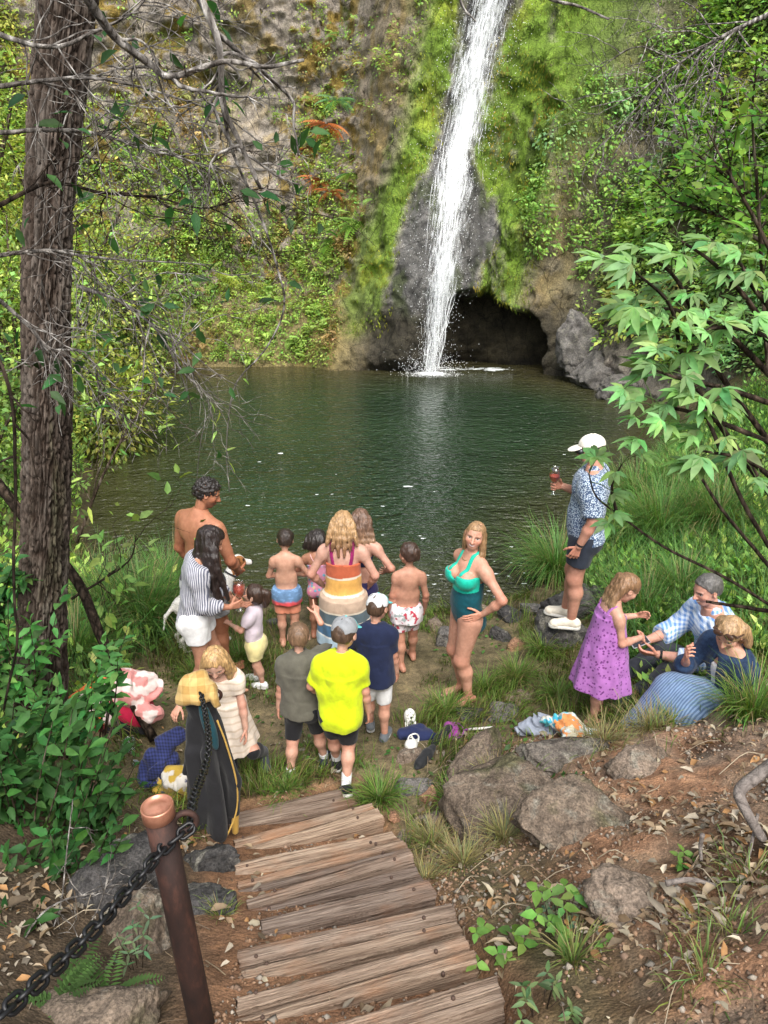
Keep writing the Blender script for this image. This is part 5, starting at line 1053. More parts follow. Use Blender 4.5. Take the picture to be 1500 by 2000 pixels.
# grey roots
for lab, pts, r0, r1 in [('thick twisted grey root at the right edge', [(1530, 1480, 2.35), (1480, 1515, 2.35), (1445, 1545, 2.3), (1455, 1580, 2.25), (1490, 1640, 2.2)], .030, .018), ('thin root snaking out of the red bank', [(1480, 1590, 2.3), (1460, 1680, 2.15), (1430, 1760, 2.05), (1380, 1800, 2.0)], .007, .004), ('short grey root in the red dirt', [(1372, 1630, 2.2), (1368, 1655, 2.2), (1370, 1680, 2.15)], .010, .006), ('grey root above the tan slab', [(1300, 1725, 2.05), (1350, 1718, 2.05), (1400, 1730, 2.05)], .012, .006)]:
    branch_thing('root', lab, 'root', pts, r0, r1, ROOTM, seg=9)
# pale dead sticks lower left
for k, (lab, pts) in enumerate([('pale bare stick rising through the dark shrub', [(60, 1960, 2.0), (30, 1880, 2.1), (110, 1800, 2.2), (135, 1640, 2.4), (145, 1560, 2.5)]), ('white bare twig lying toward the post', [(10, 1900, 2.0), (90, 1780, 2.15), (190, 1745, 2.25), (240, 1725, 2.35)]), ('forked pale twig beside the chain', [(60, 1830, 2.1), (110, 1870, 2.1), (180, 1790, 2.2), (215, 1700, 2.3)])]):
    bough('bare_stick', lab, pts, .005, .0025, BARK_GREY, 6, .15, rf2, 0)
# ================================================================== IMPLICIT-SURFACE FIGURES
def rotx(a): c, s = math.cos(a), math.sin(a); return np.array([[1,0,0],[0,c,-s],[0,s,c]])
def roty(a): c, s = math.cos(a), math.sin(a); return np.array([[c,0,s],[0,1,0],[-s,0,c]])
def rotz(a): c, s = math.cos(a), math.sin(a); return np.array([[c,-s,0],[s,c,0],[0,0,1]])
def CAP(a, b, ra, rb=None, k=.02, clip=None, neg=False): return dict(t='c', a=np.asarray(a, float), b=np.asarray(b, float), ra=ra, rb=ra if rb is None else rb, k=k, clip=clip or [], neg=neg)
def ELL(c, r, M=None, k=.02, clip=None, neg=False): return dict(t='e', c=np.asarray(c, float), r=np.asarray(r, float), M=np.eye(3) if M is None else np.asarray(M), k=k, clip=clip or [], neg=neg)
def CONE(a, b, r0, r1, M=None, k=.015, pleat=0, npl=0, wob=0, clip=None):
    """elliptic frustum from a to b; r0,r1=(rx,ry) in frame M (columns x,y,axis)"""
    return dict(t='f', a=np.asarray(a, float), b=np.asarray(b, float), r0=r0, r1=r1, M=np.eye(3) if M is None else M, k=k, clip=clip or [], neg=False, pleat=pleat, npl=npl, wob=wob)
def bbox_of(p, m):
    if p['t'] == 'c':
        r = max(p['ra'], p['rb'])+m; return np.minimum(p['a'], p['b'])-r, np.maximum(p['a'], p['b'])+r
    if p['t'] == 'e':
        e = np.sqrt(((p['M']*p['r'][None])**2).sum(1))+m; return p['c']-e, p['c']+e
    r = max(max(p['r0']), max(p['r1']))*1.25+m; return np.minimum(p['a'], p['b'])-r, np.maximum(p['a'], p['b'])+r
def pdist(p, X, Y, Z, infl=0.0):
    if p['t'] == 'c':
        a, b = p['a'], p['b']; e = b-a; L2 = max(e@e, 1e-9)
        x, y, z = X-a[0], Y-a[1], Z-a[2]
        t = np.clip((x*e[0]+y*e[1]+z*e[2])/L2, 0, 1)
        d = np.sqrt((x-e[0]*t)**2+(y-e[1]*t)**2+(z-e[2]*t)**2)-(p['ra']+(p['rb']-p['ra'])*t+infl)
    elif p['t'] == 'e':
        M = p['M']; r = p['r']+infl; x, y, z = X-p['c'][0], Y-p['c'][1], Z-p['c'][2]
        u = (x*M[0,0]+y*M[1,0]+z*M[2,0])/r[0]; v = (x*M[0,1]+y*M[1,1]+z*M[2,1])/r[1]; w = (x*M[0,2]+y*M[1,2]+z*M[2,2])/r[2]
        k0 = np.sqrt(u*u+v*v+w*w); k1 = np.sqrt((u/r[0])**2+(v/r[1])**2+(w/r[2])**2)
        d = k0*(k0-1)/np.maximum(k1, 1e-6)
    else:
        M = p['M']; a, b = p['a'], p['b']; L = np.linalg.norm(b-a); ax = (b-a)/L
        x, y, z = X-a[0], Y-a[1], Z-a[2]
        h = x*ax[0]+y*ax[1]+z*ax[2]; t = np.clip(h/L, 0, 1)
        u = x*M[0,0]+y*M[1,0]+z*M[2,0]; v = x*M[0,1]+y*M[1,1]+z*M[2,1]
        rx = p['r0'][0]+(p['r1'][0]-p['r0'][0])*t+infl; ry = p['r0'][1]+(p['r1'][1]-p['r0'][1])*t+infl
        if p['npl']:
            th = np.arctan2(v/ry, u/rx); f = 1+p['pleat']*(.3+.7*t)*np.cos(p['npl']*th+p['wob']*np.sin(3*th)+1.3*np.sin(5*t)); rx = rx*f; ry = ry*f
        q = np.sqrt((u/rx)**2+(v/ry)**2); d = (q-1)*np.minimum(rx, ry)
        d = np.maximum(d, np.maximum(-h, h-L))
    for (c, n) in p['clip']:
        d = np.maximum(d, (X-c[0])*n[0]+(Y-c[1])*n[1]+(Z-c[2])*n[2])
    return d
def sdf_mesh(prims, vox, infl=0.0, clips=(), fold=None, pad=.03, isect=None):
    """prims -> (verts, quads) by surface nets"""
    lo = np.full(3, 1e9); hi = -lo
    for p in prims:
        if p['neg']: continue
        l, h = bbox_of(p, infl+pad); lo = np.minimum(lo, l); hi = np.maximum(hi, h)
    n = np.ceil((hi-lo)/vox).astype(int)+2
    gx = (lo[0]+vox*np.arange(n[0])).astype(np.float32); gy = (lo[1]+vox*np.arange(n[1])).astype(np.float32); gz_ = (lo[2]+vox*np.arange(n[2])).astype(np.float32)
    D = np.full(n, .1, np.float32)
    for p in sorted(prims, key=lambda p: p['neg']):
        l, h = bbox_of(p, infl+max(p['k'], vox*2)+.005)
        i0 = np.clip(np.floor((l-lo)/vox).astype(int), 0, n); i1 = np.clip(np.ceil((h-lo)/vox).astype(int)+1, 0, n)
        if (i1 <= i0).any(): continue
        sl = tuple(slice(a, b) for a, b in zip(i0, i1))
        X = gx[sl[0]][:, None, None]; Y = gy[sl[1]][None, :, None]; Z = gz_[sl[2]][None, None, :]
        d = pdist(p, X, Y, Z, 0.0 if p['neg'] else infl).astype(np.float32); k = p['k']; A = D[sl]
        if p['neg']:
            d = -d
            if k > 0: hh = np.maximum(k-np.abs(A-d), 0)/k; D[sl] = np.maximum(A, d)+hh*hh*k*.25
            else: D[sl] = np.maximum(A, d)
        else:
            if k > 0: hh = np.maximum(k-np.abs(A-d), 0)/k; D[sl] = np.minimum(A, d)-hh*hh*k*.25
            else: D[sl] = np.minimum(A, d)
    if isect:
        D2 = np.full(n, .1, np.float32)
        for p in isect: D2 = np.minimum(D2, pdist(p, gx[:, None, None], gy[None, :, None], gz_[None, None, :]).astype(np.float32))
        D = np.maximum(D, D2)
    for (c, nn) in clips:
        D = np.maximum(D, ((gx-c[0])*nn[0])[:, None, None]+((gy-c[1])*nn[1])[None, :, None]+((gz_-c[2])*nn[2])[None, None, :]).astype(np.float32)
    if fold is not None:
        m = np.argwhere(np.abs(D) < .02)
        f = fold(gx[m[:, 0]], gy[m[:, 1]], gz_[m[:, 2]]); D[m[:, 0], m[:, 1], m[:, 2]] += f.astype(np.float32)
    D[0] = D[-1] = .1; D[:, 0] = D[:, -1] = .1; D[:, :, 0] = D[:, :, -1] = .1
    return surface_nets(D, lo, vox)
def surface_nets(D, lo, vox):
    S = D < 0; n = np.array(D.shape)-1
    any_ = np.zeros(n, bool); all_ = np.ones(n, bool)
    for a in (0, 1):
        for b in (0, 1):
            for c in (0, 1):
                s = S[a:a+n[0], b:b+n[1], c:c+n[2]]; any_ |= s; all_ &= s
    act = np.argwhere(any_ & ~all_)
    ids = np.full(n, -1, np.int32); ids[act[:, 0], act[:, 1], act[:, 2]] = np.arange(len(act))
    acc = np.zeros((len(act), 3)); cnt = np.zeros(len(act))
    cr = [(a, b, c) for a in (0, 1) for b in (0, 1) for c in (0, 1)]
    val = {o: D[act[:, 0]+o[0], act[:, 1]+o[1], act[:, 2]+o[2]] for o in cr}
    for o in cr:
        for ax in range(3):
            if o[ax]: continue
            o2 = list(o); o2[ax] = 1; o2 = tuple(o2); a, b = val[o], val[o2]; m = (a < 0) != (b < 0)
            t = a[m]/(a[m]-b[m]); p = np.tile(np.array(o, float), (m.sum(), 1)); p[:, ax] += t
            acc[m] += p; cnt[m] += 1
    v = (act+acc/np.maximum(cnt, 1)[:, None])*vox+lo
    quads = []
    for ax in range(3):
        o1, o2 = (ax+1) % 3, (ax+2) % 3
        A = S[tuple(slice(0, -1) if i == ax else slice(None) for i in range(3))]; B = S[tuple(slice(1, None) if i == ax else slice(None) for i in range(3))]
        e = np.argwhere(A != B)
        e = e[(e[:, o1] > 0) & (e[:, o2] > 0) & (e[:, o1] < n[o1]) & (e[:, o2] < n[o2])]
        if not len(e): continue
        c = []
        for d1, d2 in ((-1, -1), (0, -1), (0, 0), (-1, 0)):
            q = e.copy(); q[:, o1] += d1; q[:, o2] += d2; c.append(ids[q[:, 0], q[:, 1], q[:, 2]])
        q = np.stack(c, -1); inside = S[e[:, 0], e[:, 1], e[:, 2]]
        q[~inside] = q[~inside][:, ::-1]
        quads.append(q)
    return v, np.concatenate(quads)
def ik(a, t, l1, l2, pole):
    """two-bone: root a, target t -> (joint, end)"""
    d = t-a; L = np.linalg.norm(d); L = min(L, (l1+l2)*.999); u = unit(d); end = a+u*L
    x = (l1*l1-l2*l2+L*L)/(2*L); h = math.sqrt(max(l1*l1-x*x, 1e-8))
    p = np.asarray(pole, float); p = unit(p-u*np.dot(p, u)); return a+u*x+p*h, end

# ------------------------------------------------------------------ materials for people
def skinmat(name='skin'):
    m, nt, b = newmat(name, .5, .35); c = vcol(nt); n = noise(nt, coords(nt), 30, 4, .6)
    setc(nt, b, mixc(nt, 1.0, c, ramp(nt, n, [(.3, (.70, .64, .61)), (.7, (.92, .90, .89))]), 'MULTIPLY'))
    b.inputs['Subsurface Weight'].default_value = .08; b.inputs['Subsurface Radius'].default_value = (.02, .008, .005); b.inputs['Subsurface Scale'].default_value = .5
    return m
SKIN = skinmat()
def hairmat():
    m, nt, b = newmat('hair', .42, .45); c = vcol(nt)
    n = noise(nt, coords(nt, (1, 1, .12)), 120, 3, .7); n2 = noise(nt, coords(nt, (1, 1, .3)), 30, 3, .6)
    c = mixc(nt, 1.0, c, ramp(nt, n, [(.3, (.45, .45, .45)), (.55, (1, 1, 1)), (.75, (1.7, 1.6, 1.5))]), 'MULTIPLY')
    setc(nt, b, mixc(nt, 1.0, c, ramp(nt, n2, [(.3, (.7, .7, .7)), (.7, (1.25, 1.25, 1.25))]), 'MULTIPLY')); bump(nt, b, n, .6, .006); return m
HAIR = hairmat()
def fabric(name, base=(.5, .5, .5), rough=.85, pattern=None, weave=True):
    m, nt, b = newmat(name, rough, .2, base)
    n = noise(nt, coords(nt), 14, 4, .6); c = pattern(nt) if pattern else None
    if c is None:
        rgb = nt.nodes.new('ShaderNodeRGB'); rgb.outputs[0].default_value = (*base, 1); c = rgb.outputs[0]
    setc(nt, b, mixc(nt, 1.0, c, ramp(nt, n, [(.3, (.78, .78, .78)), (.7, (1.12, 1.12, 1.12))]), 'MULTIPLY'))
    n3 = noise(nt, coords(nt, (1, 1, .6)), 9, 3, .5, 1.0); n4 = noise(nt, coords(nt), 220, 2)
    n5 = noise(nt, coords(nt, (1, 1, .5), rot=(.3, .2, .4)), 16, 4, .55, 1.6); bump(nt, b, math_(nt, 'ADD', math_(nt, 'ADD', n3, math_(nt, 'MULTIPLY', n5, .3)), math_(nt, 'MULTIPLY', n4, .05)), .4, .022)
    b.inputs['Sheen Weight'].default_value = .1
    return m
def vfabric(name, rough=.85):
    return fabric(name, rough=rough, pattern=lambda nt: vcol(nt))

# ------------------------------------------------------------------ the figure
DIM = {'m': dict(sh=.82, hip=.515, knee=.285, ank=.047, shw=.113, hpw=.052, ua=.172, fa=.150, hl=.105),
       'f': dict(sh=.815, hip=.515, knee=.285, ank=.045, shw=.100, hpw=.054, ua=.168, fa=.146, hl=.100),
       'k': dict(sh=.785, hip=.485, knee=.266, ank=.048, shw=.088, hpw=.050, ua=.163, fa=.142, hl=.100),
       't': dict(sh=.755, hip=.43, knee=.235, ank=.050, shw=.088, hpw=.052, ua=.150, fa=.130, hl=.098)}
class Fig:
    def __init__(s, kind, H, lean=0, side=0, twist=0, pelvis=(0, 0, 0), ptilt=0, pyaw=0, head=(0, 0, 0), hh=None, fat=1.0, feet=None, arms=None, shod=False, bust=0, shrug=0):
        D = DIM[kind]; s.D = D; s.kind = kind; s.H = H; s.fat = fat; s.bust = bust; s.shod = shod
        hh = hh or {'m': .131*H, 'f': .131*H, 'k': .162*H, 't': .188*H}[kind]; s.hh = hh
        kid = kind in 'kt'
        s.Rp = rotz(R(pyaw))@rotx(R(-ptilt)); s.pel = V(0, 0, D['hip']*H+.01*H)+V(*pelvis)
        s.Rc = s.Rp@rotz(R(twist))@roty(R(side))@rotx(R(-lean))
        tl = (D['sh']-D['hip'])*H
        Rm = s.Rp@rotz(R(twist*.5))@roty(R(side*.5))@rotx(R(-lean*.5))
        s.waist = s.pel+Rm@V(0, 0, tl*.38); s.chest = s.waist+s.Rc@V(0, 0, tl*.34); s.nb = s.waist+s.Rc@V(0, -.004*H, tl*.66)
        s.Rh = s.Rc@rotz(R(head[0]))@rotx(R(-head[1]))@roty(R(head[2]))
        nk = (.040 if kid else .048)*H
        s.nt = s.nb+s.Rc@V(0, .006*H, nk*1.0)+(s.Rh@V(0, 0, 1))*.012*H; s.hc = s.nt+s.Rh@V(0, .05*hh, .46*hh)
        s.S = {}; s.E = {}; s.W = {}; s.Hp = {}; s.K = {}; s.A = {}; s.fr = {}; s.hand = {}
        feet = feet or {}; arms = arms or {}
        for sd, sg in (('L', -1), ('R', 1)):
            s.S[sd] = s.nb+s.Rc@V(sg*D['shw']*H, 0, ((-.036 if kid else -.030)+shrug)*H)
            s.Hp[sd] = s.pel+s.Rp@V(sg*D['hpw']*H, 0, -.01*H)
            f = feet.get(sd, dict()); at = V(*f.get('at', (sg*.055*H, -.01*H, D['ank']*H)))
            s.K[sd], s.A[sd] = ik(s.Hp[sd], at, (D['hip']-D['knee'])*H, (D['knee']-D['ank'])*H, V(*f.get('pole', (sg*.1, 1, .0))))
            fy = rotz(R(f.get('yaw', -sg*8)))@rotx(R(f.get('pitch', 0))); s.fr[sd] = fy
            a = arms.get(sd, dict()); wt = a.get('at')
            wt = s.S[sd]+V(*a['rel']) if 'rel' in a else (V(*wt) if wt is not None else s.S[sd]+s.Rc@V(sg*.035*H, .03*H, -.312*H))
            s.E[sd], s.W[sd] = ik(s.S[sd], wt, D['ua']*H, D['fa']*H, V(*a.get('pole', (sg*.5, -1, -.1))))
            fd = unit(s.W[sd]-s.E[sd])
            d = unit(V(*a['dir'])) if 'dir' in a else fd
            nn = V(*a.get('palm', (-sg, 0.3, 0))); nn = unit(nn-d*np.dot(nn, d))
            s.hand[sd] = dict(d=d, n=nn, curl=a.get('curl', .35), curls=a.get('curls'), thumb=a.get('thumb', .5))
    def torso(s, thin=False):
        H, f = s.H, s.fat; Rp, Rc = s.Rp, s.Rc; D = s.D; k = .03*H/1.7*1.6; o = []
        m_ = s.kind == 'm'; fem = s.kind == 'f'; kid = s.kind in 'kt'
        wx = (.078 if fem else .085)*(1.05 if kid else 1); 
        o.append(('pelvis', ELL(s.pel+Rp@V(0, -.004*H, .005*H), V((.092 if fem else .077 if kid else .084), .060, .066)*H*f, Rp, k)))
        for sg in (-1, 1): o.append(('pelvis', ELL(s.pel+Rp@V(sg*.042*H, -.034*H, -.03*H), V(.048, .044 if not kid else .038, .050)*H*f, Rp, k)))
        o.append(('belly', ELL(s.waist+(s.pel-s.waist)*.35+Rc@V(0, .012*H if (f > 1.05 or kid) else .004*H, 0), V(wx, .060, .085)*H*f, Rc, k)))
        o.append(('belly', ELL(s.waist+Rc@V(0, 0, .02*H), V(wx*.98, .056, .07)*H*f, Rc, k)))
        cw = .094 if s.kind == 'm' else (.082 if fem else .077)
        o.append(('chest', ELL(s.chest+Rc@V(0, .000*H, .012*H), V(cw, .064, .092)*H*(1+(f-1)*.7), Rc, k)))
        o.append(('chest', ELL(s.nb+Rc@V(0, -.006*H, -.045*H), V(cw*1.06, .050, .055)*H, Rc, k)))
        if s.kind == 'm':
            for sg in (-1, 1): o.append(('chest', ELL(s.chest+Rc@V(sg*.045*H, .04*H, .035*H), V(.045, .03, .036)*H, Rc, k))); o.append(('chest', ELL(s.chest+Rc@V(sg*.055*H, -.045*H, .04*H), V(.04, .02, .05)*H, Rc, k)))
        if s.bust:
            for sg in (-1, 1): o.append(('chest', ELL(s.chest+Rc@V(sg*.043*H, .054*H, .004*H), V(.040, .038, .040)*H*s.bust, Rc, .018)))
        for sd in 'LR':
            o.append(('yoke', CAP(s.nb+Rc@V(0, -.008*H, -.01*H), s.S[sd], .034*H, (.034 if m_ else .028)*H, k)))
            o.append(('yoke', CAP(s.nb+(s.nt-s.nb)*.40, s.S[sd]*.72+s.nb*.28+Rc@V(0, -.008*H, .012*H), .024*H, .020*H, k)))
        nr = (.032 if s.kind == 'm' else .027) if not kid else .030
        o.append(('neck', CAP(s.nb-(s.Rc@V(0, 0, .02*H)), s.nt, nr*H*1.1, nr*H, .02)))
        return o
    def limbs(s):
        H = s.H; m = s.kind == 'm'; kid = s.kind in 'kt'; o = []; f = s.fat; k = .02
        ar = (.030, .024, .025, .0165) if m else ((.0255, .0205, .0215, .0145) if s.kind == 'f' else (.025, .021, .0215, .0165))
        ar = [a*(1+(f-1)*.6) for a in ar]
        lr = (.056, .036, .031, .021) if m else ((.058, .0345, .030, .0195) if s.kind == 'f' else (.049, .0315, .028, .021))
        lr = [a*(1+(f-1)*.6) for a in lr]
        for sd in 'LR':
            S, E, W = s.S[sd], s.E[sd], s.W[sd]; u = unit(E-S); w = unit(W-E)
            o.append(('uarm'+sd, CAP(S, E, ar[0]*H, ar[1]*H, .03)))
            o.append(('uarm'+sd, ELL(S+u*.03*H, V(1, 1, 1.25)*.036*H*(1 if m else .86), None, .03)))
            if m: o.append(('uarm'+sd, CAP(S+(E-S)*.35, S+(E-S)*.7, .031*H, .026*H, .02)))
            o.append(('farm'+sd, CAP(E, E+(W-E)*.35, ar[1]*H, ar[2]*H, .02))); o.append(('farm'+sd, CAP(E+(W-E)*.35, W, ar[2]*H, ar[3]*H, .02)))
            P, K, A = s.Hp[sd], s.K[sd], s.A[sd]
            o.append(('thigh'+sd, CAP(P, K, lr[0]*H, lr[1]*H, .03)))
            ax = unit(A-K); fw = s.fr[sd]@V(0, 1, 0); fw = unit(fw-ax*np.dot(fw, ax))
            Cm = K+(A-K)*.34-fw*.009*H
            o.append(('calf'+sd, CAP(K, Cm, lr[1]*.95*H, lr[2]*1.08*H, .04))); o.append(('calf'+sd, CAP(Cm, A, lr[2]*1.08*H, lr[3]*H, .04)))
            o.append(('calf'+sd, ELL(K+fw*.010*H, V(1, 1, 1.3)*lr[1]*.72*H, None, .03)))
            if s.shod: continue
            F = s.fr[sd]; fl = .148*H; hz = -s.D['ank']*H
            o.append(('foot'+sd, CAP(A, A+F@V(0, -.22*fl, hz*.55), lr[3]*H, .021*H, .02))); 
            o.append(('foot'+sd, CAP(A+F@V(0, -.05*fl, hz*.2), A+F@V(0, .48*fl, hz*.72), .022*H, .016*H, .025)))
            o.append(('foot'+sd, ELL(A+F@V(0, .42*fl, hz*.72), V(.028, .04, .014)*H, F, .02)))
            sg = -1 if sd == 'L' else 1
            for i in range(5):
                x = (-.020+.0105*i)*H*(sg); r = (.0095 if i == 0 else .0065)*H; yy = (.60, .58, .55, .51, .46)[i]*fl
                o.append(('foot'+sd, CAP(A+F@V(x*1.05, yy, hz*.78), A+F@V(x*1.15, yy+(.16 if i == 0 else .11)*fl, hz*.84), r, r*.9, .006)))
        return o
    def handprims(s, sd):
        h = s.hand[sd]; W = s.W[sd]; d, n = h['d'], h['n']; sg = 1 if sd == 'R' else -1; t = np.cross(d, n)*sg
        hl = s.D['hl']*s.H*1.03; o = []
        fa = unit(W-s.E[sd]); o.append(CAP(W-fa*.05*s.H, W, .0185*s.H, .0145*s.H, .012))
        for i, (off, ln) in enumerate(((.165, .42), (.055, .46), (-.055, .43), (-.155, .34))):
            kn = W+d*hl*(.50-.02*abs(i-1))+t*off*hl*1.15
            o.append(CAP(W+d*hl*.08+t*off*hl*.6, kn, .062*hl, .055*hl, .012))
            c = h['curls'][i] if h['curls'] else h['curl']*(1+.12*i)
            p = kn; ang = c*.45; spread = off*.5
            for j, (fr, rr) in enumerate(((.45, .050), (.30, .046), (.25, .040))):
                dr = unit(d*math.cos(ang)+n*math.sin(ang)+t*spread*(1 if j == 0 else .6)); q = p+dr*ln*hl*fr
                o.append(CAP(p, q, rr*hl, rr*.92*hl, .004)); p = q; ang += c*(1.0 if j == 0 else .8)
        p = W+d*hl*.12+t*hl*.14+n*.03*hl; th = h['thumb']
        dr = unit(d*.62+t*(.85-.45*th)+n*(.15+.6*th))
        for fr, rr in ((.25, .064), (.19, .055), (.15, .046)):
            q = p+dr*hl*fr; o.append(CAP(p, q, rr*hl, rr*.92*hl, .006)); p = q; dr = unit(dr+d*.28+n*.15*th-t*.2*th)
        return o
    def headprims(s, smile=0, open_mouth=0):
        c, M, hh = s.hc, s.Rh, s.hh; kid = s.kind in 'kt'; o = []
        q = lambda x, y, z: c+M@(V(x, y, z)*hh)
        w = 1.06 if kid else 1.0
        o.append(ELL(q(0, -.05, .12), V(.345*w, .43, .38)*hh, M, .03*hh))
        o.append(ELL(q(0, .12, -.14), V(.265*w, .285, .36)*hh, M, .12*hh))
        fm = 1.0 if s.kind == 'm' else .82
        o.append(ELL(q(0, .255, -.36), V(.125*w*fm, .11, .105)*hh, M, .10*hh))                              # chin
        for sg in (-1, 1):
            o.append(CAP(q(sg*(.235*w-.03*(1-fm)*5), -.02, -.2), q(sg*.07*fm, .24, -.37), .07*hh*fm, .06*hh, .10*hh))        # jaw
            o.append(ELL(q(sg*.17*w, .25, -.10), V(.11, .09, .10)*hh*(1.15 if kid or smile else 1), M, .08*hh))    # cheek
            o.append(ELL(q(sg*.155, .385, .03), V(.085, .05, .045)*hh, M, .05*hh, neg=True))           # socket
            o.append(ELL(q(sg*.150, .335, .025), V(.06, .05, .048)*hh, M, .012*hh))                    # eyeball and lids
            o.append(CAP(q(sg*.06, .378-.012*(fm < 1), .105), q(sg*.24, .31, .10), .033*hh*fm, .026*hh*fm, .04*hh))       # brow ridge
            o.append(ELL(q(sg*.355*w, -.04, -.03), V(.035, .085, .125)*hh, M@rotz(sg*-.35), .02*hh))   # ear
            o.append(ELL(q(sg*.385*w, -.02, -.02), V(.02, .045, .07)*hh, M, .02*hh, neg=True))
        nl = .8 if kid else 1.0
        o.append(CAP(q(0, .385, .05), q(0, .385+.105*nl, -.115), .032*hh, .052*hh, .05*hh)); 
        for sg in (-1, 1): o.append(ELL(q(sg*.05, .42, -.13), V(.04, .045, .035)*hh, M, .03*hh))
        ww = .115+.045*smile
        o.append(CAP(q(-ww, .335-.03*smile, -.245+.03*smile), q(0, .40, -.25), .02*hh, .032*hh, .03*hh)); o.append(CAP(q(ww, .335-.03*smile, -.245+.03*smile), q(0, .40, -.25), .02*hh, .032*hh, .03*hh))
        o.append(ELL(q(0, .365, -.285), V(.09, .05, .028)*hh, M, .03*hh))
        if smile or open_mouth: o.append(ELL(q(0, .435, -.258), V(.10+.02*smile, .05, .016+.02*open_mouth)*hh, M, .01*hh, neg=True))
        o.append(CAP(s.nb, s.nt+(s.hc-s.nt)*.25, (.030 if s.kind == 'm' else .0265)*s.H, (.029 if s.kind == 'm' else .0255)*s.H, .05*hh))
        return o
    def face_col(s, v, col, skin, smile, lips, brow, beard=None):
        p = (v-s.hc)@s.Rh/s.hh; x, y, z = p.T; ax = np.abs(x); front = y > .15
        def blend(m, c): 
            nonlocal col
            col = col*(1-m[:, None])+np.asarray(c)*m[:, None]
        blend(.45*np.exp(-((ax-.19)/.1)**2-((z+.11)/.09)**2)*front, skin*V(1.12, .72, .66))       # cheeks
        blend(.35*np.exp(-(x/.07)**2-((z+.12)/.06)**2)*(y > .4), skin*V(1.1, .75, .7))
        e = (1-sstep(.75, 1.1, np.sqrt(((ax-.15)/.075)**2+((z-.022)/.034)**2)))*front
        blend(e, (.55, .52, .5)); i = (1-sstep(.7, 1.1, np.sqrt(((ax-.148)/.034)**2+((z-.022)/.034)**2)))*front; blend(i, (.05, .035, .025))
        lash = np.exp(-((z-.058)/.012)**2)*(np.abs(ax-.15) < .085)*front; blend(.75*lash, (.04, .025, .02))
        b = np.exp(-((z-(.118-.25*(ax-.14)**2*4))/.02)**2)*(np.abs(ax-.15) < .1)*front; blend(.8*b, brow)
        ww = .12+.05*smile; zc = -.255+(.9*ax*ax*2.2 if smile else 0)
        l = (1-sstep(.7, 1.1, np.sqrt((ax/ww)**2+((z-zc)/.042)**2)))*(y > .25); blend(l, lips)
        if smile: t = (1-sstep(.7, 1.1, np.sqrt((ax/(ww*.8))**2+((z-zc)/.026)**2)))*(y > .25); blend(t, (.78, .75, .70))
        if beard is not None:
            bm = sstep(-.16, -.24, z)*sstep(.02, .12, y)*(1-l)+np.exp(-((z+.195)/.025)**2)*(ax < .13)*(y > .3); blend(np.clip(bm, 0, 1)*.65, beard)
        return col
    def build(s, skin=(.55, .33, .24), smile=0, open_mouth=0, lips=(.42, .15, .13), brow=(.12, .07, .04), beard=None, vox=None, tan=0):
        skin = V(*skin); vox = vox or (.0075 if s.H > 1.4 else .0062); s.vox = vox
        body = [p for _, p in s.torso()+s.limbs()]
        up = unit(s.nt-s.nb); cp = s.nb+(s.nt-s.nb)*.55
        v, q = sdf_mesh(body, vox, clips=[(cp+up*.012, up)]); parts = [(v, q, None, None)]
        hv, hq = sdf_mesh(s.headprims(smile, open_mouth), .0045, clips=[(cp-up*.01, -up)])
        c0 = np.tile(skin, (len(v), 1))*(1+.10*fbm(v[:, 0]*6, v[:, 1]*6, v[:, 2]*6, 3)[:, None])
        red = 0
        for sd in 'LR':
            for J in (s.K[sd], s.E[sd], s.A[sd]): red = red+np.exp(-((v-J)**2).sum(1)/(.05*s.H)**2)
        c0 = c0*(1-.25*np.clip(red, 0, 1)[:, None]*V(.1, .7, .8))
        hc_ = s.face_col(hv, np.tile(skin, (len(hv), 1)), skin, smile, V(*lips), V(*brow), beard)
        parts = [(v, q, None, c0), (hv, hq, None, hc_)]
        for sd in 'LR':
            a, b = sdf_mesh(s.handprims(sd), .0038); parts.append((a, b, None, np.tile(skin*V(1.03, .90, .86), (len(a), 1))))
        v, q, t, c = join_np(parts)
        return mesh_np('person', v, q, col=np.clip(c, .003, .95))
    # --------------------------------------------------------------- clothing
    def cloth(s, tags, infl=.014, cut=None, clips=(), extra=(), vox=None, fold=.006, ff=(9, 9, 5), kk=None, seed=0, neck=1.12):
        """closed shell over the tagged body prims; cut={'uarm':.6} shortens limbs with a flat end"""
        cut = cut or {}; pr = []
        for t, p in s.torso()+s.limbs():
            base = t[:-1] if t[-1] in 'LR' else t
            if base not in tags and t not in tags: continue
            if base in cut:
                f = cut[base]; sd = t[-1]
                a, b = (s.S[sd], s.E[sd]) if base == 'uarm' else (s.E[sd], s.W[sd]) if base == 'farm' else (s.Hp[sd], s.K[sd]) if base == 'thigh' else (s.K[sd], s.A[sd])
                u = unit(b-a); p = dict(p); p['clip'] = p['clip']+[(a+(b-a)*f, u)]
            if kk: p = dict(p); p['k'] = kk
            pr.append(p)
        if 'yoke' in tags and neck:
            nr = (.034 if s.kind == 'm' else .030)*s.H*neck
            pr.append(CAP(s.nb-s.Rc@V(0, 0, .01*s.H)+s.Rc@V(0, .012*s.H, 0), s.nt+(s.nt-s.nb)*1.5+s.Rc@V(0, .02*s.H, 0), nr, nr*1.15, .004, neg=True))
        pr += list(extra)
        fo = (lambda x, y, z: fold*(fbm(x*ff[0]+seed, y*ff[1], z*ff[2]+seed, 2)*1.0+(.42-np.abs(fbm((x+.25*z)*ff[0]*1.3+seed+5, y*ff[1]*1.3, (z-.3*x)*ff[2]*1.6, 2))*2.2)*.38)) if fold else None
        return sdf_mesh(pr, vox or s.vox*1.0, infl, clips, fo)
    def q(s, x, y, z): return s.hc+s.Rh@(V(x, y, z)*s.hh)
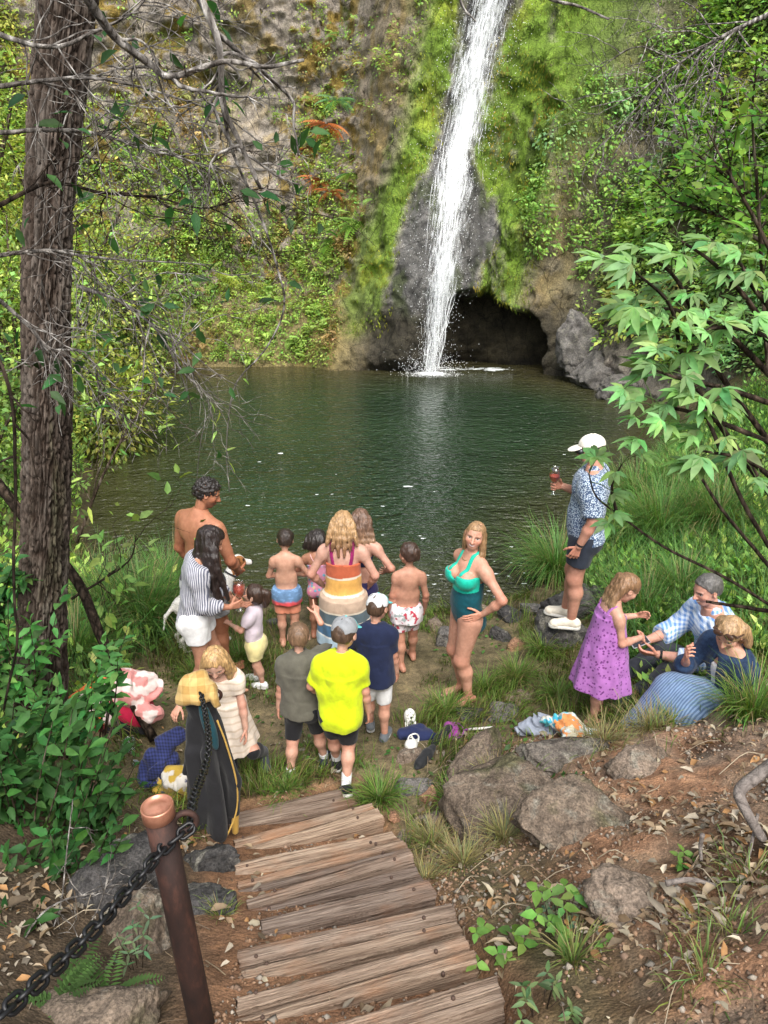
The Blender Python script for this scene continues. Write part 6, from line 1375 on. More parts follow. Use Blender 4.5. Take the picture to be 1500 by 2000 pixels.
    def hair_short(s, vol=.045, line=.33, nape=-.25, col=(.08, .05, .035), amp=.006, fr=40, curl=False, sidez=-.05):
        hh, M = s.hh, s.Rh; w = 1.06 if s.kind in 'kt' else 1
        pr = [ELL(s.q(0, -.055, .13), V(.345*w+vol, .43+vol, .38+vol*1.2)*hh, M, .02)]
        pr.append(ELL(s.q(0, -.27, -.10), V(.24*w, .17+vol, .26)*hh, M, .04))
        clips = [(s.q(0, line, .34), M@unit(V(0, .80, -.60))), (s.q(0, -.1, nape), M@unit(V(0, -.25, -1)))]
        pr.append(ELL(s.q(0, .36, -.16), V(.42, .40, .34)*hh, M, .02, neg=True))
        for sg in (-1, 1): pr.append(ELL(s.q(sg*.40*w, .06, -.16), V(.13, .17, .22)*hh, M, .01, neg=True))
        a = amp*(2.0 if curl else 1.0); f = fr
        v, q = sdf_mesh(pr, .005, 0, clips, lambda x, y, z: a*fbm(x*f, y*f, z*f*(1 if curl else .45), 2)*1.8)
        c = np.tile(V(*col), (len(v), 1)); return mesh_np('hair', v, q, col=c)
    def hair_long(s, tips, col, vol=.05, line=.36, r0=.07, r1=.03, n_str=9, amp=.008, tipcol=None, part=True, front=()):
        """cap of hair plus locks: tips = list of (x,y,z) end points in head units behind/below the head"""
        hh, M = s.hh, s.Rh; w = 1.06 if s.kind in 'kt' else 1
        pr = [ELL(s.q(0, -.055, .13), V(.345*w+vol, .43+vol, .38+vol)*hh, M, .02), ELL(s.q(0, -.22, -.12), V(.30*w, .24+vol, .32)*hh, M, .04)]
        face = [ELL(s.q(0, .42, -.10), V(.30*w, .40, .42)*hh, M, .02, neg=True)]
        pt = lambda a: a if isinstance(a, np.ndarray) else s.q(*a)
        for (a, b, c2, ra, rb) in tips:
            pts = smoothpath([pt(a), pt(b), pt(c2)], 6)
            rr = np.linspace(ra, rb, 6)*hh
            for i in range(5): pr.append(CAP(pts[i], pts[i+1], rr[i], rr[i+1], .02))
        ax = unit(M@V(0, -.15, 1))
        v, q = sdf_mesh(pr+face, .0055, 0, [], lambda x, y, z: amp*(fbm(x*60, y*60, z*6, 2)*1.4+.35*fbm(x*18, y*18, z*3, 2)))
        p = (v-s.hc)@M/hh
        c = np.tile(V(*col), (len(v), 1))
        if tipcol is not None: t = sstep(-.2, -1.3, p[:, 2])[:, None]; c = c*(1-t)+V(*tipcol)*t
        return mesh_np('hair', v, q, col=c)
    def cap_hat(s, crown_mat, brim_mat, parent, yaw=0, front_mat=None, opening=True):
        hh = s.hh; M = s.Rh@rotz(R(yaw)); w = 1.06 if s.kind in 'kt' else 1
        qq = lambda x, y, z: s.hc+M@(V(x, y, z)*hh)
        pr = [ELL(qq(0, -.045, .15), V(.39*w, .475, .40)*hh, M, .01)]
        if opening: pr.append(ELL(qq(0, -.52, .10), V(.20, .2, .16)*hh, M, .01, neg=True))
        seam = lambda x, y, z: .0025*np.cos(6*np.arctan2((y-s.hc[1]), (x-s.hc[0])))
        v, q = sdf_mesh(pr, .005, 0, [(qq(0, 0, .14), M@unit(V(0, .10, -1)))], seam)
        p = (v-s.hc)@M; 
        me = mesh_np('cap', v, q); o = link('cap', me, [crown_mat, front_mat or crown_mat], parent)
        cen = v[q].mean(1); pc = (cen-s.hc)@M/hh; mi = ((pc[:, 1] > .12) & (np.abs(pc[:, 0]) < .36*w)).astype(np.int32)
        me.polygons.foreach_set('material_index', mi)
        b = [ELL(qq(0, .52, .13), V(.32*w, .33, .04)*hh, M@rotx(R(-8)), .01)]
        v, q = sdf_mesh(b, .005, 0, [(qq(0, .34, .1), M@V(0, -1, 0))], None); link('cap_brim', mesh_np('cap_brim', v, q), brim_mat, o)
        v, q = sdf_mesh([ELL(qq(0, -.04, .55), V(.04, .04, .025)*hh, M, .0)], .004); link('cap_button', mesh_np('cap_button', v, q), brim_mat, o)
        return o
    def shoe(s, sd, upper, sole, parent, name='shoe', high=.0, pat=None, toe=1.0):
        F = s.fr[sd]; A = s.A[sd]; fl = .158*s.H*toe; hz = -s.D['ank']*s.H; r = .0255*s.H; 
        L = lambda x, y, z: A+F@V(x, y, z)
        pr = [CAP(L(0, -.16*fl, hz*.45), L(0, .50*fl, hz*.62), r*1.0, r*.86, .02), CAP(L(0, 0, hz*.1+high), L(0, -.1*fl, hz*.4), r*.98, r, .02), ELL(L(0, .52*fl, hz*.66), V(r*1.08, .17*fl, r*.75), F, .02),
              CAP(L(0, -.02*fl, hz*.1), L(0, .35*fl, hz*.5), r*.8, r*.8, .02)]
        v, q = sdf_mesh(pr, .0055, 0, [(L(0, 0, hz*.98), F@V(0, 0, -1)), (L(0, -.02*fl, .012*s.H+high), F@unit(V(0, .15, 1)))])
        sp = [CAP(L(0, -.15*fl, hz*.92), L(0, .55*fl, hz*.92), r*1.08, r*1.05, .01)]
        sv, sq = sdf_mesh(sp, .005, 0, [(L(0, 0, hz*.72), F@V(0, 0, 1)), (L(0, 0, hz*1.08), F@V(0, 0, -1))])
        o = link(name, mesh_np(name, v, q), upper, parent); link('sole', mesh_np('sole', sv, sq), sole, o); return o
    def sock(s, sd, m, parent, h=.09):
        A, K = s.A[sd], s.K[sd]; u = unit(K-A); v, q = sdf_mesh([CAP(A-u*.01, A+u*h, .0255*s.H, .0285*s.H, .01, [(A+u*h*.9, u)])], .0055); return link('sock', mesh_np('sock', v, q), m, parent)

PEOPLE = {}
def place(fig, px, py, rz, label, group=None, dz=0.0, dxy=(0, 0), z=None, **kw):
    """put the figure's local origin on the ground under a pixel; returns the top-level body mesh"""
    p = gp(px, py) if z is None else atz(px, py, z)
    me = fig.build(**kw); o = link('person', me, SKIN); o.location = (p[0]+dxy[0], p[1]+dxy[1], p[2]+dz); o.rotation_euler = (0, 0, R(rz))
    tag(o, label, 'person', group); fig.o = o
    return o
def wear(fig, name, mesh, mat, parent=None, colfn=None):
    if isinstance(mesh, tuple):
        v, q = mesh; col = colfn(v) if colfn else None; mesh = mesh_np(name, v, q, col=col)
    return link(name, mesh, mat, parent or fig.o)
def straps(fig, paths, rad, mat, infl=.007, vox=.005, name='strap'):
    pr = [p for t, p in fig.torso() if t != 'neck']; out = []
    def sd(p):
        D = .1
        for c in pr:
            e = float(pdist(c, p[0], p[1], p[2])); k = c['k']; h = max(k-abs(D-e), 0)/k; D = min(D, e)-h*h*k*.25
        return D
    for pts in paths:
        P = smoothpath(pts, 9)
        for i in range(len(P)):
            for _ in range(3):
                s0 = sd(P[i]); g = np.array([sd(P[i]+e)-s0 for e in np.eye(3)*.002])/.002; P[i] = P[i]-unit(g)*s0
        caps = [CAP(P[i], P[i+1], rad, rad) for i in range(8)]
        lo = P.min(0)-.05; hi = P.max(0)+.05
        out.append(sdf_mesh(pr, vox, infl, isect=caps)+(None,))
    v, q, t, c = join_np(out); return link(name, mesh_np(name, v, q), mat, fig.o)
def loose_strands(fig, n, col, length=(.2, .4), spread=.3, back=True, rad=.0022, y0=-.40, name='loose_hair', parent=None, seed=1, xr=.32):
    """wet strands lying down the back: start on the scalp at the back, end below"""
    rng = np.random.default_rng(seed); parts = []
    for i in range(n):
        x0 = rng.uniform(-xr, xr); a = fig.q(x0, y0+.1*abs(x0), rng.uniform(-.1, .1)); L = rng.uniform(*length)
        b = fig.q(x0*1.25, y0-.02, -.5); c = b+fig.Rc@V((x0*spread+rng.normal()*.03), -.012-.012*rng.random(), -L); m = (b+c)/2+fig.Rc@V(rng.normal()*.012, -.012, 0)
        parts.append(tube_np(smoothpath([a, b, m, c], 10), np.linspace(1, .35, 10)*rad*rng.uniform(.7, 1.5), 5, False))
    v, q, t, c = join_np(parts); return link(name, mesh_np(name, v, q, col=np.tile(V(*col), (len(v), 1))), HAIR, parent or fig.o)
# ================================================================== PEOPLE
def pat_stripes(axis, period, ca, cb, thr=.5, axis2=None):
    def f(nt):
        o = nt.nodes.new('ShaderNodeTexCoord').outputs['Object']
        def wv(a):
            d = nd(nt, 'ShaderNodeVectorMath', {0: o, 1: a}, operation='DOT_PRODUCT').outputs['Value']
            w = noise(nt, coords(nt), 5, 2); d = math_(nt, 'ADD', d, math_(nt, 'MULTIPLY', w, .035))
            return math_(nt, 'SINE', math_(nt, 'MULTIPLY', d, 2*PI/period))
        s = wv(axis)
        if axis2 is not None:
            t = wv(axis2); f1 = math_(nt, 'GREATER_THAN', s, 0); f2 = math_(nt, 'GREATER_THAN', t, 0)
            return mixc(nt, math_(nt, 'MULTIPLY', math_(nt, 'ADD', f1, f2), .5), ca, cb)
        return mixc(nt, math_(nt, 'GREATER_THAN', s, thr*2-1), ca, cb)
    return f
def pat_spots(base, cols, scale, thr=.35):
    def f(nt):
        v = nd(nt, 'ShaderNodeTexVoronoi', {'Vector': coords(nt), 'Scale': scale}); n = noise(nt, coords(nt), scale*1.7, 3)
        d = math_(nt, 'ADD', v.outputs['Distance'], math_(nt, 'MULTIPLY', n, .35)); m = math_(nt, 'LESS_THAN', d, thr)
        sep = nt.nodes.new('ShaderNodeSeparateColor'); nt.links.new(v.outputs['Color'], sep.inputs[0])
        c = ramp(nt, sep.outputs[0], [((i+.0)/len(cols), cc) for i, cc in enumerate(cols)], 'CONSTANT')
        return mixc(nt, m, base, c)
    return f
def sstack(z, bands):
    """bands [(z_top, colour)...] from the top down"""
    c = np.tile(V(*bands[-1][1]), (len(z), 1)); 
    for i in range(len(bands)-2, -1, -1):
        m = z > bands[i+1][0]; c[m] = bands[i][1]
    return c
M_BLACK = fabric('black_cloth', (.012, .012, .014)); M_WHITE = fabric('white_cloth', (.72, .72, .72)); M_NAVY = fabric('navy_cloth', (.012, .018, .05))
M_OLIVE = fabric('olive_tee', (.105, .10, .078)); M_NEON = fabric('neon_tee', (.52, .63, .008)); M_VF = vfabric('print_cloth')
M_SOLE = fabric('white_sole', (.62, .60, .56)); M_SHOE = fabric('dark_shoe', (.03, .035, .05)); M_GREYMESH = fabric('grey_mesh', (.24, .25, .26)); M_WHMESH = fabric('pale_mesh', (.55, .56, .56)); M_AQUA = fabric('aqua_cloth', (.10, .52, .52))
M_TEAL = fabric('deep_teal_suit', (.005, .065, .085), .5); M_JADE = fabric('jade_suit', (.01, .42, .30), .5)
M_METAL, _nt, _b = newmat('dark_metal', .35, .5, (.05, .05, .055)); _b.inputs['Metallic'].default_value = .8
M_GOLD, _nt, _b = newmat('gold_metal', .25, .5, (.7, .45, .15)); _b.inputs['Metallic'].default_value = 1
def glassmat():
    m, nt, b = newmat('clear_glass', .05, .5, (.95, .97, .97))
    tr = nd(nt, 'ShaderNodeBsdfTransparent', {0: (.93, .95, .95, 1)}); lw = nd(nt, 'ShaderNodeLayerWeight', {'Blend': .35})
    gl = nd(nt, 'ShaderNodeBsdfGlossy', {0: (.9, .95, .95, 1), 1: .06}); f = math_(nt, 'ADD', math_(nt, 'MULTIPLY', lw.outputs['Facing'], .75), .06)
    mx = nd(nt, 'ShaderNodeMixShader', {0: f, 1: tr.outputs[0], 2: gl.outputs[0]}); nt.links.new(mx.outputs[0], nt.nodes['Material Output'].inputs[0]); return m
M_GLASS = glassmat()
M_WINE, _nt, _b = newmat('pink_wine', .1, .5, (.85, .17, .12))
_tr = nd(_nt, 'ShaderNodeBsdfTranslucent', {0: (1.0, .35, .25, 1)}); _mx = nd(_nt, 'ShaderNodeMixShader', {0: .5, 1: _b.outputs[0], 2: _tr.outputs[0]}); _nt.links.new(_mx.outputs[0], _nt.nodes['Material Output'].inputs[0])
def world(fig, p): return np.array(fig.o.matrix_basis@Vector(p))
def handpt(fig, sd, f=.55, n=.3):
    h = fig.hand[sd]; hl = fig.D['hl']*fig.H; return fig.W[sd]+h['d']*hl*f+h['n']*hl*n
bpy.context.view_layer.update()

# --- shirtless man by the dog
F = Fig('m', 1.80, lean=4, head=(-42, 24, 0), fat=1.10, arms={'R': dict(rel=(-.03, .22, -.48), pole=(.8, -.6, -.2), curl=.9, palm=(-.6, .5, -.3)), 'L': dict(rel=(-.07, .14, -.52))}, feet={'R': dict(at=(.13, .05, .087)), 'L': dict(at=(-.12, -.02, .087))})
place(F, 416, 1312, -36, 'shirtless man with short dark curly hair standing beside the dog at the water', skin=(.44, .20, .115), brow=(.03, .02, .015), beard=(.10, .05, .035)); PEOPLE['man'] = F
wear(F, 'hair', F.hair_short(.03, .34, -.30, (.018, .013, .011), .006, 60, curl=True), HAIR)
plaid = fabric('plaid_shorts', (.2, .2, .2), pattern=pat_stripes((0, .7, .7), .13, (.035, .037, .045), (.42, .43, .43), axis2=(0, 0, 1)))
wear(F, 'shorts', F.cloth({'pelvis', 'thigh'}, .022, {'thigh': .72}, [(F.pel+V(0, 0, .055), V(0, 0, 1))], fold=.008), plaid)

# --- woman in the striped shirt
F = Fig('f', 1.58, lean=12, head=(-6, 24, 0), pelvis=(0, -.03, 0), arms={'R': dict(rel=(-.06, .21, -.34), pole=(.6, -.8, -.3), dir=(-.3, .9, .05), palm=(-.9, -.25, .2), curl=1.0), 'L': dict(rel=(.02, .22, -.42), pole=(-.4, -.6, -.6), dir=(0, .85, -.4), palm=(.2, .4, .9), curl=.3)},
        feet={'R': dict(at=(.07, -.05, .075)), 'L': dict(at=(-.07, .14, .075))})
place(F, 408, 1368, -82, 'woman with long dark hair in a striped shirt and white shorts holding a drink', skin=(.50, .27, .18), brow=(.04, .02, .015)); PEOPLE['stripe'] = F
down = lambda p, x, y, z: np.asarray(p)+V(x, y, z)
c = F.hc
tips = [((.22, -.15, .2), c+V(.10, -.04, -.15), c+V(.12, .04, -.47), .26, .12), ((.27, .08, .1), c+V(.13, .03, -.14), c+V(.13, .10, -.45), .20, .08), ((.05, -.32, .1), c+V(.03, -.11, -.16), c+V(.03, -.09, -.36), .28, .14), ((-.2, -.25, .1), c+V(-.08, -.08, -.15), c+V(-.10, -.02, -.38), .24, .1), ((.30, .02, .0), c+V(.14, -.01, -.2), c+V(.15, .02, -.46), .16, .07)]
wear(F, 'hair', F.hair_long(tips, (.022, .014, .012), .05, amp=.006), HAIR)
strm = fabric('striped_shirting', pattern=pat_stripes((.25, 1, 0), .016, (.52, .52, .56), (.11, .115, .16), .50))
wear(F, 'shirt', F.cloth({'chest', 'belly', 'yoke', 'uarm', 'farm', 'pelvis'}, .024, {'farm': .62}, [(F.nb+F.Rc@V(0, .0, .02), F.Rc@V(0, .25, 1)), (F.pel+V(0, 0, -.035), V(0, -.1, -1))], fold=.014, ff=(10, 10, 6), kk=.05), strm)
v, q = sdf_mesh([CAP(F.nb+F.Rc@V(-.05, .0, .015), F.nb+F.Rc@V(.05, .0, .015), .048, .048, .02), ELL(F.nb+F.Rc@V(0, .03, .05), V(.05, .06, .06), F.Rc, .01, neg=True)], .006); wear(F, 'collar', (v, q), strm)
wear(F, 'shorts', F.cloth({'pelvis', 'thigh', 'belly'}, .024, {'thigh': .48}, [(F.pel+V(0, 0, .12), V(0, 0, 1))], fold=.009), M_WHITE)
# --- toddler with the ponytail
F = Fig('t', .98, shod=True, lean=0, head=(6, -14, 0), arms={'R': dict(rel=(-.02, .22, .10), pole=(.5, 0, -1), curl=.25, palm=(-1, 0, .2)), 'L': dict(rel=(.02, .19, -.10), pole=(-.6, -.3, -1), curl=.5, palm=(.4, .2, -.8))}, feet={'R': dict(at=(.05, .04, .05)), 'L': dict(at=(-.05, -.06, .05))})
place(F, 505, 1336, 78, 'toddler girl with dark ponytail in lilac tee and ruffled yellow shorts', skin=(.58, .36, .27), brow=(.06, .035, .02)); PEOPLE['toddler'] = F
wear(F, 'hair', F.hair_long([((0, -.40, .25), (0, -.62, .25), (0, -.66, -.05), .13, .15), ((0, -.66, -.05), (0, -.66, -.25), (.02, -.60, -.48), .15, .06)], (.045, .025, .017), .03, amp=.005), HAIR)
v, q = sdf_mesh([ELL(F.q(0, -.50, .25), V(.03, .03, .03), None, .0)], .004); wear(F, 'hair_tie', (v, q), fabric('dark_tie', (.1, .02, .03)))
tcol = lambda v: (np.tile(V(.60, .52, .58), (len(v), 1))*(1-sstep(.05, .4, fbm(v[:, 0]*9, v[:, 1]*9, v[:, 2]*9, 2))[:, None])+V(.66, .60, .36)*sstep(.05, .4, fbm(v[:, 0]*9, v[:, 1]*9, v[:, 2]*9, 2))[:, None])
wear(F, 'tee', F.cloth({'chest', 'belly', 'yoke', 'uarm', 'pelvis'}, .014, {'uarm': .62}, [(F.nb+V(0, 0, .045), V(0, 0, 1)), (F.pel+V(0, 0, .0), V(0, 0, -1))], fold=.006), M_VF, colfn=tcol)
sh = F.cloth({'pelvis', 'thigh'}, .026, {'thigh': .62}, [(F.pel+V(0, 0, .06), V(0, 0, 1))], fold=.010)
wear(F, 'shorts', sh, fabric('butter_cloth', (.64, .56, .27)))
for sd in 'LR': F.shoe(sd, M_WHITE, M_SOLE, F.o)

# --- boy in the sunset gradient trunks
F = Fig('k', 1.19, lean=2, head=(8, 10, 6), arms={'R': dict(rel=(-.01, .13, -.22), pole=(1, -.5, -.3)), 'L': dict(rel=(.07, .14, -.22), pole=(-1, -.5, -.3))})
place(F, 566, 1258, 4, 'shirtless boy in trunks fading from blue to coral, seen from behind', skin=(.60, .35, .25), brow=(.05, .03, .02)); PEOPLE['gradient'] = F
wear(F, 'hair', F.hair_short(.045, .33, -.27, (.03, .02, .015)), HAIR)
def gcol(v):
    z = (v[:, 2]-F.K['L'][2])/(F.pel[2]+.05-F.K['L'][2]); n = .05*fbm(v[:, 0]*20, v[:, 1]*20, v[:, 2]*20, 2); z = z+n
    c = np.tile(V(.85, .32, .20), (len(v), 1)); t = sstep(.42, .56, z)[:, None]; c = c*(1-t)+V(.72, .09, .10)*t; t = sstep(.62, .70, z)[:, None]; c = c*(1-t)+V(.12, .22, .38)*t
    return c*(1+.5*(sstep(.1, .3, fbm(v[:, 0]*30, v[:, 1]*30, v[:, 2]*70, 2))*sstep(.62, .7, z))[:, None])
wear(F, 'swim_trunks', F.cloth({'pelvis', 'thigh'}, .020, {'thigh': .80}, [(F.pel+V(0, 0, .05), V(0, 0, 1))], [CONE(F.pel+V(0, 0, .06), F.pel+V(0, .0, -.10), (.088, .075), (.115, .098), k=.04)], fold=.010, kk=.05), M_VF, colfn=gcol)

# --- girl with the dark bob
F = Fig('k', 1.13, lean=6, side=-4, head=(-8, 16, 8), arms={'L': dict(rel=(.02, .12, -.2), pole=(-1, -.4, -.3)), 'R': dict(rel=(-.02, .14, -.2), pole=(1, -.4, -.3))})
place(F, 626, 1243, -8, 'girl with a dark bob in a pink and aqua print swimsuit', skin=(.45, .23, .15), brow=(.03, .02, .015)); PEOPLE['bob'] = F
tp = [((x, -.25, .15), (x*1.35, -.42+.3*abs(x), -.15), (x*1.8, -.36+.3*abs(x), -.52), .2, .13) for x in (-.3, -.15, 0, .15, .3)]
wear(F, 'hair', F.hair_long(tp, (.022, .016, .014), .045, amp=.007), HAIR)
suit = fabric('tropical_print', pattern=pat_spots((.72, .30, .42), [(.15, .50, .55), (.75, .62, .35), (.70, .45, .65), (.20, .45, .60), (.75, .2, .3)], 26, .55))
wear(F, 'swimsuit', F.cloth({'pelvis', 'belly', 'chest'}, .010, {}, [(F.chest+V(0, 0, -.005), F.Rc@V(0, .25, 1))], fold=.002), suit)
ps = []
for sg in (-1, 1): ps.append(tube_np(smoothpath([F.chest+F.Rc@V(-sg*.03, -.078, .0), F.chest+F.Rc@V(sg*.02, -.078, .07), F.nb+F.Rc@V(sg*.05, -.03, .008), F.chest+F.Rc@V(sg*.05, .07, .06)], 12), .0045, 6))
v, q, t, c = join_np(ps); wear(F, 'strap', mesh_np('strap', v, q, t), fabric('pink_strap', (.75, .45, .45)))

# --- woman in the colour-block dress
F = Fig('f', 1.56, lean=3, head=(0, 12, 0), fat=1.12, arms={'L': dict(rel=(-.06, .12, -.40), pole=(-.8, -.8, 0)), 'R': dict(rel=(.06, .14, -.40), pole=(.8, -.8, 0))})
place(F, 675, 1318, -4, 'woman with long wet blonde hair in a wide striped strappy dress', skin=(.60, .36, .28), brow=(.2, .12, .06)); PEOPLE['dress'] = F
tp = [((x, -.28, .1), (x*1.5, -.52+.4*abs(x), -.45), (x*1.9, -.50+.3*abs(x), -1.15-.25*math.cos(x*9)), .15, .05) for x in (-.34, -.2, -.07, .07, .2, .34)]
wear(F, 'hair', F.hair_long(tp, (.36, .22, .105), .04, amp=.008, tipcol=(.17, .085, .045)), HAIR)
loose_strands(F, 60, (.15, .075, .04), (.08, .2), .08, rad=.003, xr=.3)
zt = F.chest[2]-.02; zb = .40
Dz = lambda t: zt+(zb-zt)*t
dress = [CONE(V(0, F.pel[1]-.01, F.pel[2]+.03), V(0, F.pel[1]-.005, zb), (.19, .165), (.245, .20), pleat=.025, npl=9, wob=.8, k=.06)]
bands = [(9, (.46, .11, .05)), (Dz(.125), (.66, .57, .46)), (Dz(.15), (.60, .33, .085)), (Dz(.34), (.66, .57, .46)), (Dz(.365), (.42, .31, .23)), (Dz(.53), (.62, .55, .44)), (Dz(.55), (.085, .12, .14)), (Dz(.68), (.60, .54, .45)), (Dz(.70), (.05, .115, .20)), (Dz(.84), (.6, .6, .56)), (Dz(.86), (.33, .44, .52)), (Dz(.975), (.03, .03, .05))]
wear(F, 'dress', F.cloth({'pelvis', 'belly', 'chest'}, .014, {}, [(V(0, 0, zt+.01), F.Rc@V(0, .12, 1))], dress, fold=.004, kk=.06), M_VF, colfn=lambda v: sstack(v[:, 2]+.006*fbm(v[:, 0]*8, v[:, 1]*8, 0, 2), bands))
straps(F, [[V(sg*.080, -.10, zt), F.chest+F.Rc@V(sg*.085, -.09, .06), F.nb+F.Rc@V(sg*.092, -.035, .02), F.chest+F.Rc@V(sg*.085, .07, .07)] for sg in (-1, 1)], .016, fabric('magenta_strap', (.25, .015, .10)))

# --- girl behind her
F = Fig('f', 1.47, lean=4, head=(22, 14, 0), arms={'R': dict(rel=(.04, .16, -.30), pole=(.9, -.6, 0)), 'L': dict(rel=(-.02, .16, -.30))})
place(F, 704, 1286, -22, 'girl with long brown hair in a navy two-piece, partly behind the dressed woman', skin=(.58, .34, .26), brow=(.1, .06, .03)); PEOPLE['navygirl'] = F
tp = [((x, -.28, .1), (x*1.5+.05, -.46+.4*abs(x), -.5), (x*1.5+.22, -.40+.3*abs(x), -1.2), .19, .07) for x in (-.3, -.15, 0, .15, .3)]
wear(F, 'hair', F.hair_long(tp, (.13, .075, .05), .05, amp=.008, tipcol=(.36, .22, .13)), HAIR)
wear(F, 'swim_top', F.cloth({'chest', 'belly'}, .009, {}, [(F.chest+V(0, 0, -.0), F.Rc@V(0, 0, 1)), (F.chest+V(0, 0, -.09), F.Rc@V(0, 0, -1))], fold=0), M_NAVY)
wear(F, 'swim_shorts', F.cloth({'pelvis', 'thigh'}, .016, {'thigh': .4}, [(F.pel+V(0, 0, .08), V(0, 0, 1))], fold=.006), fabric('indigo_cloth', (.025, .022, .075)))

# --- boy in lobster-print trunks
F = Fig('k', 1.24, lean=-2, side=3, head=(34, 6, 0), arms={'L': dict(rel=(-.05, .05, -.37), pole=(-.6, -1, 0)), 'R': dict(rel=(.05, .07, -.36), pole=(.6, -1, 0))}, feet={'L': dict(at=(-.055, -.05, .06), yaw=28), 'R': dict(at=(.075, .12, .06), yaw=5)})
place(F, 793, 1303, 6, 'shirtless boy in white trunks printed with red lobsters, looking to the left', skin=(.55, .30, .21), brow=(.05, .03, .02)); PEOPLE['lobster'] = F
wear(F, 'hair', F.hair_short(.05, .30, -.27, (.05, .028, .02)), HAIR)
def lcol(v):
    c = np.tile(V(.72, .66, .68), (len(v), 1)); a = fbm(v[:, 0]*34, v[:, 1]*34, v[:, 2]*26, 2); b = fbm(v[:, 0]*36+7, v[:, 1]*36, v[:, 2]*30, 2)
    m = (a > .26)[:, None]; c = np.where(m, V(.45, .05, .08), c); m = (b > .30)[:, None]; return np.where(m, V(.30, .36, .35), c)
wear(F, 'swim_trunks', F.cloth({'pelvis', 'thigh'}, .018, {'thigh': .74}, [(F.pel+V(0, 0, .055), V(0, 0, 1))], [CONE(F.pel+V(0, 0, .06), F.pel+V(0, .0, -.10), (.092, .078), (.122, .104), k=.04)], fold=.011, kk=.05), M_VF, colfn=lcol)

# --- smiling woman in the teal swimsuit
F = Fig('f', 1.62, lean=-3, side=0, twist=14, head=(44, 2, -8), bust=1.18, fat=1.08, pelvis=(0, .0, -.01),
        arms={'L': dict(at=(-.185, -.055, .925), pole=(-1, -.75, .1), dir=(.12, .9, -.30), palm=(1, -.1, .1), curl=.2, thumb=.2), 'R': dict(rel=(.16, -.14, -.44), pole=(.9, -.9, 0))},
        feet={'L': dict(at=(-.075, -.02, .075), yaw=8, pole=(.1, 1, 0)), 'R': dict(at=(.10, -.03, .075), yaw=-6)})
place(F, 903, 1366, 106, 'smiling barefoot woman in a two-tone teal swimsuit with her hand on her hip', skin=(.60, .33, .235), smile=1, lips=(.52, .16, .15), brow=(.20, .12, .07)); PEOPLE['teal'] = F
tp = [((-.31, .0, .0), (-.40, .10, -.5), (-.36, .40, -1.25), .12, .05), ((-.28, -.15, .0), (-.42, -.02, -.55), (-.50, .22, -1.1), .15, .05), ((0, -.4, 0), (0, -.42, -.4), (0, -.42, -.9), .22, .1), ((.28, -.12, 0), (.30, -.14, -.4), (.26, -.2, -.8), .13, .06)]
wear(F, 'hair', F.hair_long(tp, (.30, .18, .09), .012, amp=.006), HAIR)
base = F.cloth({'pelvis', 'belly', 'chest'}, .008, {}, [(F.chest+F.Rc@V(0, 0, -.022), F.Rc@V(0, -.1, 1))], fold=.003, ff=(6, 6, 30)); wear(F, 'swimsuit', base, M_TEAL)
top = [p for t, p in F.torso() if t == 'chest' or t == 'belly']
cl = [(F.chest+F.Rc@V(0, 0, -.080), F.Rc@V(0, -.35, -1)), (F.chest+F.Rc@V(0, .02, .040), F.Rc@V(0, .0, 1)), (F.chest+F.Rc@V(0, .01, 0), F.Rc@V(0, -1, .12))]
ng = [ELL(F.chest+F.Rc@V(0, .125, .065), V(.050, .10, .080), F.Rc, .0, neg=True)]
v, q = sdf_mesh(top+ng, .006, .014, cl); wear(F, 'swim_cups', (v, q), M_JADE)
straps(F, [[F.chest+F.Rc@V(sg*.070, .11, .03), F.chest+F.Rc@V(sg*.072, .085, .085), F.nb+F.Rc@V(sg*.060, .04, -.01), F.nb+F.Rc@V(sg*.045, -.01, .03), F.nb+F.Rc@V(0, -.06, .03)] for sg in (-1, 1)], .016, M_JADE)
th = np.linspace(-2.2, 2.2, 20); pts = [F.nb+F.Rc@V(.060*math.sin(a), .005+.078*math.cos(a)*(1 if abs(a) < 1.6 else .6), .028-.038*max(math.cos(a), -.4)) for a in th]
v, q, t = tube_np(pts, .0022, 5); wear(F, 'necklace', mesh_np('necklace', v, q, t), M_GOLD)

# --- boy pointing, olive tee
F = Fig('k', 1.17, shod=True, lean=5, side=-3, head=(6, 2, 4), arms={'R': dict(rel=(.00, .18, .26), pole=(.9, .0, -.5), dir=(-.12, .72, .68), palm=(-.7, .2, -.6), curls=[.05, 1.5, 1.6, 1.6], thumb=.9), 'L': dict(rel=(-.06, .0, -.36))}, feet={'L': dict(at=(-.10, -.10, .06), yaw=6), 'R': dict(at=(.12, .08, .06), yaw=-14)})
place(F, 599, 1508, -2, 'boy in olive tee and black shorts pointing with his raised right arm', skin=(.60, .36, .27), brow=(.14, .08, .04)); PEOPLE['point'] = F
wear(F, 'hair', F.hair_short(.02, .33, -.27, (.16, .095, .055), .003), HAIR)
wear(F, 'tee', F.cloth({'chest', 'belly', 'yoke', 'uarm', 'pelvis'}, .014, {'uarm': .80}, [(F.nb+V(0, 0, .045), V(0, 0, 1)), (F.pel+V(0, 0, -.06), V(0, 0, -1))], [CONE(F.chest, F.pel+V(0, 0, -.08), (.105, .080), (.138, .118), k=.03)], fold=.011, ff=(9, 9, 7), kk=.04), M_OLIVE)
wear(F, 'shorts', F.cloth({'pelvis', 'thigh'}, .016, {'thigh': .92}, [(F.pel+V(0, 0, .02), V(0, 0, 1))], fold=.009), M_BLACK)
for sd in 'LR': F.shoe(sd, M_SHOE, M_SOLE, F.o); F.sock(sd, M_WHITE, F.o, .055)

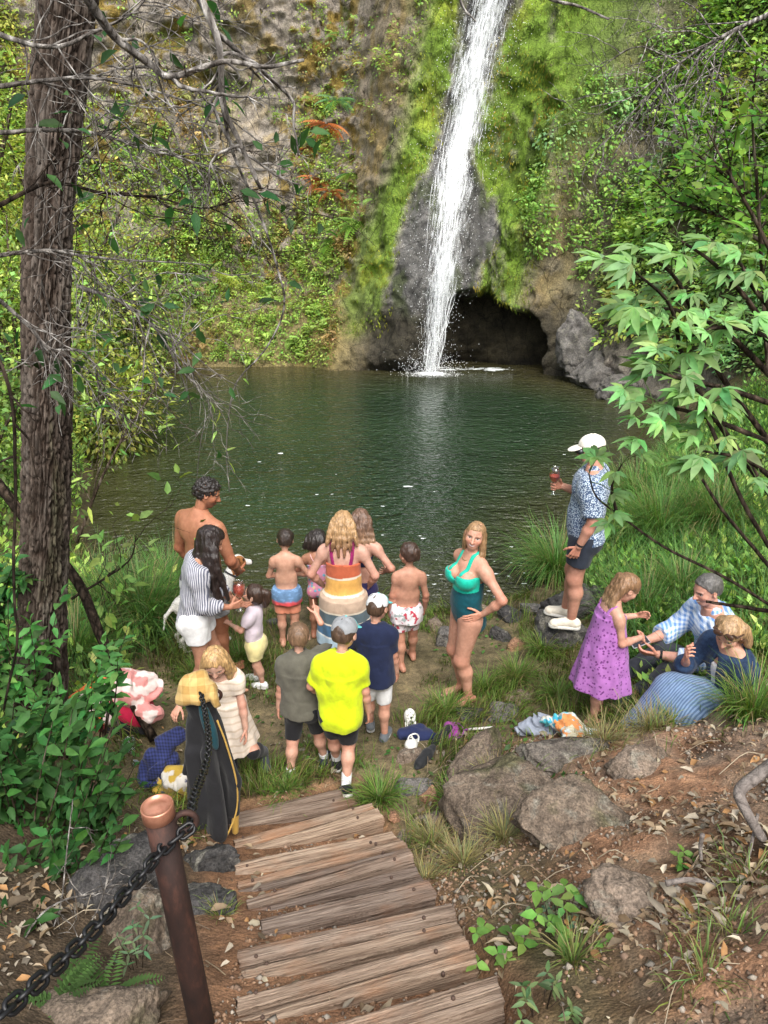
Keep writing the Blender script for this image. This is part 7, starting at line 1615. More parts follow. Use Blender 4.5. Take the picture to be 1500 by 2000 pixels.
# --- boy in the neon tee
F = Fig('k', 1.27, shod=True, lean=4, side=3, head=(-22, 12, 0), arms={'L': dict(rel=(-.03, .12, -.32), pole=(-.9, -.7, 0)), 'R': dict(rel=(.06, .03, -.38), pole=(.6, -1, 0))}, feet={'L': dict(at=(-.045, .17, .065), yaw=5), 'R': dict(at=(.035, -.10, .095), pitch=-32, yaw=16, pole=(0, 1, 0))})
place(F, 668, 1535, 0, 'boy in a bright neon yellow tee and grey trucker cap stepping off the stairs', skin=(.58, .34, .25), brow=(.1, .06, .03)); PEOPLE['neon'] = F
wear(F, 'hair', F.hair_short(.02, .33, -.30, (.075, .045, .028), .003), HAIR)
F.cap_hat(M_GREYMESH, M_AQUA, F.o, 0, M_AQUA)
wear(F, 'tee', F.cloth({'chest', 'belly', 'yoke', 'uarm', 'pelvis'}, .018, {'uarm': .78}, [(F.nb+V(0, 0, .045), V(0, 0, 1)), (F.pel+V(0, 0, -.095), V(0, .1, -1))], [CONE(F.chest, F.pel+V(0, 0, -.11), (.105, .082), (.122, .105), k=.05)], fold=.013, ff=(8, 8, 4.5), kk=.04), M_NEON)
wear(F, 'shorts', F.cloth({'pelvis', 'thigh'}, .017, {'thigh': .88}, [(F.pel+V(0, 0, .02), V(0, 0, 1))], fold=.009), M_BLACK)
for sd in 'LR': F.shoe(sd, M_BLACK, M_SOLE, F.o); F.sock(sd, M_WHITE, F.o, .10)

# --- boy in navy tee and white cap
F = Fig('k', 1.20, shod=True, lean=4, head=(-24, 12, 0), arms={'L': dict(rel=(-.02, .16, -.24), pole=(-.9, -.7, 0)), 'R': dict(rel=(.05, .05, -.37), pole=(.6, -1, 0))}, feet={'L': dict(at=(-.05, .1, .06)), 'R': dict(at=(.07, -.03, .06), yaw=-12)})
place(F, 734, 1440, -4, 'boy in navy tee, white shorts and pale mesh cap with aqua front', skin=(.56, .32, .23), brow=(.08, .05, .03)); PEOPLE['navy'] = F
wear(F, 'hair', F.hair_short(.02, .33, -.32, (.07, .04, .025), .003), HAIR)
F.cap_hat(M_WHMESH, M_AQUA, F.o, 0, M_AQUA)
wear(F, 'tee', F.cloth({'chest', 'belly', 'yoke', 'uarm', 'pelvis'}, .015, {'uarm': .80}, [(F.nb+V(0, 0, .045), V(0, 0, 1)), (F.pel+V(0, 0, -.07), V(0, 0, -1))], [CONE(F.chest, F.pel+V(0, 0, -.09), (.105, .080), (.138, .118), k=.03)], fold=.010, kk=.04), M_NAVY)
wear(F, 'shorts', F.cloth({'pelvis', 'thigh'}, .016, {'thigh': .95}, [(F.pel+V(0, 0, .02), V(0, 0, 1))], fold=.008), M_WHITE)
for sd in 'LR': F.shoe(sd, fabric('grey_shoe', (.10, .11, .12)), fabric('grey_sole', (.25, .25, .25)), F.o)

# --- blonde girl in the cream dress
F = Fig('k', 1.17, shod=True, lean=10, side=4, twist=0, head=(14, 26, -6), arms={'R': dict(rel=(.10, .20, -.10), pole=(.6, -.2, -1), dir=(.25, .75, -.6), palm=(-.2, -.5, -.9), curl=.5), 'L': dict(rel=(-.06, .05, -.35), pole=(-.8, -.6, 0))},
        feet={'R': dict(at=(.02, -.02, .06), yaw=12), 'L': dict(at=(-.16, -.14, .17), pitch=-28, yaw=28, pole=(-.3, 1, .2))})
place(F, 462, 1528, 168, 'blonde girl in a cream dress and grey boots reaching for the hooded towel', skin=(.62, .38, .29), brow=(.28, .18, .09)); PEOPLE['cream'] = F
tp = [((.30, .05, .1), (.40, .20, -.45), (.36, .46, -1.15), .15, .08), ((-.30, .05, .1), (-.40, .20, -.45), (-.34, .46, -1.2), .15, .08), ((.2, -.25, 0), (.44, .0, -.5), (.52, .2, -1.1), .2, .1), ((-.2, -.25, 0), (-.44, .0, -.5), (-.52, .2, -1.1), .2, .1), ((0, -.35, 0), (0, -.4, -.5), (0, -.4, -1.1), .2, .12)]
wear(F, 'hair', F.hair_long(tp, (.42, .26, .115), .04, amp=.007), HAIR)
crm = fabric('cream_cloth', (.62, .52, .42), pattern=pat_stripes((0, 0, 1), .05, (.64, .55, .46), (.54, .44, .34), .85))
wear(F, 'dress', F.cloth({'chest', 'belly', 'yoke', 'uarm'}, .012, {'uarm': .55}, [(F.nb+F.Rc@V(0, .02, -.012), F.Rc@V(0, .35, 1))], [CONE(F.waist+V(0, 0, -.01), V(-.02, -.02, .36), (.098, .088), (.18, .16), pleat=.05, npl=11, wob=.6, k=.03)], fold=.006), crm)
wear(F, 'leggings', F.cloth({'calf'}, .008, {'calf': .98}, fold=.002), M_BLACK)
gb = fabric('grey_boot', (.055, .06, .07))
for sd in 'LR': F.shoe(sd, gb, gb, F.o, 'boot', high=.03)

# --- man with cap and patterned shirt on the rock
F = Fig('m', 1.76, shod=True, lean=-2, head=(10, 14, 0), fat=1.10, arms={'L': dict(rel=(-.05, .05, -.54), pole=(-.6, -1, 0), curl=.6), 'R': dict(rel=(.0, .26, -.17), pole=(.6, -.4, -1), dir=(-.5, .8, .2), palm=(-.7, -.4, .1), curl=1.1)}, feet={'L': dict(at=(-.08, .03, .085), yaw=8), 'R': dict(at=(.10, .10, .085), yaw=-8)})
ROCK_Z = .5
place(F, 1122, 1218, 72, 'man in white cap and blue leaf-print shirt standing on a rock with a glass', z=ROCK_Z, skin=(.54, .29, .21), brow=(.08, .06, .05)); PEOPLE['hat'] = F
wear(F, 'hair', F.hair_short(.015, .3, -.24, (.035, .03, .028), .003), HAIR)
capw = fabric('cream_cap', (.70, .66, .58)); F.cap_hat(capw, capw, F.o, 0, capw, opening=False)
v, q = sdf_mesh([CAP(F.q(-.25, .40, .03), F.q(-.07, .47, .03), .028, .03, .0), CAP(F.q(.25, .40, .03), F.q(.07, .47, .03), .028, .03, .0), CAP(F.q(-.38, .0, .04), F.q(-.25, .42, .05), .006, .006, .0)], .004); wear(F, 'sunglasses', (v, q), M_METAL)
leafp = fabric('leaf_print_shirt', pattern=pat_spots((.06, .095, .17), [(.50, .58, .66), (.42, .52, .62), (.55, .62, .68)], 85, .62))
wear(F, 'shirt', F.cloth({'chest', 'belly', 'yoke', 'uarm', 'pelvis'}, .032, {'uarm': .82}, [(F.nb+V(0, 0, .03), V(0, .2, 1)), (F.pel+V(0, 0, -.055), V(0, 0, -1))], fold=.011, ff=(8, 8, 5), kk=.06), leafp)
v, q = sdf_mesh([CAP(F.nb+F.Rc@V(-.06, -.0, .025), F.nb+F.Rc@V(.06, -.0, .025), .05, .05, .02), ELL(F.nb+F.Rc@V(0, .05, .06), V(.05, .07, .06), F.Rc, .01, neg=True)], .007); wear(F, 'collar', (v, q), leafp)
wear(F, 'shorts', F.cloth({'pelvis', 'thigh'}, .024, {'thigh': .62}, [(F.pel+V(0, 0, .02), V(0, 0, 1))], fold=.008), fabric('slate_shorts', (.022, .028, .042)))
cream = fabric('cream_canvas', (.66, .60, .50))
for sd in 'LR': F.shoe(sd, cream, M_SOLE, F.o)
a, b = F.E['L'], F.W['L']; v, q = sdf_mesh([CAP(b-unit(b-a)*.035, b-unit(b-a)*.012, .034, .033, .0, [(b-unit(b-a)*.038, -unit(b-a)), (b-unit(b-a)*.010, unit(b-a))])], .005); wear(F, 'watch', (v, q), M_BLACK)

# --- girl in the purple dress
F = Fig('k', 1.25, lean=6, head=(-4, 34, 0), arms={'R': dict(rel=(-.02, .20, -.20), pole=(.4, -.9, -.4), dir=(-.45, .75, -.45), palm=(-.6, -.5, -.5), curl=.7), 'L': dict(rel=(-.0, .26, -.14), pole=(-.4, -.6, -.7), curl=.7)}, feet={'R': dict(at=(.05, -.04, .06)), 'L': dict(at=(-.05, .06, .06))})
place(F, 1160, 1408, -80, 'girl in a loose purple sundress looking down, facing the seated couple', skin=(.58, .34, .25), brow=(.2, .12, .07)); PEOPLE['purple'] = F
c = F.hc; tp = [((x, -.30, .1), c+V(x*.20, -.115, -.07), c+V(x*.22, -.135-.03*(1-abs(x)*3), -.25), .17, .07) for x in (-.26, -.1, .08, .24)]+[((.30, -.0, .15), (.31, -.28, .02), c+V(.05, -.11, -.06), .08, .08)]
wear(F, 'hair', F.hair_long(tp, (.22, .125, .065), .012, amp=.006, tipcol=(.42, .28, .16)), HAIR)
pur = fabric('purple_print', pattern=pat_spots((.34, .13, .38), [(.15, .035, .16), (.19, .05, .22), (.12, .03, .14)], 40, .50))
wear(F, 'dress', F.cloth({'chest', 'belly'}, .014, {}, [(F.nb+F.Rc@V(0, 0, -.052), F.Rc@V(0, .15, 1))], [CONE(F.chest+V(0, -.005, .03), V(0, -.02, .34), (.100, .090), (.195, .215), pleat=.045, npl=9, wob=.9, k=.04)], fold=.007), pur)
ps = [tube_np(smoothpath([F.chest+F.Rc@V(sg*.06, -.085, .04), F.nb+F.Rc@V(sg*.075, -.02, .015), F.chest+F.Rc@V(sg*.06, .085, .03)], 10), .012, 6) for sg in (-1, 1)]
v, q, t, c = join_np(ps); wear(F, 'strap', mesh_np('strap', v, q, t), pur)

# --- seated man in gingham
pm = aty(1392, 1316, 4.95)
F = Fig('m', 1.80, shod=True, pelvis=(0, 0, -.515*1.80-.018+.10), ptilt=-8, lean=22, head=(10, 4, 0), fat=1.08, arms={'L': dict(rel=(.10, .44, -.25), pole=(-.6, -.3, -1), dir=(.25, .95, .0), palm=(.6, .0, .6), curl=.6), 'R': dict(rel=(-.12, .46, -.24), pole=(.6, -.3, -1), dir=(-.3, .95, .05), palm=(-.7, 0, .5), curl=.7)},
        feet={'L': dict(at=(-.13, .66, .02), pole=(-.15, .2, 1)), 'R': dict(at=(.10, .74, .02), pole=(.1, .2, 1))})
place(F, 0, 0, 92, 'grey-haired laughing man in pale blue gingham shirt seated on the bank', z=1, skin=(.60, .34, .26), smile=1, brow=(.12, .10, .09)) if False else None
me = F.build(skin=(.60, .33, .25), smile=1, brow=(.12, .10, .09)); F.o = tag(link('person', me, SKIN), 'grey-haired laughing man in pale blue gingham shirt seated on the bank', 'person'); F.o.location = (pm[0], pm[1], pm[2]-.10); F.o.rotation_euler = (0, 0, R(92)); PEOPLE['gingham'] = F
wear(F, 'hair', F.hair_short(.035, .30, -.25, (.10, .095, .09), .004), HAIR)
ging = fabric('gingham', pattern=pat_stripes((.2, 1, 0), .034, (.62, .70, .80), (.14, .28, .58), axis2=(0, .2, 1)))
wear(F, 'shirt', F.cloth({'chest', 'belly', 'yoke', 'uarm', 'farm'}, .026, {'farm': .45}, [(F.nb+F.Rc@V(0, 0, .03), F.Rc@V(0, .2, 1))], fold=.011, ff=(8, 8, 6), kk=.05), ging)
v, q = sdf_mesh([CAP(F.nb+F.Rc@V(-.06, 0, .025), F.nb+F.Rc@V(.06, 0, .025), .05, .05, .02), ELL(F.nb+F.Rc@V(0, .06, .06), V(.045, .08, .07), F.Rc, .01, neg=True)], .007); wear(F, 'collar', (v, q), ging)
wear(F, 'trousers', F.cloth({'pelvis', 'thigh', 'calf'}, .016, {'calf': .95}, fold=.008), fabric('charcoal_trousers', (.04, .043, .055)))
for sd in 'LR': F.shoe(sd, M_SHOE, M_SHOE, F.o)
a, b = F.E['L'], F.W['L']; v, q = sdf_mesh([CAP(b-unit(b-a)*.035, b-unit(b-a)*.012, .034, .033, .0, [(b-unit(b-a)*.038, -unit(b-a)), (b-unit(b-a)*.010, unit(b-a))])], .005); wear(F, 'watch', (v, q), M_BLACK)

# --- seated woman in denim
pm = aty(1408, 1382, 4.35)
F = Fig('f', 1.66, pelvis=(0, 0, -.515*1.66-.016+.10), ptilt=-6, lean=14, side=-4, head=(28, 26, -4), arms={'R': dict(rel=(-.10, .30, -.05), pole=(.6, -.1, -1), dir=(-.3, .3, .9), palm=(-.4, -.9, .1), curl=.7), 'L': dict(rel=(-.06, .24, -.42), pole=(-.6, -.8, .2), dir=(0, .95, -.1), palm=(0, 0, -1), curl=.2)},
        feet={'L': dict(at=(-.10, .56, -.10), pole=(-.1, .3, 1)), 'R': dict(at=(.08, .62, -.08), pole=(.1, .3, 1))})
me = F.build(skin=(.60, .35, .26), smile=1, brow=(.25, .16, .09), lips=(.5, .14, .13)); F.o = tag(link('person', me, SKIN), 'seated blonde woman in denim jacket and blue pleated skirt with sunglasses on her head', 'person'); F.o.location = (pm[0], pm[1], pm[2]-.10); F.o.rotation_euler = (0, 0, R(104)); PEOPLE['denim'] = F
tp = [((x, -.25, .1), (x*1.35, -.32+.3*abs(x), -.3), (x*1.5, -.25+.4*abs(x), -.62), .18, .08) for x in (-.32, -.16, 0, .16, .32)]
wear(F, 'hair', F.hair_long(tp, (.36, .23, .12), .045, amp=.007), HAIR)
den = fabric('denim', (.025, .05, .105), pattern=lambda nt: ramp(nt, noise(nt, coords(nt), 40, 4, .7), [(.3, (.008, .018, .045)), (.7, (.028, .055, .115))]))
wear(F, 'jacket', F.cloth({'chest', 'belly', 'yoke', 'uarm', 'farm'}, .026, {'farm': .55}, [(F.nb+F.Rc@V(0, 0, .02), F.Rc@V(0, .3, 1))], [ELL(F.chest+F.Rc@V(.0, .14, .0), V(.035, .08, .16), F.Rc, .01, neg=True)], fold=.010, kk=.04), den)
wear(F, 'blouse', F.cloth({'chest', 'belly'}, .012, {}, [(F.nb+F.Rc@V(0, .04, -.06), F.Rc@V(0, .5, 1))], fold=.004), M_WHITE)
K = (F.K['L']+F.K['R'])/2; A_ = (F.A['L']+F.A['R'])/2
pleat = fabric('pleated_skirt', pattern=pat_stripes((1, .35, .2), .022, (.09, .15, .26), (.20, .29, .44), .5))
wear(F, 'skirt', F.cloth({'pelvis', 'thigh', 'calf'}, .045, {'calf': .85}, [], [CAP(F.pel, K-V(0, .05, .06), .17, .15, .08), CAP(K-V(0, .05, .06), A_-V(0, .06, 0), .16, .20, .08)], fold=.006, kk=.09), pleat)
v, q = sdf_mesh([ELL(F.q(sg*.17, .33, .40), V(.15, .06, .10)*F.hh, F.Rh@rotx(.6), .0) for sg in (-1, 1)]+[CAP(F.q(-.36, .2, .36), F.q(.36, .2, .36), .006, .006, .0), CAP(F.q(.36, .22, .36), F.q(.40, -.1, .1), .007, .007, .0), CAP(F.q(-.36, .22, .36), F.q(-.40, -.1, .1), .007, .007, .0)], .004); wear(F, 'sunglasses', (v, q), fabric('tortoiseshell', (.05, .025, .015), .2))
bpy.context.view_layer.update()

# ------------------------------------------------------------------ things held in hands
def wine_glass(p, label, scale=1.0, tilt=(0, 0), wine=.5):
    root = empty('wine_glass', p); root.rotation_euler = (R(tilt[0]), R(tilt[1]), 0); root.scale = (scale,)*3; tag(root, label, 'wine glass')
    prof = [(.001, -.10), (.034, -.099), (.035, -.096), (.006, -.088), (.0045, -.05), (.005, -.02), (.02, -.010), (.036, .012), (.041, .04), (.038, .075), (.033, .10), (.031, .10), (.036, .075), (.039, .04), (.034, .013), (.0, -.006)]
    v, q, t = lathe_np(prof, 28); link('bowl', mesh_np('bowl', v, q), M_GLASS, root)
    h = .012+.06*wine; v, q, t = lathe_np([(.0, -.004), (.02, -.002), (.033, .015), (.0375, .038), (.037, h), (.0, h)], 24); link('wine', mesh_np('wine', v, q), M_WINE, root)
    return root
f = PEOPLE['stripe']; p = world(f, handpt(f, 'R', .55, .25)); wine_glass((p[0]+.01, p[1], p[2]+.05), 'stemmed glass of pink wine in the hand of the striped-shirt woman', 1.25, wine=.9)
f = PEOPLE['hat']; p = world(f, handpt(f, 'R', .55, .25)); wine_glass((p[0]-.01, p[1], p[2]+.05), 'stemmed wine glass with a little pink wine held by the man in the cap', 1.25, wine=.3)
def wrap_obj(name, parts, mat, label, cat, loc=(0, 0, 0), col=None):
    v, q, t, c = join_np(parts); return tag(link(name, mesh_np(name, v, q, t, col=c), mat), label, cat)
# phone in the gingham man's hands
f = PEOPLE['gingham']; p = world(f, (handpt(f, 'L', .7, .35)+handpt(f, 'R', .7, .35))/2)
def box_bm(name, size, mat, bevel=.004, parent=None, loc=(0, 0, 0), rot=(0, 0, 0)):
    bm = bmesh.new(); bmesh.ops.create_cube(bm, size=1); bmesh.ops.scale(bm, vec=size, verts=bm.verts)
    if bevel: bmesh.ops.bevel(bm, geom=bm.edges[:], offset=bevel, segments=2, affect='EDGES')
    me = bpy.data.meshes.new(name); bm.to_mesh(me); bm.free(); o = link(name, me, mat, parent); o.location = [float(a) for a in loc]; o.rotation_euler = rot; return o
M_PHONE = fabric('phone_case', (.35, .36, .38), .35)
ph = box_bm('phone', (.15, .078, .012), M_PHONE, .005, None, p+V(0, 0, .01), (.35, -.2, .3)); tag(ph, 'grey phone held out by the man in the gingham shirt', 'phone')
box_bm('screen', (.138, .070, .003), M_METAL, .001, ph, (0, 0, .0065))
# white cut-corner tag lying on the skirt
f = PEOPLE['denim']; p = world(f, V(-.17, .26, .27))
th = np.linspace(0, 2*PI, 6, endpoint=False)+.3; ring = np.stack([.085*np.cos(th), .06*np.sin(th), 0*th], -1); v = np.vstack([ring+V(0, 0, .004), ring-V(0, 0, .004)])
q = [[i, i+6, (i+1) % 6+6, (i+1) % 6] for i in range(6)]; bm = bmesh.new(); vs = [bm.verts.new(a) for a in v]; bm.faces.new(vs[:6]); bm.faces.new(vs[6:][::-1])
for a in q: bm.faces.new([vs[k] for k in a])
me = bpy.data.meshes.new('phone_case'); bm.to_mesh(me); bm.free(); o = link('paper_fan', me, fabric('cream_card', (.72, .68, .55))); o.location = p; o.rotation_euler = (.6, .35, .5); tag(o, 'cream six-sided card resting on the blue pleated skirt', 'card')
for sx in (-.018, .02): 
    v, q, t = lathe_np([(0, .0055), (.010, .0055), (.011, .0045), (.0, .0045)], 14, (sx, 0, 0)); link('black_mark', mesh_np('black_mark', v, q), M_BLACK, o)
# ================================================================== PROPS
rp = np.random.default_rng(61)
RUSTM, _nt, _b = newmat('rusted_steel', .75, .4); _n = noise(_nt, coords(_nt, (1, 1, .35)), 14, 6, .7); setc(_nt, _b, ramp(_nt, _n, [(.3, (.010, .005, .004)), (.5, (.024, .010, .007)), (.62, (.055, .021, .013)), (.75, (.03, .017, .013))])); bump(_nt, _b, _n, .3, .01)
COPPER, _nt, _b = newmat('copper_cap', .38, .5); _n = noise(_nt, coords(_nt), 30, 5, .6); setc(_nt, _b, ramp(_nt, _n, [(.35, (.34, .14, .085)), (.65, (.50, .235, .15))])); _b.inputs['Metallic'].default_value = .55
CHAINM, _nt, _b = newmat('black_chain', .45, .5, (.010, .010, .011)); _b.inputs['Metallic'].default_value = .3
def post(top, bot, r, label):
    top, bot = np.array(top), np.array(bot); root = empty('chain_post', bot); tag(root, label, 'post', 'rusty steel chain posts'); a = unit(top-bot); L = np.linalg.norm(top-bot)
    q = Vector((0, 0, 1)).rotation_difference(Vector(a)); root.rotation_mode = 'QUATERNION'; root.rotation_quaternion = q
    v, f, t = lathe_np([(0, -.3), (r, -.3), (r, L*.3), (r, L*.6), (r, L-.03), (r*.9, L-.03)], 40); link('pole', mesh_np('pole', v, f), RUSTM, root)
    R1 = r*1.13; v, f, t = lathe_np([(r*1.0, L-.048), (R1, L-.045), (R1, L-.006), (R1*.97, L), (R1*.90, L-.002), (R1*.84, L-.012), (R1*.5, L-.006), (R1*.2, L-.002), (.0001, L-.001)], 48); link('cap', mesh_np('cap', v, f), COPPER, root)
    th = np.linspace(0, 2*PI, 25)[:-1]; v, f, t = tube_np(np.c_[r+.028+.034*np.cos(th), 0*th, L-.085+.034*np.sin(th)], .010, 8, False)
    n = 24; f = np.vstack([f, [[(n-1)*8+j, (n-1)*8+(j+1) % 8, (j+1) % 8, j] for j in range(8)]]); eye = link('ring', mesh_np('ring', v, f), RUSTM, root); eye.rotation_euler = (0, 0, .25); return root, q
d = ray(306, 1572); PT = CAM+d*2.2; PB = aty(402, 2030, 1.68); PB = np.array([PT[0]+.055, PT[1]-.02, PT[2]-1.05])
post1, q1 = post(PT, PB, .043, 'rusty steel post with shiny domed copper cap, nearest the camera')
ey = np.array(Matrix.Translation(Vector(PB)) @ q1.to_matrix().to_4x4() @ Vector((.085, .015, np.linalg.norm(PT-PB)-.105)))
p2 = aty(392, 1338, 3.42); b2 = np.array([p2[0]+.03, p2[1]+.02, gz(p2[0], p2[1])-.05])
post2, q2 = post(p2, b2, .040, 'second rusty post hidden under the black hooded towel')
def chain(label, pts, link_len, wire, name='chain'):
    P = smoothpath(pts, 600); s = np.concatenate([[0], np.cumsum(np.linalg.norm(np.diff(P, axis=0), axis=1))]); pitch = link_len*.66; n = int(s[-1]/pitch); parts = []
    th = np.linspace(0, 2*PI, 15)[:-1]; w = link_len*.28; straight = link_len*.5-w
    prof = np.stack([np.cos(th)*w+np.sign(np.cos(th))*straight, np.sin(th)*w*1.15, 0*th], -1)
    for i in range(n):
        m = (i+.5)*pitch; c = np.array([np.interp(m, s, P[:, k]) for k in range(3)]); e = np.array([np.interp(m+.01, s, P[:, k]) for k in range(3)]); t = unit(e-c); u = unit(np.cross(t, V(0, 0, 1))); b = np.cross(t, u); a = (PI/4 if i % 2 else -PI/4)+rp.normal()*.15
        u2 = u*math.cos(a)+b*math.sin(a); v, f, _ = tube_np(c+prof[:, 0:1]*t+prof[:, 1:2]*u2, wire, 6, False); f = np.vstack([f, [[13*6+j, 13*6+(j+1) % 6, (j+1) % 6, j] for j in range(6)]]); parts.append((v, f, None))
    v, f, t, c = join_np(parts); o = link(name, mesh_np(name, v, f), CHAINM); tag(o, label, 'chain')
lp = lambda px, py, y: aty(px, py, y)
c0 = ey
chain('black chain sagging from the near post out of the bottom left corner', [c0, lp(322, 1655, c0[1]-.06), lp(252, 1738, c0[1]-.22), lp(170, 1830, c0[1]-.40), lp(85, 1910, c0[1]-.55), lp(-30, 2010, c0[1]-.7)], .052, .0062)
chain('black chain running up over the hooded towel to the second post', [c0, lp(378, 1560, c0[1]+.22), lp(400, 1500, c0[1]+.65), lp(408, 1450, 2.62), lp(402, 1400, 2.98), lp(392, 1352, 3.25)], .044, .0046)
# ------------------------------------------------------------------ cloth heaps
def heap(name, label, cat, o, prims, mat, colfn=None, fold=.02, ff=14, vox=.009, group=None, parent=None, clips=()):
    sd = rp.uniform(0, 50)
    def fo(x, y, z):
        w = fbm(x*5+sd, y*5, z*5, 2)*.12
        return fold*(.9-np.abs(fbm((x+w)*ff*.55+sd, (y+w)*ff*.55, (z-w)*ff*.55, 2))*4.6)*.9+fold*.4*fbm(x*ff*1.7, y*ff*1.7+sd, z*ff*1.7, 2)
    v, q = sdf_mesh(prims, vox, 0, clips, fo, pad=.05); me = mesh_np(name, v, q, col=colfn(v) if colfn else None); ob = link(name, me, mat, parent)
    if parent is None: ob.location = [float(a) for a in o]; tag(ob, label, cat, group)
    return ob
def noise_cols(cols, sc, seed=0):
    def f(v):
        n = fbm(v[:, 0]*sc+seed, v[:, 1]*sc, v[:, 2]*sc, 3); m = fbm(v[:, 0]*sc*.8-seed, v[:, 1]*sc*.8+9, v[:, 2]*sc*.8, 3)
        c = np.tile(V(*cols[0]), (len(v), 1))
        for i, cc in enumerate(cols[1:]):
            k = ((n if i % 2 == 0 else m)*(1 if i < 2 else -1) > .12+.02*i)[:, None]; c = np.where(k, V(*cc), c)
        return c
    return f
# hooded towel on the second post
o = np.array([p2[0], p2[1], b2[2]+.05]); Ht = p2[2]-o[2]
root = empty('hooded_towel', o); tag(root, 'black hooded towel with yellow checked hood draped over the second chain post', 'hooded towel')
blk = fabric('black_towelling', (.014, .014, .016))
fo = lambda x, y, z: (.016*np.sin(np.arctan2(y, x)*6+fbm(x*4, y*4, z*2.5, 2)*3.5)*sstep(Ht, Ht*.35, z)+.008*fbm(x*10, y*10, z*4, 2))
v, q = sdf_mesh([CONE(V(-.01, 0, Ht-.05), V(-.01, -.02, .08), (.060, .06), (.135, .12), k=.03), ELL(V(-.01, -.0, Ht-.09), V(.085, .08, .11), None, .03), CAP(V(.05, -.02, Ht-.22), V(.14, -.05, .40), .045, .028, .06), CAP(V(.14, -.05, .40), V(.115, -.05, .16), .03, .03, .04), CAP(V(-.06, -.02, Ht-.26), V(-.135, -.05, .46), .04, .02, .05), CAP(V(.02, -.10, Ht-.4), V(.04, -.12, .10), .04, .06, .05), CAP(V(-.07, -.08, Ht-.4), V(-.07, -.11, .14), .03, .045, .05)], .007, 0, (), fo); link('towel_body', mesh_np('towel_body', v, q), blk, root)
chk = fabric('yellow_check', pattern=pat_stripes((1, .3, 0), .085, (.50, .34, .13), (.33, .20, .06), axis2=(0, .5, 1)))
v, q = sdf_mesh([ELL(V(-.015, -.03, Ht-.01), V(.095, .10, .075), rotx(.3)@roty(.12), .03), CAP(V(-.06, -.05, Ht-.02), V(-.085, -.08, Ht-.07), .05, .03, .05), CAP(V(.05, -.04, Ht-.02), V(.085, -.06, Ht-.085), .05, .03, .05), CAP(V(-.02, .0, Ht+.03), V(.0, .02, Ht+.062), .05, .03, .05), ELL(V(0, -.10, Ht-.10), V(.07, .08, .06), None, .03, neg=True)], .006, 0, [(V(0, 0, Ht-.075), V(0, .25, -1))], lambda x, y, z: .016*(1-np.abs(fbm(x*9, y*9, z*9, 2))*3)*.7+.006*fbm(x*25, y*25, z*25, 2)); link('hood', mesh_np('hood', v, q), chk, root)
v, q = sdf_mesh([ELL(V(.045, -.085, Ht-.21), V(.035, .03, .17), roty(-.18), .01)], .006); link('lining', mesh_np('lining', v, q), fabric('dark_teal_lining', (.008, .05, .065)), root)
v, q, t = tube_np(smoothpath([V(.085, -.05, Ht-.2), V(.13, -.07, Ht-.36), V(.168, -.08, .42), V(.155, -.09, .22), V(.10, -.14, .08)], 30), .0055, 6); link('trim', mesh_np('trim', v, q, t), fabric('yellow_trim', (.42, .26, .06)), root)
v, q = sdf_mesh([CAP(V(.135, -.03, .24), V(.125, -.05, .02), .03, .02)], .007); link('yellow_corner', mesh_np('yellow_corner', v, q), fabric('mustard', (.40, .24, .05)), root)
g = gp(300, 1540); heap('navy_towel', 'dark blue checked towel heaped at the foot of the hooded towel', 'towel', (g[0]+.05, g[1]+.1, g[2]), [ELL(V(0, 0, .10), V(.12, .12, .17), rotx(.2), .05), CAP(V(.02, .02, .24), V(.10, .05, .30), .06, .04, .06), CAP(V(-.08, -.06, .05), V(-.04, -.02, .18), .06, .05, .05)], fabric('navy_check', pattern=pat_stripes((1, .4, 0), .02, (.03, .04, .14), (.012, .016, .05), axis2=(0, .3, 1))), fold=.030, ff=10)
g = gp(345, 1560); heap('patterned_towel', 'yellow and white patterned towel stuffed under the hooded towel', 'towel', (g[0], g[1]+.06, g[2]), [ELL(V(0, 0, .08), V(.11, .09, .12), None, .05), CAP(V(-.09, -.02, .06), V(.06, -.04, .14), .05, .05, .05)], M_VF, noise_cols([(.46, .31, .05), (.58, .55, .50), (.10, .10, .16), (.5, .34, .06)], 13), fold=.024, ff=12)
# bags at the foot of the leaning trunk
g = gp(238, 1415); bp = empty('backpack', g); tag(bp, 'red and black backpack lying behind the leaning trunk', 'backpack')
RED = fabric('crimson_nylon', (.42, .012, .05), .6); 
v, q = sdf_mesh([ELL(V(.03, .02, .13), V(.20, .15, .14), roty(.2), .05), ELL(V(.14, -.02, .14), V(.12, .12, .13), None, .05)], .009, 0, (), lambda x, y, z: .008*fbm(x*10, y*10, z*10, 2)); link('pack_body', mesh_np('pack_body', v, q), RED, bp)
v, q = sdf_mesh([ELL(V(-.05, -.10, .06), V(.20, .10, .08), None, .04), CAP(V(-.14, -.12, .08), V(.02, -.14, .14), .03, .03, .03), CAP(V(.02, -.14, .12), V(.2, -.12, .03), .025, .02, .02)], .008, 0, (), lambda x, y, z: .006*fbm(x*14, y*14, z*14, 2)); link('strap', mesh_np('strap', v, q), M_BLACK, bp)
v, q = sdf_mesh([ELL(V(-.10, -.17, .11), V(.055, .035, .06), rotx(.2), .01)], .007); link('pocket', mesh_np('pocket', v, q), fabric('dark_red', (.22, .02, .03)), bp)
tow = noise_cols([(.66, .30, .27), (.72, .15, .03), (.70, .60, .55), (.70, .34, .30)], 7, 3)
def towcol(v):
    t = sstep(.02, -.10, v[:, 0]+.08*fbm(v[:, 0]*5, v[:, 1]*5, v[:, 2]*5, 2))[:, None]; w = (fbm(v[:, 0]*11, v[:, 1]*11, v[:, 2]*11, 2) > .12)[:, None]
    return np.where(w, V(.68, .56, .52), V(.62, .26, .24)*(1-t)+V(.74, .16, .03)*t)
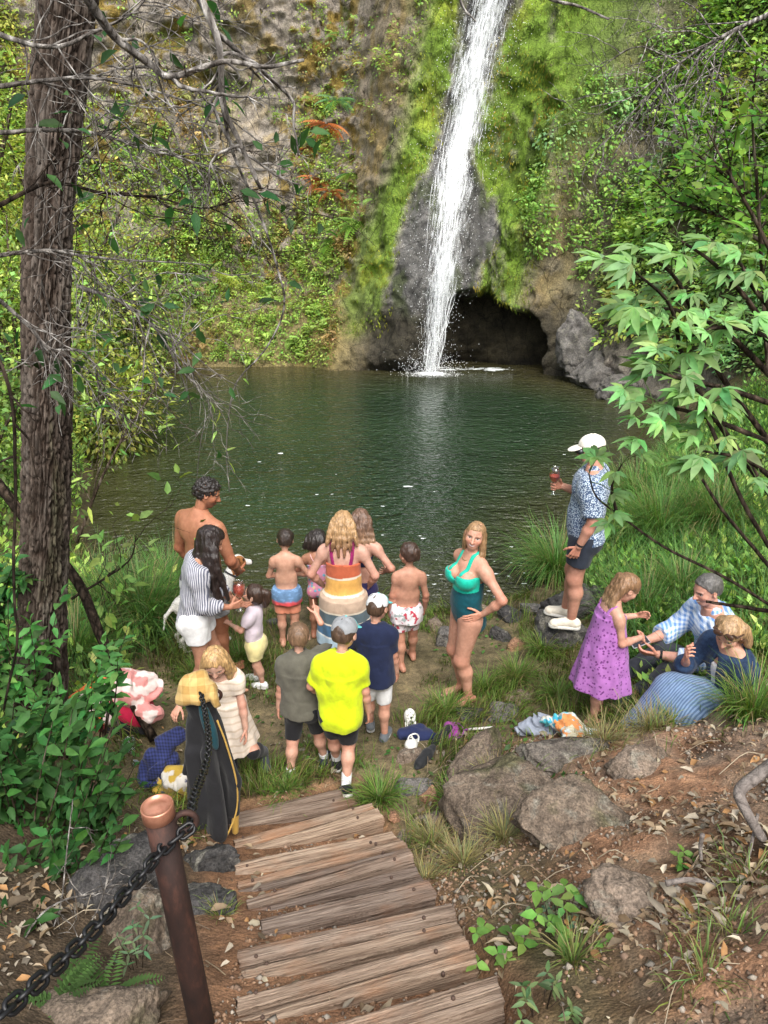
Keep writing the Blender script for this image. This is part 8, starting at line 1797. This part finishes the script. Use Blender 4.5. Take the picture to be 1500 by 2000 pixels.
heap('beach_towel', 'pink and orange tie-dyed towel thrown over the backpack', 'towel', (g[0], g[1], g[2]), [CAP(V(-.28, -.06, .16), V(-.02, .04, .29), .11, .13, .06), ELL(V(.07, .06, .29), V(.24, .18, .13), rotx(-.2), .06), CAP(V(.08, -.04, .29), V(.28, -.10, .16), .08, .06, .06), CAP(V(-.25, -.08, .12), V(-.26, -.12, .03), .06, .05, .05), CAP(V(-.1, -.06, .22), V(-.02, -.14, .16), .06, .05, .05)], M_VF, towcol, fold=.030, ff=11)
def cup(px, py, label, rot, col=M_GLASS, s=1.0):
    g = gp(px, py); v, q, t = lathe_np([(0, 0), (.032, 0), (.034, .01), (.045, .11), (.043, .11), (.031, .012), (0, .010)], 24); o = link('plastic_cup', mesh_np('plastic_cup', v*s, q), col); o.location = (g[0], g[1], g[2]+.01); o.rotation_euler = rot; tag(o, label, 'cup')
cup(255, 1470, 'clear plastic cup in the dirt near the bags', (.25, .1, 0)); cup(262, 1490, 'crumpled clear plastic cup lying on its side', (1.4, .2, .6), M_GLASS, .8)
# ------------------------------------------------------------------ clogs, boots, net, towels
CLOG = fabric('white_foam', (.66, .66, .62), .6)
def clog(loc, rot, label):
    pr = [CAP(V(0, -.05, .022), V(0, .06, .022), .034, .042, .02), ELL(V(0, .055, .035), V(.043, .060, .036), None, .02), CAP(V(0, -.07, .035), V(0, -.075, .045), .034, .030, .02), ELL(V(0, -.045, .055), V(.027, .075, .045), None, .004, neg=True)]
    for (x, y) in [(-.02, .045), (0, .052), (.02, .045), (-.012, .072), (.012, .072), (-.025, .064), (.025, .064), (0, .086)]: pr.append(CAP(V(x, y, .02), V(x*1.1, y, .09), .0052, .0052, .0, neg=True))
    v, q = sdf_mesh(pr, .0038, 0, [(V(0, 0, 0), V(0, 0, -1))]); o = link('clog', mesh_np('clog', v, q), CLOG); o.location = loc; o.rotation_euler = rot; tag(o, label, 'clog', 'white foam clogs')
    s1 = link('heel_strap', mesh_np('heel_strap', *tube_np(smoothpath([V(-.040, .01, .035), V(-.035, -.05, .06), V(0, -.09, .066), V(.035, -.05, .06), V(.040, .01, .035)], 16), .006, 6)[:2]), CLOG, o)
    b = link('dark_charm', mesh_np('dark_charm', *lathe_np([(0, .078), (.009, .076), (.010, .070), (0, .068)], 10, (.004, .05, 0))[:2]), M_BLACK, o); return o
g = gp(800, 1414); clog(tuple(g+V(0, 0, .02)), (1.15, 0, .15), 'white perforated clog propped upright in the grass')
g = gp(806, 1462); clog(tuple(g+V(0, 0, .02)), (.35, .1, 2.9), 'white perforated clog lying on the navy cloth')
g = gp(815, 1440); heap('navy_shorts', 'crumpled navy cloth beside the white clogs', 'clothing', tuple(g), [ELL(V(0, 0, .03), V(.13, .08, .05), None, .03), CAP(V(-.1, .0, .02), V(.1, -.02, .03), .035, .04, .03)], fabric('navy_crumple', (.015, .022, .07)), fold=.013, vox=.007)
BOOT = fabric('black_neoprene', (.016, .017, .019), .7)
for (px, py, rz, lab) in [(832, 1484, -.55, 'black neoprene boot lying with toe toward the steps'), (862, 1446, 2.45, 'black neoprene boot lying with toe toward the net')]:
    g = gp(px, py); v, q = sdf_mesh([CAP(V(0, -.10, .03), V(0, .02, .032), .036, .034, .02), CAP(V(0, .02, .03), V(0, .10, .022), .034, .026, .02), ELL(V(0, -.03, .02), V(.042, .13, .02), None, .01)], .006, 0, (), lambda x, y, z: .004*fbm(x*20, y*20, z*20, 2)); o = link('boot', mesh_np('boot', v, q), BOOT); o.location = (g[0], g[1], g[2]+.012); o.rotation_euler = (0, 0, rz); tag(o, lab, 'boot', 'black neoprene boots')
g = gp(884, 1436); net = empty('dip_net', g, .15); tag(net, 'purple dip net with white handle lying on the stones', 'net')
v, q = sdf_mesh([CAP(V(-.03, -.05, .03), V(-.02, .06, .035), .035, .04, .03), ELL(V(.0, 0, .04), V(.055, .09, .04), rotz(-.2), .03)], .006, 0, (), lambda x, y, z: .006*fbm(x*25, y*25, z*25, 2)); link('mesh_bag', mesh_np('mesh_bag', v, q), fabric('purple_net', (.28, .05, .26)), net)
th = np.linspace(0, 2*PI, 20); v, q, t = tube_np(np.c_[.02+.06*np.cos(th), .09*np.sin(th), .045+.01*np.cos(th)], .004, 6); link('hoop', mesh_np('hoop', v, q, t), fabric('violet_plastic', (.30, .06, .34), .4), net)
v, q, t = tube_np([V(.085, .0, .04), V(.13, -.005, .045)], .008, 8); link('collar', mesh_np('collar', v, q, t), fabric('violet_collar', (.32, .05, .36), .4), net)
v, q, t = tube_np([V(.12, -.005, .045), V(.31, -.03, .06)], .0095, 10); link('handle', mesh_np('handle', v, q, t), fabric('white_tube', (.66, .64, .60), .5), net)
g = gp(1045, 1432); heap('grey_towel', 'crumpled grey towel on the bank edge', 'towel', tuple(g), [CAP(V(-.10, .02, .02), V(.02, 0, .05), .03, .07, .05), ELL(V(.04, -.01, .05), V(.10, .10, .065), None, .04), CAP(V(.0, .06, .05), V(.12, .05, .05), .045, .04, .04)], fabric('grey_towelling', (.27, .30, .36)), fold=.026, ff=20, vox=.007)
g = gp(1108, 1440); heap('bright_towel', 'aqua, white and orange patterned towel beside the grey one', 'towel', tuple(g), [CAP(V(-.13, .11, .06), V(.02, .06, .07), .04, .06, .05), CAP(V(.0, .06, .06), V(.03, -.12, .02), .07, .05, .05), CAP(V(.05, .02, .05), V(.19, .05, .02), .055, .02, .05), CAP(V(.0, -.08, .03), V(.1, -.02, .04), .05, .05, .05)], M_VF, noise_cols([(.50, .55, .52), (.04, .30, .42), (.60, .24, .08), (.55, .50, .36), (.06, .36, .40)], 15, 2), fold=.020, ff=17, vox=.006)

# ------------------------------------------------------------------ dog
def dog():
    pr = []; W = V(.68, .66, .62)
    body = [ELL(V(0, .20, .56), V(.105, .16, .15), None, .05), ELL(V(0, -.02, .57), V(.09, .22, .115), None, .05), ELL(V(0, -.20, .56), V(.095, .13, .12), None, .05),
            CAP(V(0, .28, .62), V(0, .42, .82), .085, .065, .05), ELL(V(0, .46, .88), V(.068, .085, .070), None, .03), CAP(V(0, .50, .86), V(0, .62, .82), .045, .030, .03), ELL(V(0, .645, .828), V(.018, .014, .013), None, .01),
            CAP(V(0, -.30, .60), V(0, -.42, .50), .028, .018, .03), CAP(V(0, -.42, .50), V(.02, -.47, .36), .018, .008, .02)]
    for sg in (-1, 1):
        body += [CAP(V(sg*.06, .22, .50), V(sg*.065, .19, .30), .055, .032, .04), CAP(V(sg*.065, .19, .30), V(sg*.065, .21, .05), .028, .020, .02), CAP(V(sg*.065, .20, .03), V(sg*.065, .26, .022), .024, .022, .02),
                 CAP(V(sg*.06, -.20, .52), V(sg*.075, -.12, .34), .075, .040, .04), CAP(V(sg*.075, -.12, .34), V(sg*.07, -.30, .20), .036, .022, .03), CAP(V(sg*.07, -.30, .20), V(sg*.07, -.27, .04), .021, .018, .02), CAP(V(sg*.07, -.27, .03), V(sg*.07, -.20, .022), .023, .021, .02),
                 CAP(V(sg*.062, .44, .92), V(sg*.10, .43, .83), .025, .016, .02)]
    v, q = sdf_mesh(body, .008, 0, (), lambda x, y, z: .003*fbm(x*40, y*40, z*40, 2))
    x, y, z = v.T; brown = V(.30, .13, .045); c = np.tile(W, (len(v), 1)); m = (y > .36)&(z > .76)&~((np.abs(x) < .018+.02*(y > .55))&(y > .42)); c[m] = brown; m = (z > .62)&(np.abs(y+.05+.06*fbm(x*8, y*8, z*8, 2)) < .12); c[m] = c[m]*.2+brown*.8 if False else c[m]
    c[(y > .632)] = V(.02, .015, .015); c[(np.hypot(np.abs(x)-.05, np.hypot(y-.525, z-.895)) < .02)] = V(.02, .012, .01); m = (np.abs(x) > .068)&(y > .38)&(z > .78); c[m] = V(.13, .05, .02)
    m_, nt, b = newmat('dog_coat', .8, .2); n = noise(nt, coords(nt), 60, 3); setc(nt, b, mixc(nt, 1.0, vcol(nt), ramp(nt, n, [(.3, (.8, .8, .8)), (.7, (1.1, 1.1, 1.1))]), 'MULTIPLY')); bump(nt, b, n, .4, .01)
    o = link('dog', mesh_np('dog', v, q, col=c), m_); p = aty(402, 1252, 6.12); o.location = (p[0], p[1], gz(p[0], p[1])); o.rotation_euler = (0, 0, R(-52)); o.scale = (.86, .86, .90); tag(o, 'white dog with brown head standing behind the striped-shirt woman', 'dog')
    th = np.linspace(0, 2*PI, 22); cc = V(0, .375, .755); ax = unit(V(0, .14, .20)); u = V(1, 0, 0); w = np.cross(ax, u); v, q, t = tube_np([cc+.080*(u*math.cos(a)+w*math.sin(a)) for a in th], .010, 6); link('collar', mesh_np('collar', v, q, t), fabric('dog_collar', (.03, .03, .035)), o)
dog()
# ================================================================== CAMERA, SKY, SUN
cd = bpy.data.cameras.new('camera'); cam = bpy.data.objects.new('camera', cd); COL.objects.link(cam)
cam.location = CAM; cam.rotation_euler = (PI/2-PITCH, 0, 0)
cd.sensor_fit = 'VERTICAL'; cd.sensor_height = 36; cd.lens = 18/(1000/FPX); cd.clip_start = .05; cd.clip_end = 500
scene.camera = cam
w = bpy.data.worlds.new('World'); scene.world = w; w.use_nodes = True; nt = w.node_tree
sky = nt.nodes.new('ShaderNodeTexSky'); sky.sky_type = 'NISHITA'; sky.sun_disc = False
SUN_EL, SUN_AZ = R(52), R(168)     # azimuth measured clockwise from +Y
sky.sun_elevation = SUN_EL; sky.sun_rotation = SUN_AZ; sky.air_density = 1.0; sky.dust_density = 3.0; sky.ozone_density = .6
bg = nt.nodes['Background']; hs = nt.nodes.new('ShaderNodeHueSaturation'); hs.inputs['Saturation'].default_value = .45; nt.links.new(sky.outputs[0], hs.inputs['Color']); nt.links.new(hs.outputs[0], bg.inputs[0]); bg.inputs[1].default_value = 0.37
sd = bpy.data.lights.new('sun', 'SUN'); so = bpy.data.objects.new('sun', sd); COL.objects.link(so)
sd.energy = 4.2; sd.angle = R(40); sd.color = (1, .955, .88)
so.rotation_euler = (PI/2-SUN_EL, 0, PI-SUN_AZ); so.location = (0, 0, 20)
scene.view_settings.view_transform = 'Standard'; scene.view_settings.look = 'None'; scene.view_settings.exposure = 0
c = scene.cycles
c.use_denoising = True; c.max_bounces = 8; c.transparent_max_bounces = 24; c.diffuse_bounces = 3; c.glossy_bounces = 3; c.transmission_bounces = 6
c.caustics_reflective = False; c.caustics_refractive = False; c.sample_clamp_indirect = 6
print('script time', time.time()-T00)
